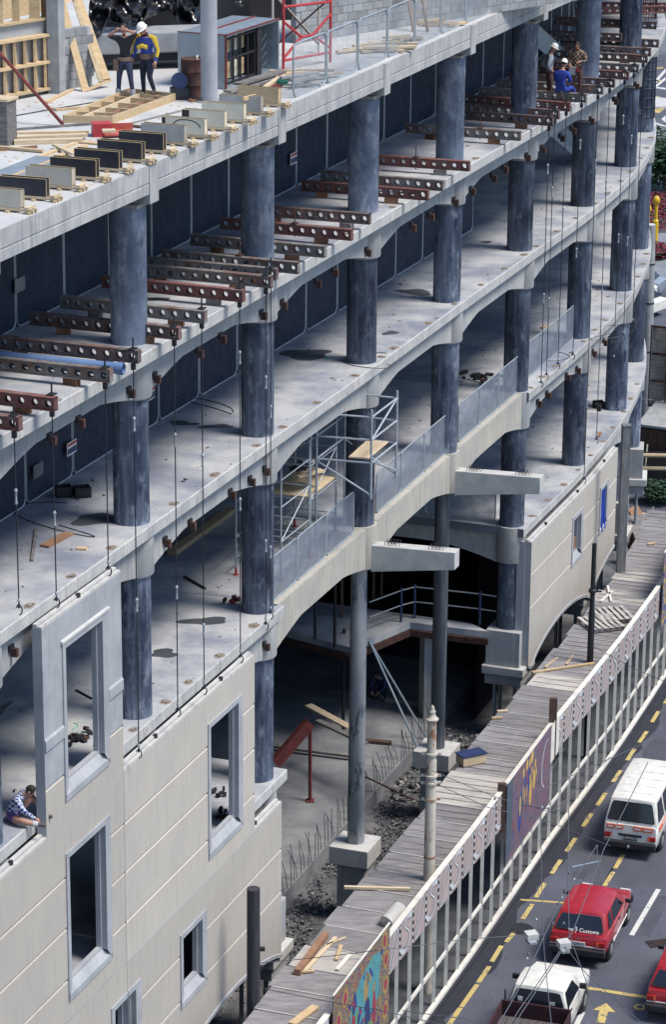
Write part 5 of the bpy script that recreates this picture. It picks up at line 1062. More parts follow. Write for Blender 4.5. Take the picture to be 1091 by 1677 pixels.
p = P4(93, 152); t = boxthing('concrete_pier', 'square grey concrete pier rising left of the leaning frame', 'pier', p, (.30, .34, 3.6), ang(1.8), MT['block'], 'shaft')
def blockwall(lab, A, Bp, rows, name='block_wall', hole=None, m='block', bw=.40, bh=.2):
    t = thing(name, lab, 'wall', A); d = (Bp-A); Lw = d.length; d.normalize(); az = math.atan2(d.y, d.x); me = None; n = int(Lw/bw)
    b = MB(); b.box((0, 0, 0), (bw-.012, .19, bh-.012)); k = 0
    for r in range(rows):
        for i in range(n):
            x = (i+.5)*bw+(.2 if r % 2 else 0)
            if hole and hole[0] < x < hole[1] and hole[2] < r*bh < hole[3]: continue
            if me is None: o = build(b, 'block', MT[m], t, True); me = o.data
            else: o = bpy.data.objects.new('block', me); COL.objects.link(o); o.parent = t
            o.location = (d.x*x, d.y*x, (r+.5)*bh); o.rotation_euler = (0, 0, az); k += 1
    b = MB(); b.box(Vector((d.x*Lw/2, d.y*Lw/2, rows*bh/2)) if not hole else Vector((d.x*hole[0]/2, d.y*hole[0]/2, rows*bh/2)), ((Lw if not hole else hole[0])-.05, .15, rows*bh-.03), az); build(b, 'mortar_core', MT['dark'] if False else MT['beam'], t, True)
    if hole: x0, x1 = hole[1], Lw; b = MB(); b.box(Vector((d.x*(x0+x1)/2, d.y*(x0+x1)/2, rows*bh/2)), (x1-x0-.05, .15, rows*bh-.03), az); build(b, 'mortar_core', MT['beam'], t, True)
    return t
blockwall('low grey block wall behind the leaning pine frame', P4(100, 146), P4(148, 138)+Vector((0, .0, 0)), 7)
# raised timber wall and pigeonhole boxing at the far left
A, C = P4(-30, 172), P4(79, 152); d = (C-A); L_ = d.length; d.normalize(); t = thing('upstand_wall', 'grey concrete upstand at the far left carrying a pine stud wall', 'wall', A); b = MB(); b.bar(A+Vector((0, .3, .85)), C+Vector((0, .3, .85)), .25, 1.7); build(b, 'upstand', MT['surround'], t)
b = MB(); b.bar(A+Vector((0, .18, 1.72)), C+Vector((0, .18, 1.72)), .28, .05); build(b, 'sole_plate', MT['timber'], t)
for k, ww in ((.30, .10), (.52, .17), (.80, .24), (.97, .2)):
    p = A+d*L_*k+Vector((0, .2, 1.74)); b = MB(); b.bar(p, p+Vector((0, 0, 2.2)), ww, .1, up=(0, 1, 0)); build(b, 'stud', MT['timber'] if k < .9 else MT['orangewood'], t)
b = MB(); p = A+d*L_*.25+Vector((0, .15, 2.35)); b.bar(p, p+d*.9, .1, .08); build(b, 'nogging', MT['timberpale'], t)
t = thing('pigeonhole_boxing', 'pine grid of square openings fixed to the upstand at far left', 'formwork', A+Vector((0, -.02, .12)))
w0, w1 = .2*L_, .965*L_
for k in range(6): p = A+d*(w0+(w1-w0)*k/5)+Vector((0, 0, .12)); b = MB(); b.bar(p, p+Vector((0, 0, 1.25)), .06, .3, up=(0, 1, 0)); build(b, 'divider', MT['timber'], t)
for z in (.12, .74, 1.36): b = MB(); b.bar(A+d*w0+Vector((0, 0, z)), A+d*w1+Vector((0, 0, z)), .3, .06); build(b, 'shelf', MT['timber'], t)
b = MB(); b.bar(A+d*w0+Vector((0, .145, .74)), A+d*w1+Vector((0, .145, .74)), .01, 1.2); build(b, 'backing', MT['dark'], t)  # near-black sheet paints the dark inside the square openings
b = MB(); a0 = P4(103, 204, .03); a1 = on_y(-25, 60, a0.y+.5); b.tube([a1, a0], .042, 8); tag(build(b, 'steel_prop', MT['redox']), 'long purple brown steel prop slanting across the top left corner', 'prop')
t = boxthing('column_box_form', 'upright grey timber box form cut by the left picture edge', 'formwork', P4(3, 236), (.48, .45, .95), ang(.5), MT['timberold'], 'box_sides'); b = MB(); b.box((0, 0, .97), (.56, .52, .05)); build(b, 'top_board', MT['timberpale'], t, True)
# ply wall beyond, pale equipment
b = MB(); q0, q1_ = P4(-40, 120), P4(70, 96); b.bar(q0+Vector((0, 3, 1.9)), q1_+Vector((0, 3, 1.9)), .05, 2.2); tag(build(b, 'plywood_wall', MT['timber']), 'sheet of pine plywood standing behind the stud wall at top left', 'plywood')
# black polythene over the rear opening, trailer below it
t = thing('black_sheeting', 'shiny black plastic sheeting draped behind the two workers', 'plastic sheet', P4(250, 60)); b = MB(); nx, nz = 150, 44; base = P4(148, 134)+Vector((0, .9, 0)); end = P4(402, 84)+Vector((0, .9, 0)); dd = end-base; vs = []
for i in range(nx+1):
    for j in range(nz+1):
        f = i/nx; g = j/nz; p = base+dd*f; lo = .62+.30*abs(sin(f*5.2))+.16*sin(f*17); z = 2.9*(1-g)+(lo+.25)*g; k = .13*sin(f*43+g*9)+.10*sin(f*71-g*17)+.12*sin(f*19+g*24)+.05*sin(f*120+g*40)
        vs.append((p.x+.1*sin(g*7+f*30), p.y+k, Z+z))
b.add(vs, [(i*(nz+1)+j, i*(nz+1)+j+1, (i+1)*(nz+1)+j+1, (i+1)*(nz+1)+j) for i in range(nx) for j in range(nz)]); build(b, 'sheet', MT['plastic'], t, smooth=True)
b = MB(); b.bar(base+Vector((0, .3, 3.15)), end+Vector((0, .3, 3.15)), .15, .2); build(b, 'head_beam', MT['redox'], t)
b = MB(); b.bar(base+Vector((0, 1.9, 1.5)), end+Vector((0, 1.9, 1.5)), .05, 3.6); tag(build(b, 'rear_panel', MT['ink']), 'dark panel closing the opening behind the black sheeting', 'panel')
t = thing('trailer', 'grey trailer tail with two round red lamps behind the workers', 'trailer', P4(230, 118)); p = P4(222, 122)+Vector((0, .7, 0)); a = .28
b = MB(); b.box(p+Vector((0, .5, .66)), (3.9, 1.2, .50), a); build(b, 'body', MT['block'], t, bevel=.04)
b = MB(); b.box(p+Vector((0, .5, .30)), (3.7, 1.0, .2), a); build(b, 'chassis', MT['ink'], t)
for (u, v) in ((277, 118), (285.5, 119)):
    q = on_y(u, v, p.y+.42); b = MB(); R = Matrix.Rotation(pi/2, 3, 'X'); n = 14; b.add([q+R @ Vector((.07*cos(k*2*pi/n), .07*sin(k*2*pi/n), 0))+Vector((0, -.12, 0)) for k in range(n)]+[q+Vector((0, -.17, 0))], [(k, (k+1) % n, n) for k in range(n)]); build(b, 'round_lamp', MT['lampred'], t, fixn=False)
for k in (-1.4, 1.3): b = MB(); c = p+Vector((k*cos(a), k*sin(a)-.1, .33)); b.tube([c, c+Vector((0, .25, 0))], .33, 18); build(b, 'wheel', MT['tyre'], t)
t = thing('oil_drum', 'rusty brown oil drum left of the big sheet metal duct', 'drum', P4(316, 158)); b = MB(); b.lathe((0, 0, 0), [(.285, 0), (.29, .02), (.28, .04), (.28, .28), (.295, .3), (.28, .32), (.28, .58), (.295, .6), (.28, .62), (.28, .86), (.29, .88), (.27, .885), (.26, .86)], 26); build(b, 'drum_body', MT['rust'], t, True, smooth=True); b = MB(); b.box((.1, .0, .88), (.03, .25, .12)); build(b, 'stick', MT['white'], t, True)
t = thing('engine_set', 'small grey engine with a blue flywheel beside the drum', 'machine', P4(294, 162)); b = MB(); b.box((0, 0, .14), (.42, .34, .26), .2); build(b, 'casing', MT['wire'], t, True, bevel=.03); b = MB(); b.lathe((0, 0, 0), [(.05, -.03), (.19, -.03), (.20, 0), (.19, .03), (.05, .03)], 18); o = build(b, 'flywheel', MT['bluepaint'], t, True); o.rotation_euler = (pi/2-.2, 0, .3); o.location = (0, -.05, .42)
# grey steel column through the deck
t = thing('steel_column', 'tall smooth grey round column standing on the deck before the duct', 'column', P4(342.5, 166)); b = MB(); b.lathe((0, 0, 0), [(.195, 0), (.19, 3.2)], 28); build(b, 'shaft', MT['surround'], t, True, smooth=True); b = MB(); b.box((0, 0, .015), (.5, .5, .03)); build(b, 'base_plate', MT['block'], t, True)
# big sheet metal duct section lying open side out
t = thing('duct_section', 'big open sheet metal duct section with black reinforcing grid inside', 'duct', P4(370, 147)); A = P4(370, 147); E_ = P4(457, 116); d = (E_-A); Ld = d.length; d.normalize(); nb_ = Vector((-d.y, d.x, 0)); Hd = on_y(370, 58, A.y).z-Z; dp = 1.25
def dpan(o0, o1, nm, m, th=.04):   # o = (along, back, up)
    f = lambda o: A+d*o[0]+nb_*o[1]+Vector((0, 0, o[2])); a = f(o0); c = f(o1); b = MB()
    X = [(o0[0], o1[0]), (o0[1], o1[1]), (o0[2], o1[2])]; vs = [f((X[0][i], X[1][j], X[2][k])) for k in (0, 1) for j in (0, 1) for i in (0, 1)]
    b.add(vs, [(0, 2, 3, 1), (4, 5, 7, 6), (0, 1, 5, 4), (2, 6, 7, 3), (0, 4, 6, 2), (1, 3, 7, 5)]); return build(b, nm, m, t)
dpan((0, 0, 0), (Ld, dp, .05), 'duct_floor', MT['sheetmetal']); dpan((0, 0, Hd-.05), (Ld, dp, Hd), 'duct_roof', MT['sheetmetal']); dpan((0, 0, .05), (.05, dp, Hd-.05), 'duct_side', MT['sheetmetal']); dpan((Ld-.05, 0, .05), (Ld, dp, Hd-.05), 'duct_side', MT['sheetmetal']); dpan((.05, dp-.05, .05), (Ld-.05, dp, Hd-.05), 'duct_back', MT['sheetmetal'])
for o0, o1 in (((-.02, -.02, Hd-.01), (Ld+.02, .02, Hd+.02)), ((-.02, -.02, -.0), (.02, .02, Hd)), ((-.02, dp*.50, Hd), (Ld, dp*.53, Hd+.03)), ((-.02, .0, Hd), (.02, dp, Hd+.02))): dpan(o0, o1, 'flange', MT['redox'])
for k in range(5): x = Ld*(.08+.13*k); dpan((x, .10, .05), (x+.04, .14, Hd-.05), 'grid_bar', MT['ink'])
for z in (.08, .5*Hd, Hd-.16): dpan((Ld*.06, .09, z), (Ld*.68, .13, z+.04), 'grid_bar', MT['ink'])
for k in range(4):
    for zz in (.12, .58*Hd): dpan((Ld*(.12+.13*k), .35, zz), (Ld*(.19+.13*k), .40, zz+.30*Hd), 'lagging_strip', MT['timber'] if k % 2 else MT['creamply'])
dpan((Ld*.62, .05, .05), (Ld*.70, .5, Hd-.1), 'black_post', MT['ink'])
def frame_stack(n=4):
    for k in range(n):
        x = Ld*(.80+.05*k) if k < 3 else Ld*.9; b = MB(); f = lambda a_, b_, c_: A+d*a_+nb_*b_+Vector((0, 0, c_))
        for q in range(5): z0 = .15+q*Hd*.17; b.tube([f(Ld*.74, .12, z0), f(Ld*.84, .12, z0+Hd*.13), f(Ld*.94, .12, z0)], .012, 4)
        build(b, 'rebar_zigzag', MT['wire'], t); break
frame_stack()
# timber heaps on the deck
def planks(lst):
    for pa, pb, wd, th, m, z, lab in lst:
        a, c = P4(*pa, z+th/2), P4(*pb, z+th/2); b = MB(); b.bar(a, c, wd, th); tag(build(b, 'loose_plank', MT[m]), lab, 'plank')
planks([((22, 212), (147, 203), .08, .05, 'timberold', .0, 'thin grey pole lying farthest back in the left timber heap'), ((24, 218), (145, 216), .10, .05, 'timber', .0, 'pine batten lying second back in the left timber heap'), ((22, 226), (142, 221), .16, .07, 'timberpale', .05, 'wide pale plank on top of the left timber heap'), ((22, 233), (135, 230), .16, .1, 'timberpale', .0, 'thick plank at the front of the left timber heap'), ((-10, 240), (70, 247), .10, .05, 'timber', .02, 'short batten at the left edge below the box form'), ((-10, 246), (60, 240), .08, .05, 'orangewood', .0, 'brown batten crossing the short one at the left edge'),
        ((50, 262), (124, 234), .12, .05, 'timber', .0, 'left pine batten of the crossed pair'), ((75, 264), (140, 238), .12, .05, 'timber', .0, 'long pine batten right of the crossed pair'), ((88, 237), (122, 253), .10, .04, 'timberpale', .06, 'short batten crossing over two longer ones'), ((128, 232), (170, 236), .22, .04, 'timber', .0, 'short wide board beside the red box'),
        ((190, 208), (295, 182), .05, .03, 'timberold', .0, 'long thin batten pointing from the red box towards the column'), ((215, 206), (233, 208), .16, .04, 'brownwood', .0, 'small dark block behind the grey form box'), ((90, 180), (135, 176), .12, .05, 'timber', .0, 'short pine batten beside the floor frame at left'), ((75, 168), (117, 147), .10, .05, 'timber', .0, 'pine batten at the foot of the block wall'),
        ((310, 165), (330, 163), .2, .05, 'orangewood', .0, 'small brown board left of the round grey column'), ((390, 138), (462, 116), .26, .05, 'timberold', .15, 'top grey plank of the stack before the duct'), ((372, 150), (455, 128), .22, .06, 'timberold', .05, 'lower grey plank of the stack before the duct'), ((430, 148), (466, 124), .12, .12, 'timberpale', .0, 'pale square timber left of the first mesh guard panel'), ((440, 150), (470, 128), .10, .10, 'redox', .05, 'brown bar beside the pale square timber'), ((398, 162), (418, 157), .06, .08, 'timber', .35, 'yellow level lying over the grey form box')])
planks([((-5, 294), (85, 258), .75, .03, 'sheetmetal', .03, 'long grey metal decking sheet lying at the left picture edge'), ((-5, 300), (88, 263), .06, .08, 'timber', .0, 'pine runner along the front of the grey decking sheet')])
t = thing('red_chute', 'red metal tray lying open on the deck behind the black form boxes', 'metal tray', P4(182, 226)); c = P4(166, 222); b = MB(); b.box(c+Vector((0, 0, .14)), (.40, .4, .28), .2); build(b, 'red_end_box', MT['redpaint'], t); c = P4(192, 222); b = MB(); b.box(c+Vector((0, 0, .06)), (.62, .6, .04), .2); b.box(c+Vector((0, .28, .14)), (.62, .03, .16), .2); build(b, 'red_tray', mat('faded_red_paint', (.50, .12, .09), (.38, .10, .08), scale=4), t); c = P4(178, 214, .2); b = MB(); b.box(c, (.28, .22, .05), .2); build(b, 'folded_flap', MT['timberpale'], t)
b = MB(); b.tube([P4(452, 134, .3)+Vector((k*.04*cos(.4), 0, 0)) for k in range(9)], [.02, .05, .06, .06, .06, .06, .06, .05, .02], 8); tag(build(b, 'green_bag', plain('green_cloth', (.02, .14, .10), .8), smooth=True), 'dark green bundle on the stack of planks before the duct', 'bag')
# block wall beyond the mesh guard, red access scaffold
blockwall('tall grey block wall with a dark window opening beyond the wire mesh guards', P4(478, 92)+Vector((0, 2.2, 0)), P4(478, 92)+Vector((8.6, 11.6, 0)), 18, hole=(3.55, 4.3, 1.3, 3.9))
q = P4(478, 92)+Vector((0, 2.2, 0)); dw = Vector((8.6, 11.6, 0)).normalized(); b = MB(); b.box(q+dw*4.2+Vector((0, 0, 2.6)), (.1, .25, 2.6), math.atan2(dw.y, dw.x)); tag(build(b, 'window_jamb', MT['timber']), 'pine jamb standing in the dark window opening of the block wall', 'window jamb')
b = MB(); b.bar(q+dw*3.2+Vector((.3, -.4+.9, 2.6)), q+dw*4.8+Vector((.3, .5, 2.6)), .05, 2.6); tag(build(b, 'opening_dark_panel', MT['ink']), 'black panel painted as the darkness behind the window opening of the block wall', 'panel')  # black sheet stands in for the unlit space behind the window
b = MB(); p = P4(418, 70)+Vector((0, 4, 0)); b.box(p+Vector((0, 0, 2)), (2.2, .1, 4.4), .3); tag(build(b, 'door_dark_panel', MT['ink']), 'tall black panel painted as a dark opening behind the sheet metal duct', 'opening')  # flat black box paints the dark of a doorway
t = thing('red_access_scaffold', 'red and white tubular access scaffold behind the first wire mesh guards', 'scaffolding', P4(465, 118)); a0, a1_ = P4(464, 116), P4(541, 102); V = lambda p, z: Vector((p.x, p.y, Z+z)); bk_ = Vector((-.3, 1.6, 0))
tubes(t, [(V(a0, 0), V(a0, 2.1)), (V(a1_, 0), V(a1_, 2.0)), (V(a0, 1.55), V(a1_, 1.5)), (V(a0, .25), V(a1_, .25)), (V(a0, 1.2), V(a0.lerp(a1_, .38), .75)), (V(a0, .3), V(a0.lerp(a1_, .38), .75)), (V(a0.lerp(a1_, .38), .75), V(a0.lerp(a1_, .62), .75)), (V(a0.lerp(a1_, .62), .75), V(a1_, 1.2)), (V(a0.lerp(a1_, .62), .75), V(a1_, .35))], 'redpaint', .035, 'red_tube')
b0, b1_ = a0+bk_, a1_+bk_; tubes(t, [(V(b0, 0), V(b0, 2.2)), (V(b1_, 0), V(b1_, 2.2)), (V(b0, 1.7), V(b1_, 1.7)), (V(b0, 1.7), V(b1_, .2))], 'cream', .03, 'pale_tube'); tubes(t, [(V(a0, 1.6), V(b1_, .2)), (V(a1_, 1.6), V(b0, .3))], 'rust', .022, 'cross_brace')
t = thing('timber_ladder', 'orange timber ladder leaning on the block wall near the top edge', 'ladder', P4(685, 40)); a0 = P4(680, 66)+Vector((0, 1.5, 0)); tp = a0+Vector((-.5, 1.2, 2.8))
for k in (0, .38): b = MB(); b.bar(a0+Vector((k, 0, 0)), tp+Vector((k, 0, 0)), .05, .08); build(b, 'stile', MT['orangewood'], t)
for k in range(9): q = a0.lerp(tp, .08+k*.1); b = MB(); b.bar(q, q+Vector((.38, 0, 0)), .03, .04); build(b, 'rung', MT['timber'], t)
for i, (u, v, w_, h_, m, lab) in enumerate([(505, 128, 1.3, .12, 'timberpale', 'pale board stack seen through the second wire mesh guard'), (500, 140, 1.2, .2, 'greyply', 'grey sheet bundle seen through the first wire mesh guard'), (606, 82, 1.8, .10, 'timberpale', 'pale timber heap seen through the fourth wire mesh guard'), (660, 68, 1.1, .12, 'timberpale', 'pale timber heap seen through the fifth wire mesh guard'), (725, 40, 1.2, .12, 'timber', 'pine timber heap near the top edge behind the mesh guards')]):
    c = P4(u, v); t = thing('timber_stack', lab, 'timber stack', c); rk = random.Random(i+3)
    for k in range(7): b = MB(); x, y = rk.uniform(-w_/3, w_/3), rk.uniform(-.4, .4); r_ = rk.uniform(-.4, .9); b.box((x, y, h_*rk.random()+.04), (w_*rk.uniform(.5, .9), .12, .06), r_); build(b, 'board', MT[m], t, True)
# deck litter, hose, marks
b = MB()
rk = random.Random(9)
for i in range(240): c = P4(rk.uniform(0, 460), rk.uniform(165, 330), .008); so__ = so_of(c); r = rk.uniform(.015, .06); (so__[1] < .45) and b.box(c, (r*2, r, .012), rk.random()*6)
tag(build(b, 'wood_chips', MT['timberpale'], fixn=False), 'scattered wood chips and shavings on the top deck', 'wood chips', kind='stuff')
b = MB(); b.tube([P4(22, 190, .012), P4(90, 178, .012), P4(150, 168, .012), P4(200, 160, .012)], .018, 5); tag(build(b, 'dark_hose', MT['wire']), 'thin dark hose lying across the deck behind the floor frame', 'hose')
# ================================================================== PEOPLE
MT['shirtblack'] = plain('black_shirt', (.02, .022, .03), .8); MT['jeans'] = plain('dark_jeans', (.04, .05, .10), .85); MT['navy'] = plain('navy_trousers', (.022, .028, .055), .85); MT['jacketblue'] = plain('bright_blue_jacket', (.03, .08, .42), .6)
MT['jacketyellow'] = plain('yellow_jacket_panel', (.70, .48, .04), .6); MT['greysweater'] = plain('grey_sweater', (.26, .31, .37), .9); MT['brownpants'] = plain('brown_trousers', (.10, .05, .05), .9); MT['blueover'] = plain('blue_overall', (.02, .05, .33), .8); MT['socks'] = plain('grey_socks', (.45, .46, .47), .9); MT['purple'] = plain('purple_shorts', (.12, .07, .24), .8); MT['leather'] = plain('leather_tool_belt', (.20, .13, .10), .8)
def checked(name, c1, c2, sc_):
    m = bpy.data.materials.new(name); m.use_nodes = True; n = m.node_tree.nodes; l = m.node_tree.links; tc = n.new('ShaderNodeTexCoord'); ch = n.new('ShaderNodeTexChecker'); ch.inputs['Scale'].default_value = sc_; ch.inputs[1].default_value = (*c1, 1); ch.inputs[2].default_value = (*c2, 1)
    l.new(tc.outputs['Object'], ch.inputs[0]); l.new(ch.outputs[0], n['Principled BSDF'].inputs['Base Color']); n['Principled BSDF'].inputs['Roughness'].default_value = .9; return m
MT['check_blue'] = checked('blue_white_check_shirt', (.02, .03, .16), (.50, .55, .68), 17); MT['check_brown'] = checked('brown_check_shirt', (.03, .02, .035), (.36, .25, .17), 15)
STAND = dict(pelvis=(0, 0, .95), spine=(0, 0, 1.15), chest=(0, 0, 1.36), neck=(0, 0, 1.50), head=(0, .015, 1.60), shL=(-.19, 0, 1.42), shR=(.19, 0, 1.42), elL=(-.25, -.02, 1.14), elR=(.25, -.02, 1.14), wrL=(-.26, .08, .90), wrR=(.26, .08, .90),
             hipL=(-.10, 0, .90), hipR=(.10, 0, .90), knL=(-.11, .03, .50), knR=(.11, .03, .50), anL=(-.12, 0, .09), anR=(.12, 0, .09), toL=(-.13, .17, .05), toR=(.13, .17, .05))
RAD = dict(pelvis=.145, spine=.13, chest=.155, neck=.062, head=.06, sh=.085, el=.052, wr=.036, hip=.105, kn=.066, an=.046, to=.042)
ED = [('pelvis', 'spine'), ('spine', 'chest'), ('chest', 'neck'), ('neck', 'head'), ('chest', 'shL'), ('chest', 'shR'), ('shL', 'elL'), ('elL', 'wrL'), ('shR', 'elR'), ('elR', 'wrR'), ('pelvis', 'hipL'), ('pelvis', 'hipR'), ('hipL', 'knL'), ('knL', 'anL'), ('anL', 'toL'), ('hipR', 'knR'), ('knR', 'anR'), ('anR', 'toR')]
def person(lab, loc, rz, pose, mats, helmet=False, hair=True, scale=1.0, facedir=(0, 1, 0), longsleeve=True, bulk=1.0):
    J = {k: Vector(v)*scale for k, v in {**STAND, **pose}.items()}; names = list(J)
    me = bpy.data.meshes.new('p'); me.from_pydata([J[k] for k in names], [(names.index(a), names.index(c)) for a, c in ED], [])
    o = bpy.data.objects.new('p', me); COL.objects.link(o); md = o.modifiers.new('s', 'SKIN'); md.use_smooth_shade = True; md.branch_smoothing = .6
    for k in names:
        key = k.rstrip('LR') if k not in ('neck',) else k; r = RAD[key]*scale*(bulk if key in ('pelvis', 'spine', 'chest', 'sh', 'el', 'hip') else 1); v = me.skin_vertices[0].data[names.index(k)]; v.radius = (r, r*.8 if key in ('chest', 'pelvis', 'spine') else r); v.use_root = (k == 'pelvis')
    sb = o.modifiers.new('u', 'SUBSURF'); sb.levels = 2; sb.render_levels = 2
    dg = bpy.context.evaluated_depsgraph_get(); em = bpy.data.meshes.new_from_object(o.evaluated_get(dg)); bpy.data.objects.remove(o)
    MI = ['skin', mats['top'], mats['legs'], mats.get('feet', 'boots'), mats.get('lower', mats['legs']), mats.get('arm', mats['top'])]
    zone = {('chest', 'neck'): 1, ('neck', 'head'): 0, ('pelvis', 'spine'): 1, ('spine', 'chest'): 1, ('chest', 'shL'): 1, ('chest', 'shR'): 1, ('shL', 'elL'): 5, ('shR', 'elR'): 5, ('elL', 'wrL'): 5 if longsleeve else 0, ('elR', 'wrR'): 5 if longsleeve else 0, ('pelvis', 'hipL'): 2, ('pelvis', 'hipR'): 2, ('hipL', 'knL'): 2, ('hipR', 'knR'): 2, ('knL', 'anL'): 4, ('knR', 'anR'): 4, ('anL', 'toL'): 3, ('anR', 'toR'): 3}
    bm = bmesh.new(); bm.from_mesh(em)
    for f in bm.faces:
        c = f.calc_center_median(); best = None
        for e in ED:
            a, d = J[e[0]], J[e[1]]; ab = d-a; t = max(0, min(1, (c-a).dot(ab)/ab.length_squared)); dist = (c-a-ab*t).length-.3*min(RAD[e[0].rstrip('LR')] if e[0] != 'neck' else .06, .1)
            if best is None or dist < best[0]: best = (dist, e, t)
        z = zone[best[1]]
        if best[1] == ('chest', 'neck') and best[2] > .85: z = 0
        if best[1][1].startswith('wr') and best[2] > .92: z = 0
        if mats.get('shorts') and best[1][1].startswith('kn') and best[2] > .42: z = 0
        if best[1] in (('knL', 'anL'), ('knR', 'anR')) and best[2] > .80: z = 3
        f.material_index = z; f.smooth = True
    fd = Vector(facedir).normalized(); side = fd.cross(Vector((0, 0, 1))).normalized(); up = side.cross(fd).normalized(); hc = J['head']+up*.075*scale+fd*.015
    def hball(off, r, mi, n=14, m=10):
        M = MB(); M.ball((0, 0, 0), r, n, m); vv = [bm.verts.new(hc+(side*(v[0]+off[0])+fd*(v[1]+off[1])+up*(v[2]+off[2]))*scale) for v in M.v]
        for fc in M.f:
            try: nf = bm.faces.new([vv[i] for i in fc]); nf.material_index = mi; nf.smooth = True
            except ValueError: pass
    hball((0, 0, 0), (.076, .095, .115), 0); hball((0, .03, -.075), (.052, .06, .045), 0, 10, 6); hball((0, .098, -.012), (.014, .022, .026), 0, 8, 6)
    for sx in (-1, 1): hball((sx*.078, -.01, -.01), (.014, .028, .034), 0, 8, 6); hball((sx*.030, .086, .016), (.011, .009, .008), 6, 8, 6)
    hball((0, .084, -.058), (.026, .012, .007), 7, 8, 6)
    for sfx in 'LR':                    # hands: palm, four fingers and a thumb
        w_, e_ = J['wr'+sfx], J['el'+sfx]; dv = (w_-e_).normalized(); up2 = Vector((0, 0, 1)) if abs(dv.z) < .9 else Vector((0, 1, 0)); sx = dv.cross(up2).normalized(); sz = sx.cross(dv)
        M = MB(); M.tube([w_-dv*.02, w_+dv*.03*scale, w_+dv*.09*scale], [.026*scale, .040*scale, .036*scale], 8)
        for q, (of, ln) in enumerate(((-.030, .065), (-.010, .078), (.010, .074), (.029, .058))):
            p0 = w_+dv*.08*scale+sx*of*scale; M.tube([p0, p0+(dv*ln*.55-sz*.012)*scale, p0+(dv*ln*.9-sz*.035)*scale], [.010*scale, .009*scale, .006*scale], 6)
        p0 = w_+dv*.03*scale+sx*.035*scale; M.tube([p0, p0+(dv*.03+sx*.025)*scale, p0+(dv*.06+sx*.03-sz*.015)*scale], [.013*scale, .011*scale, .008*scale], 6)
        vv = [bm.verts.new(v) for v in M.v]
        for fc in M.f:
            try: nf = bm.faces.new([vv[i] for i in fc]); nf.material_index = 8 if mats.get('glove') else 0; nf.smooth = True
            except ValueError: pass
    em2 = bpy.data.meshes.new('person'); bm.to_mesh(em2); bm.free()
    for k in MI: em2.materials.append(MT[k])
    em2.materials.append(MT['ink']); em2.materials.append(MT['lampred']); em2.materials.append(MT['boots'])
    body = bpy.data.objects.new('person', em2); COL.objects.link(body); body.location = loc; body.rotation_euler = (0, 0, rz); tag(body, lab, 'person')
    def local(m_, nm, mt): oo = build(m_, nm, MT[mt], body, True, smooth=True); return oo
    def hpt(x, y, z): return hc+(side*x+fd*y+up*z)*scale
    if helmet:
        M = MB(); n = 18; vs = []; prof = [(1.36, 1.42, .010), (1.34, 1.30, .014), (1.16, 1.18, .022), (1.14, 1.16, .05), (1.02, 1.05, .095), (.75, .8, .13), (.35, .4, .148), (.02, .02, .152)]
        for rx, ry, z in prof:
            for k in range(n): a = 2*pi*k/n; fr = 1.25 if (sin(a) > .3 and z < .02) else 1; vs.append(hpt(.086*rx*cos(a), .105*ry*sin(a)*fr-.005, z+.03))
        M.add(vs, [(i*n+k, i*n+(k+1) % n, (i+1)*n+(k+1) % n, (i+1)*n+k) for i in range(len(prof)-1) for k in range(n)]); local(M, 'helmet', 'helmet')
    if hair:
        M = MB(); n = 16; vs = []
        for j in range(7):
            t = (-.15+1.05*j/6)*pi/2
            for k in range(n): a = 2*pi*k/n; fr = .90 if sin(a) > .5 else 1.08; lift = .03 if sin(a) > .5 and j == 0 else 0; vs.append(hpt(.085*cos(t)*cos(a), .102*cos(t)*sin(a)*fr-.010, .125*sin(t)+.008+lift))
        M.add(vs, [(i*n+k, i*n+(k+1) % n, (i+1)*n+(k+1) % n, (i+1)*n+k) for i in range(6) for k in range(n)]+[tuple(range(6*n, 7*n))]); local(M, 'hair', 'hair')
    return body, local, J
# black-shirted carpenter, hands raised to his head
bd, lc, J = person('carpenter in black shirt and jeans with tool belt, both hands raised to his head', P4(205, 163), 2.75,
   dict(shL=(-.19, .02, 1.45), shR=(.19, .02, 1.45), elL=(-.36, .10, 1.60), elR=(.36, .14, 1.50), wrL=(-.14, .13, 1.66), wrR=(.15, .15, 1.64), hipL=(-.1, 0, .9), knL=(-.16, .02, .5), anL=(-.20, -.02, .09), knR=(.15, .02, .5), anR=(.18, 0, .09), toL=(-.23, .15, .05), toR=(.22, .16, .05)),
   dict(top='shirtblack', legs='jeans', lower='jeans', feet='boots'), hair=True, scale=.97, longsleeve=False)
M = MB(); M.lathe((0, 0, .90), [(.165, 0), (.17, .05), (.16, .09)], 18, cap=False); lc(M, 'tool_belt', 'leather'); M = MB(); M.box((.17, .06, .80), (.10, .18, .26)); lc(M, 'tool_pouch', 'leather')
for sx in (-.19, .175): M = MB(); M.lathe((sx, 0, .09), [(.065, 0), (.07, .10), (.062, .16)], 12); lc(M, 'sock', 'socks')
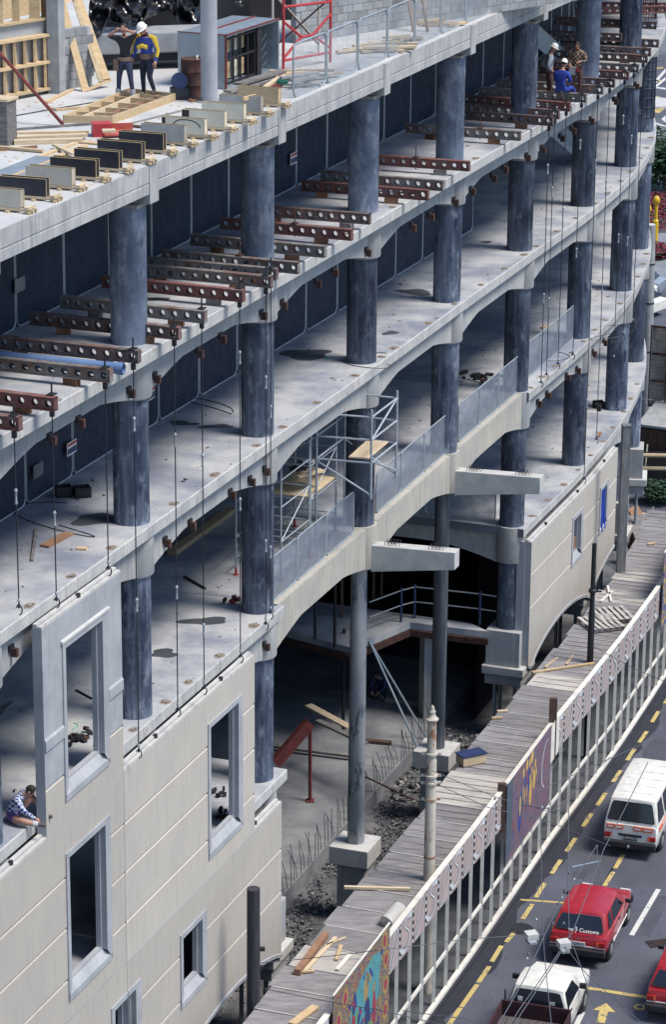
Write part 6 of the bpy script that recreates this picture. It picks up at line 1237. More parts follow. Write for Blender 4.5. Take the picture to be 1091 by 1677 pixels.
# blue and yellow jacket
bd, lc, J = person('worker in white helmet and blue and yellow jacket, one foot on the floor frame', P4(242, 162), 2.6,
   dict(spine=(0, .02, 1.14), chest=(0, .06, 1.34), neck=(0, .10, 1.47), head=(0, .14, 1.56), shL=(-.21, .06, 1.40), shR=(.21, .06, 1.40), elL=(-.31, .04, 1.12), elR=(.30, .06, 1.12), wrL=(-.33, .16, .90), wrR=(.28, .20, .92), knL=(-.16, .16, .55), anL=(-.20, .02, .20), toL=(-.22, .18, .15), knR=(.12, .02, .5), anR=(.12, -.02, .09)),
   dict(top='jacketblue', legs='navy', lower='navy', feet='boots'), helmet=True, hair=False, scale=1.0, facedir=(.1, .85, -.5), bulk=1.15)
M = MB(); M.tube([(-.13, .20, 1.22), (0, .215, 1.25), (.12, .20, 1.20)], .05, 8); lc(M, 'yellow_chest_panel', 'jacketyellow')
for s_, a, c, d_ in (('L', 'shL', 'elL', 'wrL'), ('R', 'shR', 'elR', 'wrR')): M = MB(); q = Vector((-.03 if s_ == 'L' else .03, .02, .03)); M.tube([J['neck']*.5+J[a]*.5+q, J[a]+q*1.2, J[c]+q, J[c].lerp(J[d_], .6)+q*.6], [.045, .066, .045, .04], 8); lc(M, 'yellow_sleeve_stripe', 'jacketyellow')
M = MB(); M.lathe((0, 0, .93), [(.165, 0), (.185, .06), (.17, .13)], 18, cap=False); lc(M, 'leather_apron', 'leather')
# three men at the bend of the beam floor
bd, lc, J = person('man in grey sweater and white helmet standing with hand on hip on the beam floor', on_z(899, 167, L3), 1.1-pi/2-.9,
   dict(head=(0, .06, 1.59), elL=(-.30, -.16, 1.14), wrL=(-.16, .0, 1.0), elR=(.30, -.14, 1.14), wrR=(.17, .02, 1.0)), dict(top='greysweater', legs='brownpants'), helmet=True, hair=False, facedir=(.1, .9, -.45), bulk=1.15)
M = MB(); M.ball((0, .06, 1.46), (.07, .05, .04), 10, 6); lc(M, 'collar', 'socks')
bd, lc, J = person('man in blue overalls and white helmet sitting with his back turned on a steel beam', on_z(918, 153, L3+.42), -.55,
   dict(pelvis=(0, 0, .14), spine=(0, .02, .36), chest=(0, .08, .58), neck=(0, .12, .72), head=(0, .15, .81), shL=(-.2, .07, .63), shR=(.2, .07, .63), elL=(-.26, .16, .38), elR=(.26, .16, .38), wrL=(-.14, .36, .30), wrR=(.14, .36, .30), hipL=(-.11, .04, .12), hipR=(.11, .04, .12), knL=(-.14, .48, .16), knR=(.18, .46, .14), anL=(-.14, .60, -.22), anR=(.28, .62, -.20), toL=(-.14, .74, -.24), toR=(.30, .76, -.22)),
   dict(top='blueover', legs='blueover'), helmet=True, hair=True, facedir=(0, .9, -.4), bulk=1.25)
bd, lc, J = person('man in brown checked shirt with tool apron standing by the sixth column', on_z(944, 160, L3), 2.9,
   dict(head=(0, .05, 1.58), elL=(-.28, .02, 1.16), wrL=(-.12, .22, 1.16), elR=(.28, .0, 1.14), wrR=(.20, .16, 1.06)), dict(top='check_brown', legs='brownpants'), hair=True, facedir=(.1, .9, -.4), bulk=1.25)
M = MB(); M.box((.12, .16, .86), (.2, .05, .26)); lc(M, 'tool_apron', 'socks'); M = MB(); M.box((-.05, .17, .9), (.08, .05, .12)); lc(M, 'red_pouch', 'redpaint')
# seated man at the left edge
bd, lc, J = person('man in blue checked shirt and shorts sitting on the slab at the left edge', on_z(17, 1344, L1), -1.75,
   dict(pelvis=(0, 0, .14), spine=(0, .07, .33), chest=(0, .20, .50), neck=(0, .31, .58), head=(0, .37, .63), shL=(-.19, .20, .55), shR=(.19, .18, .55), elL=(-.27, .40, .40), elR=(.24, .34, .34), wrL=(-.22, .58, .24), wrR=(.12, .55, .14), hipL=(-.11, .02, .12), hipR=(.12, .02, .12), knL=(-.20, .42, .46), knR=(.30, .36, .14), anL=(-.20, .66, .10), anR=(.22, .62, .07), toL=(-.20, .82, .06), toR=(.20, .80, .06)),
   dict(top='check_blue', legs='purple', lower='skin', feet='boots', shorts=True), hair=True, facedir=(0, .75, -.65), bulk=1.2, longsleeve=True)
for k in 'LR': M = MB(); a, c = J['kn'+k], J['an'+k]; M.tube([a.lerp(c, .62), c], [.062, .06], 10); lc(M, 'sock', 'socks')
# crouching man in the gloom
person('dim figure in blue crouching with a tool in the gloom of the entrance void', on_z(628, 1143, .5), 2.6,
   dict(pelvis=(0, 0, .38), spine=(0, .08, .56), chest=(0, .22, .72), neck=(0, .33, .82), head=(0, .38, .90), shL=(-.19, .22, .76), shR=(.19, .22, .76), elL=(-.25, .38, .52), elR=(.25, .38, .52), wrL=(-.12, .52, .38), wrR=(.12, .52, .38), hipL=(-.11, .03, .36), hipR=(.11, .03, .36), knL=(-.16, .38, .44), knR=(.16, .38, .44), anL=(-.16, .14, .09), anR=(.16, .14, .09), toL=(-.17, .3, .05), toR=(.17, .3, .05)),
   dict(top='bluepaint', legs='navy'), hair=True, facedir=(0, .7, -.6), bulk=1.1)
#@@P6
# ================================================================== VEHICLES
def loft(stations, close=True):
    b = MB(); n = len(stations[0][1])*2; vs = []
    for y, half in stations:
        for x, z in half: vs.append((x, y, z))
        for x, z in reversed(half): vs.append((-x, y, z))
    b.add(vs, [(i*n+j, i*n+(j+1) % n, (i+1)*n+(j+1) % n, (i+1)*n+j) for i in range(len(stations)-1) for j in range(n)]+[tuple(range(n)), tuple(reversed(range((len(stations)-1)*n, len(stations)*n)))])
    return b
def sec(w_, zb, zt, sh=None): sh = sh or zb+(zt-zb)*.55; return [(w_*.86, zb), (w_*.97, zb+.10), (w_, sh), (w_*.985, zt-.05), (w_*.93, zt)]
def wheel(t, x, y, r=.29, wd=.18):
    sx = 1 if x > 0 else -1; b = MB(); b.tube([(x-sx*wd/2, y, r), (x-sx*wd*.4, y, r), (x+sx*wd*.4, y, r), (x+sx*wd/2, y, r)], [r*.9, r, r, r*.9], 22); ty = build(b, 'wheel', MT['tyre'], t, True, smooth=True)
    b = MB(); b.tube([(x+sx*(wd/2-.01), y, r), (x+sx*(wd/2+.012), y, r)], [r*.62, r*.5], 16); build(b, 'rim', MT['rim'], ty, True, smooth=True)
    b = MB(); b.tube([(x-sx*.12, y, r+.02), (x+sx*(wd/2-.03), y, r+.02)], r*1.17, 20); return b
def quadpane(t, P, m, nm, inset=.05, off=.012, r=.10):
    P = [Vector(p) for p in P]; c = sum(P, Vector())/4; n = (P[1]-P[0]).cross(P[3]-P[0]).normalized(); Q = []
    for i in range(4):
        a, p, d = P[i-1], P[i], P[(i+1) % 4]; e1 = (a-p).normalized(); e2 = (d-p).normalized(); q = p+(e1+e2)*inset; k = min(r, (a-p).length*.3, (d-p).length*.3)
        Q += [q+e1*k*.6, q+(e1+e2)*k*.12, q+e2*k*.6]
    b = MB(); b.add([q+n*off for q in Q], [tuple(range(12))]); return build(b, nm, MT[m], t, True, fixn=False)
def green(t, m, belt, roof, yb0, yb1, yr0, yr1, wb, wr, pillars, nm='cabin'):
    b = MB(); zc = .035
    S = [(yb0, wb, belt-.05), (yr0, wr, roof-zc)]
    vs = []; Yb = [yb0, yb0+.3*(yb1-yb0), yb0+.7*(yb1-yb0), yb1]; Yr = [yr0, yr0+.3*(yr1-yr0), yr0+.7*(yr1-yr0), yr1]; bow = [0, .02, .02, -.01]
    for i in range(4):
        vs += [(wb+bow[i], Yb[i], belt-.06), (wr+bow[i], Yr[i], roof-zc), (wr*.6, Yr[i]-(0 if 0 < i < 3 else (.02 if i == 0 else -.03)), roof), (-wr*.6, Yr[i]-(0 if 0 < i < 3 else (.02 if i == 0 else -.03)), roof), (-wr-bow[i], Yr[i], roof-zc), (-wb-bow[i], Yb[i], belt-.06)]
    b.add(vs, [(i*6+j, i*6+(j+1) % 6, i*6+6+(j+1) % 6, i*6+6+j) for i in range(3) for j in range(6)]+[(0, 1, 2, 3, 4, 5), tuple(range(23, 17, -1))])
    build(b, nm, MT[m], t, True, smooth=True, bevel=.035)
    f = lambda k, h: (yb0+(yb1-yb0)*k)*(1-h)+(yr0+(yr1-yr0)*k)*h
    z0, z1 = belt-.02, roof-.07
    def sp(sx, k, h):
        if sx > 0: x = wb*(1-h)+wr*h
        else: x = -(wb*(1-h)+wr*h)
        y = f(k, h); return (x*1.02, y, z0*(1-h)+z1*h)
    H0, H1 = .06, .97
    for sx in (1, -1):
        for k0, k1 in pillars:
            P = [sp(sx, k0, H0), sp(sx, k1, H0), sp(sx, k1, H1), sp(sx, k0, H1)]
            if sx < 0: P = [P[1], P[0], P[3], P[2]]
            quadpane(t, P, 'glass', 'side_window', .03, .016, .06)
    fr = lambda y0, y1, h: y0*(1-h)+y1*h
    P = [(-wb*.97, fr(yb0, yr0, .10), z0+.05), (wb*.97, fr(yb0, yr0, .10), z0+.05), (wr*.93, fr(yb0, yr0, .93), z1), (-wr*.93, fr(yb0, yr0, .93), z1)]
    pr = quadpane(t, P, 'white' if False else 'bumper', 'rear_window_seal', .035, .022, .12); quadpane(t, P, 'glass', 'rear_window', .06, .03, .12)
    P = [(wb*.97, fr(yb1, yr1, .10), z0+.05), (-wb*.97, fr(yb1, yr1, .10), z0+.05), (-wr*.93, fr(yb1, yr1, .93), z1), (wr*.93, fr(yb1, yr1, .93), z1)]
    quadpane(t, P, 'glass', 'windscreen', .05, .03, .12)
def qbox(t, c, size, m, nm, bev=0, R=None): b = MB(); b.box(c, size, R=R); return build(b, nm, MT[m], t, True, bevel=bev)
def plate_txt(t, s, c, size, m='ink'):
    o = text(s, size, Vector(), Matrix.Identity(4), MT[m], None, 'lettering'); o.parent = t; o.matrix_basis = Matrix.Translation(c) @ Matrix.Rotation(pi/2, 4, 'X'); return o
def cardetails(t, W_, L_, belt, col, axle, lampz, plate_s, dark=False):
    for sx in (1, -1):
        for y in axle:
            arch_b = wheel(t, sx*(W_/2-.075), y); build(arch_b, 'wheel_arch', MT['ink'], t, True)
        qbox(t, (sx*(W_/2-.16), -.012, lampz), (.24, .05, .15), 'lampred', 'tail_lamp', .015); qbox(t, (sx*(W_/2-.25), -.04, lampz), (.06, .012, .12), 'orange', 'indicator_lens')
        qbox(t, (sx*(W_/2-.25), L_+.0, lampz-.02), (.3, .05, .14), 'whitedot', 'headlight', .02)
        qbox(t, (sx*(W_/2+.07), L_*.66, belt+.08), (.16, .08, .11), 'bumper', 'door_mirror', .02)
        qbox(t, (sx*(W_/2+.004), L_*.45, belt-.10), (.02, .16, .04), 'bumper', 'door_handle')
        for y in (L_*.36, L_*.66): qbox(t, (sx*(W_/2-.004), y, belt-.35), (.012, .012, .5), 'bumper', 'door_gap')
    qbox(t, (0, -.06, .42), (W_*.98, .16, .20), 'bumper', 'rear_bumper', .04); qbox(t, (0, L_+.04, .42), (W_*.97, .16, .22), 'bumper', 'front_bumper', .04)
    qbox(t, (0, -.022, .62), (.42, .02, .13), 'whitedot' if not dark else 'bumper', 'number_plate'); plate_s and plate_txt(t, plate_s, Vector((0, -.035, .62)), .115, 'ink' if not dark else 'whitedot')
HD = -radians(17.5)
def place(t, p, sc_=1.0): t.location = p; t.rotation_euler = (0, 0, HD); t.scale = (sc_,)*3
def hatch(lab, p, plate_s, txt=None):
    t = thing('hatchback_car', lab, 'car', (0, 0, 0)); W_, L_ = 1.58, 3.55; st = []
    for y, w_, zb, zt in ((0, .70, .38, .80), (.05, .76, .32, .86), (.35, .79, .24, .88), (1.2, .795, .22, .88), (2.3, .79, .22, .87), (2.75, .785, .24, .84), (3.3, .76, .28, .76), (3.5, .70, .34, .70), (3.55, .64, .42, .62)): st.append((y, sec(w_, zb, zt)))
    build(loft(st), 'body', MT['carred'], t, True, smooth=True)
    green(t, 'carred', .88, 1.36, .06, 2.72, .50, 2.02, .745, .60, [(.13, .34), (.36, .84)], 'roof_and_pillars')
    cardetails(t, W_, L_, .86, 'carred', (.62, 2.86), .66, plate_s); qbox(t, (0, -.012, .56), (1.5, .02, .03), 'whitedot', 'white_trim')
    for sx in (1, -1): qbox(t, (sx*.792, 1.7, .40), (.02, 1.9, .04), 'whitedot', 'side_trim')
    for sx in (-.28, .28): qbox(t, (sx, 1.25, 1.365), (.02, 1.3, .012), 'carred', 'roof_rib')
    qbox(t, (0, .01, .76), (.10, .02, .04), 'galv', 'badge')
    if txt:
        o = text(txt, .15, Vector(), Matrix.Identity(4), MT['whitedot'], None, 'lettering'); o.parent = t; o.matrix_basis = Matrix.Translation((.14, .045, .99)) @ Matrix.Rotation(radians(47), 4, 'X')
    place(t, p); return t
c = (on_z(903, 1560, .33)+on_z(1000, 1568, .33))/2; c.z = 0; hatch('red hatchback with a white decal line in its rear window, behind the white pickup truck', c+Vector((-.08, .1, 0)), 'VORYS', 'very Customs')
hatch('red hatchback cut by the lower right picture edge, no decal', Vector((on_z(1054, 1652, .33).x+.80, on_z(1054, 1652, .33).y-.2, 0)), '')
t = thing('white_van', 'white van with orange decals across its back and side, highest vehicle in the street', 'van', (0, 0, 0)); W_, L_ = 1.62, 4.25; st = []
for y, w_, zb, zt in ((0, .77, .34, 1.02), (.06, .80, .28, 1.04), (.5, .81, .24, 1.05), (2.2, .81, .24, 1.05), (3.4, .805, .26, 1.03), (3.95, .78, .28, .95), (4.2, .72, .36, .80), (4.25, .66, .42, .70)): st.append((y, sec(w_, zb, zt)))
build(loft(st), 'body', MT['carwhite'], t, True, smooth=True); green(t, 'carwhite', 1.05, 1.78, .02, 4.0, .24, 3.35, .79, .66, [(.05, .25), (.28, .56), (.59, .86)], 'roof_and_pillars')
cardetails(t, W_, L_, 1.02, 'carwhite', (.85, 3.45), .66, 'LW7427', True)
for x, w_ in ((-.60, .22), (-.34, .26), (.22, .26), (.52, .30)): qbox(t, (x, -.010, .93), (w_, .03, .14), 'orange', 'orange_decal'); qbox(t, (x, -.027, .93), (w_*.7, .006, .05), 'whitedot', 'decal_lettering')
for sx in (1, -1): qbox(t, (sx*.812, 1.6, .86), (.012, 2.6, .16), 'orange', 'side_stripe'); qbox(t, (sx*.822, 1.6, .88), (.006, 1.8, .05), 'whitedot', 'stripe_lettering')
qbox(t, (0, .235, 1.66), (.16, .02, .08), 'orange', 'window_sticker', R=Matrix.Rotation(.25, 3, 'X')); qbox(t, (.0, -.005, .70), (.70, .03, .07), 'bumper', 'handle_recess'); b = MB(); b.tube([(0, -.14, .40), (0, -.26, .42)], .025, 8); b.ball((0, -.26, .46), .035); build(b, 'tow_ball', MT['galv'], t, True)
for k in range(5): qbox(t, (0, .7+k*.55, 1.785), (1.0, .03, .012), 'carwhite', 'roof_rib')
c = (on_z(992, 1385, .33)+on_z(1088, 1393, .33))/2; c.z = 0; place(t, c+Vector((-.13, .1, 0)), .98)
# white pickup: cab, worn wooden tray with dark sides
t = thing('pickup_truck', 'white pickup truck with an empty worn wooden tray and dark tray sides', 'pickup truck', (0, 0, 0)); st = []
for y, w_, zb, zt in ((-.05, .74, .34, 1.0), (0, .77, .3, 1.02), (1.0, .79, .28, 1.02), (1.45, .79, .28, 1.0), (2.3, .77, .30, .92), (2.75, .74, .34, .84), (2.82, .66, .42, .74)): st.append((y, sec(w_, zb, zt)))
build(loft(st), 'body', MT['carwhite'], t, True, smooth=True); green(t, 'carwhite', 1.0, 1.52, -.02, 1.72, .10, 1.12, .76, .62, [(.06, .80)], 'cab')
for sx in (1, -1):
    for y in (2.05, -1.1): build(wheel(t, sx*.70, y, .30), 'wheel_arch', MT['ink'], t, True)
    qbox(t, (sx*.88, 1.25, 1.12), (.18, .09, .14), 'bumper', 'door_mirror', .02); qbox(t, (sx*.795, .35, .88), (.02, .16, .04), 'bumper', 'door_handle'); qbox(t, (sx*.79, .1, .7), (.012, .012, .5), 'bumper', 'door_gap'); qbox(t, (sx*.5, 2.82, .70), (.3, .05, .14), 'whitedot', 'headlight', .02)
qbox(t, (-.45, -.035, 1.18), (.12, .012, .12), 'whitedot', 'window_sticker'); qbox(t, (.38, -.035, 1.16), (.13, .012, .09), 'coping', 'window_sticker')
TW = 1.78; TLn = 2.5
for k in range(9): qbox(t, (-TW/2+.1+k*(TW-.2)/8, -.22-TLn/2, .72), ((TW-.2)/8-.012, TLn, .04), 'tray', 'tray_board')
qbox(t, (0, -.18, .93), (TW, .06, .44), 'traywall', 'tray_front'); qbox(t, (0, -.26-TLn, .93), (TW, .05, .40), 'traywall', 'tail_gate')
for sx in (1, -1): qbox(t, (sx*TW/2, -.22-TLn/2, .90), (.05, TLn, .40), 'traywall', 'tray_side'); qbox(t, (sx*.40, -.22-TLn/2, .58), (.08, TLn, .14), 'bumper', 'chassis_rail'); b = MB(); b.tube([(sx*TW*.46, -.12, .8), (sx*TW*.46, -.12, 1.42)], .022, 6); build(b, 'headboard_post', MT['ink'], t, True)
fw = on_z(957, 1655, 0); hx = Vector((cos(HD), sin(HD), 0)); hy = Vector((-sin(HD), cos(HD), 0)); TP = fw-hx*.76-hy*2.05; place(t, TP)
DRV = TP+hx*.40+hy*.62+Vector((0, 0, .42))
person('driver in blue shirt seated at the right side window of the white pickup', DRV, HD, dict(pelvis=(0, 0, .10), spine=(0, .02, .30), chest=(0, .03, .46), neck=(0, .03, .60), head=(0, .04, .66), shL=(-.19, .03, .52), shR=(.19, .03, .52), elL=(-.24, .2, .32), elR=(.27, .16, .40), wrL=(-.14, .42, .38), wrR=(.16, .40, .42), hipL=(-.1, .04, .1), hipR=(.1, .04, .1), knL=(-.12, .42, .14), knR=(.12, .42, .14), anL=(-.12, .66, -.05), anR=(.12, .66, -.05), toL=(-.12, .8, -.08), toR=(.12, .8, -.08)), dict(top='blueover', legs='navy'), hair=True)
# ================================================================== TRAM WIRES AND THEIR FITTINGS
def wire(pts, lab, r=.010, z=5.7, cat='overhead wire'):
    P = [on_z(u, v, p[0]) if (p := (q[0],)) else None for *q, u, v in []] or [on_z(p[0], p[1], p[2] if len(p) > 2 else z) for p in pts]; Q = []
    for i in range(len(P)-1):
        for k in range(6): f = k/6; q = P[i].lerp(P[i+1], f); q.z -= .25*f*(1-f)*min(1, (P[i+1]-P[i]).length/12); Q.append(q)
    Q.append(P[-1]); b = MB(); b.tube(Q, r, 5); return tag(build(b, 'overhead_wire', MT['cable']), lab, cat)
zp = on_y(415, 1455, 60.2).z
wire([(425, 1577, zp-1.5), (620, 1556), (760, 1538), (872, 1530)], 'span wire from the thick wooden pole to the left white switch box'); wire([(425, 1617, zp-2), (626, 1655), (770, 1688)], 'lower span wire running from the thick wooden pole to the bottom edge')
wire([(708, 1262, 7.2), (815, 1306, 6.2), (858, 1318), (933, 1330)], 'span wire from the cream pole to the wire crossing'); wire([(708, 1280, 6.8), (800, 1322, 6), (900, 1345), (1000, 1385)], 'lower span wire from the cream pole over the van')
wire([(886, 1325), (888, 1450), (892, 1560), (905, 1690)], 'left upright wire crossing the street in the foreground'); wire([(932, 1325), (931, 1440), (933, 1530), (962, 1610), (985, 1690)], 'right upright wire crossing the street in the foreground')
wire([(1062, 1248), (990, 1390), (938, 1527), (924, 1545)], 'trolley wire coming down over the van to the right switch box', .012); wire([(920, 1558), (854, 1660), (830, 1700)], 'trolley wire leaving the right switch box over the tray', .012); wire([(917, 1558), (850, 1655), (825, 1695)], 'second trolley wire leaving the right switch box over the tray', .012)
wire([(978, 1385), (941, 1440), (921, 1470), (893, 1530), (862, 1598), (810, 1690)], 'insulated trolley wire passing the left switch box', .012); wire([(924, 1547), (962, 1596), (1058, 1680)], 'wire running from the right switch box to the bottom right corner'); wire([(972, 1058, 5.3), (1040, 1095, 5.3), (1100, 1120, 5.3)], 'wire leaving the black pole to the right edge')
wire([(886, 1325), (880, 1295, 6.0), (1091, 1200, 6.4)], 'faint wire rising to the right picture edge'); wire([(880, 1505), (889, 1530), (875, 1535)], 'short pull wire above the left switch box'); wire([(1040, 652, 5.5), (1070, 655, 5.3), (1100, 662, 5.3)], 'white cable at the far shed', .02)
wire([(858, 1318), (905, 1330), (1000, 1240, 6)], 'crossing wire above the hoarding end'); wire([(893, 1280, 6.2), (925, 1225, 6.4)], 'short wire above the crossing'); wire([(660, 1655, 5.5), (760, 1668), (860, 1690)], 'wire near the street sign')
for u, v, lab in [(871, 1532, 'left one of two white switch boxes hanging on the tram wires'), (924, 1546, 'right one of two white switch boxes hanging on the tram wires')]:
    t = thing('switch_box', lab, 'switch box', on_z(u, v, 5.7), .0); b = MB(); b.box((0, 0, 0), (.27, .26, .15), .3); build(b, 'housing', MT['coping'], t, True); b = MB(); b.box((0, -.02, -.11), (.22, .2, .07), .3); build(b, 'contact_plate', MT['ink'], t, True); b = MB(); b.box((.02, -.24, -.06), (.18, .14, .05), .3); build(b, 'bracket', MT['galv'], t, True)
for i, (u, v) in enumerate([(941, 1440), (932, 1452), (927, 1460), (921, 1470), (915, 1480), (858, 1318), (888, 1322), (894, 1322), (899, 1324), (879, 1506), (933, 1430), (978, 1386), (864, 1570), (866, 1562), (924, 1512), (944, 1520), (906, 1512), (811, 1308)]):
    c = on_z(u, v, 5.7); b = MB(); b.ball(c, (.032, .05, .036), 10, 6); o = tag(build(b, 'insulator', MT['cable'] if i % 3 else MT['sheetmetal'], smooth=True), 'small grey insulator on the tram wires, %s of the scattered set' % ORD[i+1], 'insulator', 'insulators on the tram wires')
b = MB(); b.tube([on_z(937, 1420, 5.6), on_z(984, 1410, 5.6)], .02, 6); tag(build(b, 'spreader_bar', MT['sheetmetal']), 'pale blue spreader bar hanging in the tram wires', 'bar'); wire([(978, 1386), (980, 1410, 5.6)], 'short drop wire holding the spreader bar')
# ================================================================== BEYOND THE BEND
def leafmass(name, lab, u, v, w_, h_, dp_, m, n, cat, sz=.14, seed=1, trunk=True, kind=None):
    c = on_z(u, v, 0); rk = random.Random(seed); t = thing(name, lab, cat, c); b = MB(); lob = [(rk.uniform(-.32, .32)*w_, rk.uniform(-.3, .3)*dp_, rk.uniform(.30, .72)*h_, rk.uniform(.22, .36)) for _ in range(9)]
    for i in range(n):
        L_ = lob[rk.randrange(9)]; a, e, r = rk.uniform(0, 2*pi), rk.uniform(-1, 1), rk.random()**.4; q = Vector((L_[0]+L_[3]*w_*r*cos(a)*sqrt(1-e*e), L_[1]+L_[3]*dp_*r*sin(a)*sqrt(1-e*e), max(.05, L_[2]+L_[3]*h_*r*e)))
        R = Matrix.Rotation(rk.random()*6, 3, 'Z') @ Matrix.Rotation(rk.uniform(-1, 1), 3, 'X'); s = sz*rk.uniform(.6, 1.4)
        b.add([q+R @ Vector(p)*s for p in ((-1, 0, 0), (0, -.5, 0), (1, 0, .1), (0, .5, 0))], [(0, 1, 2, 3)])
    build(b, 'crown', MT[m], t, True, fixn=False)
    if trunk:
        for k in range(3): b = MB(); b.tube([(0, 0, 0), (k*.3-.3, .1*k, h_*.4), (k*.9-.9, .2, h_*.7)], [.12, .08, .04], 8); build(b, 'trunk' if k == 0 else 'limb', MT['brownwood'], t, True)
    return t
MT['leaf2'] = mat('mid_green_leaves', (.07, .14, .06), (.03, .07, .035), scale=1.2, bump=0, rough=.6)
leafmass('round_tree', 'dark green bushy tree by the far road at the right picture edge', 1090, 312, 5.2, 4.2, 5, 'leaf', 5200, 'tree', .17, 4); leafmass('round_tree', 'smaller lighter green tree closest to the building bend', 1071, 300, 3.0, 3.6, 3.5, 'leaf2', 3000, 'tree', .15, 7)
leafmass('low_shrub', 'low green shrub below the red structure at the far shed', 1086, 822, 1.9, 1.1, 1.8, 'leaf', 1500, 'shrub', .09, 9, False)
for u, v, w_, d_, i in [(1080, 356, 3.6, 9, 1), (1070, 416, 1.9, 3.6, 2), (1090, 338, 2.4, 5, 3), (983, 375, 1.4, 3.5, 4)]:
    c = on_z(u, v, 0); rk = random.Random(i); b = MB()
    for k in range(2200):
        a, r = rk.random()*2*pi, sqrt(rk.random()); q = c+Vector((w_/2*r*cos(a), d_/2*r*sin(a), rk.uniform(.08, .42))); R = Matrix.Rotation(rk.random()*6, 3, 'Z') @ Matrix.Rotation(rk.uniform(-.8, .8), 3, 'X'); b.cm = 0 if rk.random() < .72 else 1; b.add([q+R @ Vector(p)*.11 for p in ((-1, 0, 0), (0, -.6, 0), (1, 0, 0), (0, .6, 0))], [(0, 1, 2, 3)])
    tag(build(b, 'flower_bed', [MT['flower'], MT['leaf']], fixn=False), '%s bed of red flowers beyond the building bend' % ['', 'largest', 'nearest', 'farthest', 'half hidden'][i], 'flower bed', kind='stuff')
b = MB(); q = [on_z(u, v, .006) for u, v in ((1055, 470), (1091, 470), (1110, 205), (1066, 205))]; b.add(q, [(0, 1, 2, 3)]); struct(b, 'garden_paving', MT['path'])
for u, v, vt, lab in [(1073, 402, 320, 'taller yellow lamp post beside the red flowers'), (1061, 407, 335, 'shorter yellow post half behind the building edge')]:
    c = on_z(u, v, 0); h = on_y(u, vt, c.y).z; t = thing('yellow_post', lab, 'post', c); k = .14 if u == 1073 else .10; b = MB(); b.lathe((0, 0, 0), [(k*1.2, 0), (k*1.2, h*.5), (k*.75, h*.52), (k*.7, h*.82)], 14); build(b, 'shaft', MT['yellowpost'], t, True, smooth=True); b = MB(); b.lathe((0, 0, h*.82), [(k*.7, 0), (k*1.3, .1), (k*1.4, h*.1), (k, h*.15), (.01, h*.18)], 14); build(b, 'lamp_head', MT['yellowpost'], t, True, smooth=True)
for u, vb, vt, r, yy, lab in [(1046, 690, 428, .26, 113, 'nearer tall pale grey post beyond the end of the building'), (1065, 660, 368, .27, 122, 'farther tall pale grey post beyond the end of the building')]:
    top = on_y(u, vt, yy); bot = on_y(u-6, vb, yy); t = thing('grey_tube_post', lab, 'post', (bot.x, bot.y, 0)); b = MB(); b.tube([(0, 0, 0), (top.x-bot.x, 0, top.z)], [r, r*.95], 20); build(b, 'shaft', MT['block'], t, True, smooth=True); b = MB(); b.tube([(top.x-bot.x, 0, top.z-.01), (top.x-bot.x, 0, top.z+.02)], r*.9, 20); build(b, 'cap', MT['coping'], t, True)
    for q in (.35, .6, .8): b = MB(); b.tube([((top.x-bot.x)*q, 0, top.z*q), ((top.x-bot.x)*q+.001, 0, top.z*q+.06)], r*1.04, 20); build(b, 'steel_band', MT['wire'], t, True)
# shed with brown board walls, sloping grey roof and framed screen on top
A = on_z(1046, 790, 0); C = A+Vector((5.2, -2.4, 0)); zs = on_y(1050, 697, A.y).z; t = thing('site_shed', 'brown boarded shed with a grey sloping roof at the right picture edge', 'shed', A); d = (C-A).normalized(); nb_ = Vector((-d.y, d.x, 0))*3.2
n = 16
for k in range(n): p = A+(C-A)*(k+.5)/n; b = MB(); b.box(p+Vector((0, 0, zs/2-.05)), ((C-A).length/n-.015, .05, zs-.1), math.atan2(d.y, d.x)); build(b, 'wall_board', MT['brownwood'], t)
b = MB(); b.prism([A, C, C+nb_, A+nb_], (0, 0, zs-.06)); build(b, 'shed_core', MT['ink'], t)
b = MB(); o_ = Vector((d.y, -d.x, 0))*.15; b.prism([A+o_-d*.12+Vector((0, 0, zs)), C+o_+Vector((0, 0, zs)), C+nb_+Vector((0, 0, zs+.5)), A+nb_-d*.12+Vector((0, 0, zs+.5))], (0, 0, .1)); build(b, 'roof', MT['block'], t)
t = thing('framed_screen', 'tall rusty framed screen of pale sheets standing above the shed', 'screen', A+Vector((.7, 1.5, zs+.3))); S0 = on_y(1063, 668, A.y+2.2); S0.z = zs+.2; E0 = S0+d*3.6; hh = 3.5
for k in range(6): p = S0.lerp(E0, k/5); b = MB(); b.bar(p, p+Vector((0, 0, hh)), .08, .1, up=(0, 1, 0)); build(b, 'upright', MT['rust'], t)
for z in (.02, .33, .66, .99): b = MB(); b.bar(S0+Vector((0, -.03, hh*z)), E0+Vector((0, -.03, hh*z)), .08, .08); build(b, 'cross_rail', MT['rust'], t)
for k in range(5): p = S0.lerp(E0, (k+.5)/5); b = MB(); b.bar(p+Vector((0, .08, .05)), p+Vector((0, .08, hh-.05)), (E0-S0).length/5-.05, .03, up=(0, 1, 0)); build(b, 'sheet', MT['timberold'], t)
t = thing('timber_barrier', 'pale timber rails on cream posts in front of the brown shed', 'barrier', on_z(1060, 800, 0)); p = on_z(1052, 803, 0); h1, h2 = 1.05, 1.5
for (u0, u1, z) in ((-.3, 3.0, 1.5), (-.1, 3.0, .95)): b = MB(); b.tube([p+Vector((u0, 0, z)), p+Vector((u1, -.5, z+.12))], .09, 8); build(b, 'rail', MT['timberpale'], t)
for x in (.05, 1.05, 1.25): b = MB(); b.bar(p+Vector((x, -.05, 0)), p+Vector((x+.12, .2, 1.9)), .08, .05); build(b, 'post', MT['creamply'], t)
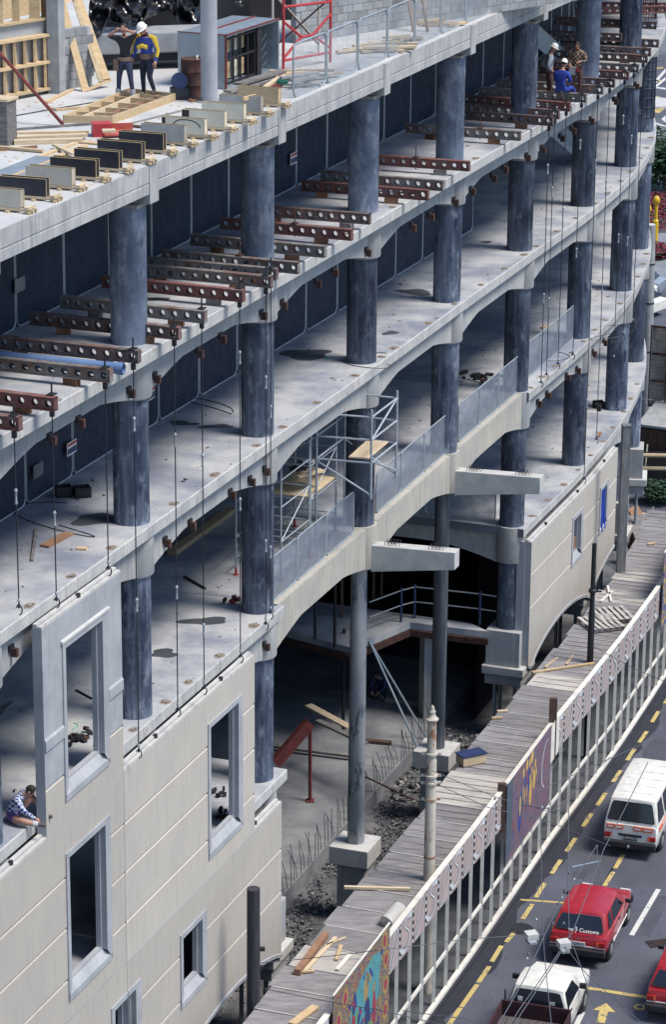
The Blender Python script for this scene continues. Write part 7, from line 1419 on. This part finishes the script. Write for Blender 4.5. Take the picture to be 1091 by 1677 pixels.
b = MB(); b.box(p+Vector((.55, .15, .85)), (.9, .1, 1.5)); build(b, 'dark_door', MT['ink'], t)
for i, (u, v, w_, l_, tilt, m) in enumerate([(1055, 868, 1.1, 1.5, .6, 'timberold'), (1048, 850, .8, 1.1, .9, 'orangewood'), (1062, 846, .7, .9, .3, 'timberpale'), (1040, 905, .5, 2.2, 1.1, 'brownwood')]):
    c = on_z(u, v, .5); b = MB(); b.box(c, (w_, l_, .05), R=Matrix.Rotation(i*.7+.3, 3, 'Z') @ Matrix.Rotation(tilt, 3, 'X')); tag(build(b, 'scrap_sheet', MT[m]), '%s scrap board leaning in the heap beside the far end of the walkway' % ['large grey', 'orange brown', 'pale', 'narrow dark brown'][i], 'scrap board')
# parked cars and buildings glimpsed past the end
for u, v, m, lab, rz in [(1080, 520, 'carwhite', 'white car roof glimpsed behind the grey tube posts', .9), (1056, 498, 'carwhite', 'white car beside the end of the building', .4), (1086, 486, 'carblue', 'grey blue car at the right edge near the tube posts', 1.2)]:
    t = thing('parked_car', lab, 'car', on_z(u, v, 0), rz); st = [(y, sec(w_, zb, zt)) for y, w_, zb, zt in ((0, .74, .36, .82), (.1, .8, .26, .88), (1.2, .82, .22, .9), (2.9, .8, .24, .86), (3.7, .74, .3, .74), (3.8, .66, .4, .62))]; build(loft(st), 'body', MT[m], t, True, smooth=True); green(t, m, .88, 1.36, .3, 3.0, .8, 2.2, .76, .6, [(.1, .45), (.5, .9)])
    for sx in (1, -1):
        for y in (.7, 3.0): wheel(t, sx*.74, y)
c = on_z(1085, 92, 0); t = thing('far_building', 'pale building corner with dark red roof at the top right corner', 'building', c); b = MB(); b.box((8, 8, 7), (18, 14, 14)); build(b, 'wall', MT['coping'], t, True); b = MB(); b.box((8, 8, 14.3), (19, 15, .8)); build(b, 'roof', MT['redox'], t, True)
for i in range(5):
    for z in (3.4, 7, 10.6):
        b = MB(); b.box((1.2+i*3.2, .96, z), (1.5, .1, 1.9)); f_ = build(b, 'window', MT['white'], t, True); b = MB(); b.box((1.2+i*3.2, .92, z), (1.25, .06, 1.65)); build(b, 'pane', MT['glass'], f_, True)
c = on_z(1076, 100, 0); b = MB(); [b.bar(c+Vector((k*.9, 0, 0)), c+Vector((k*.9, 0, 1.4)), .08, .08) for k in range(8)]; b.bar(c+Vector((0, 0, 1.3)), c+Vector((7, -.2, 1.3)), .08, .08); b.bar(c+Vector((0, 0, .7)), c+Vector((7, -.2, .7)), .06, .06); tag(build(b, 'roadside_railing', MT['galv']), 'grey railing along the far road at the top right corner', 'railing')
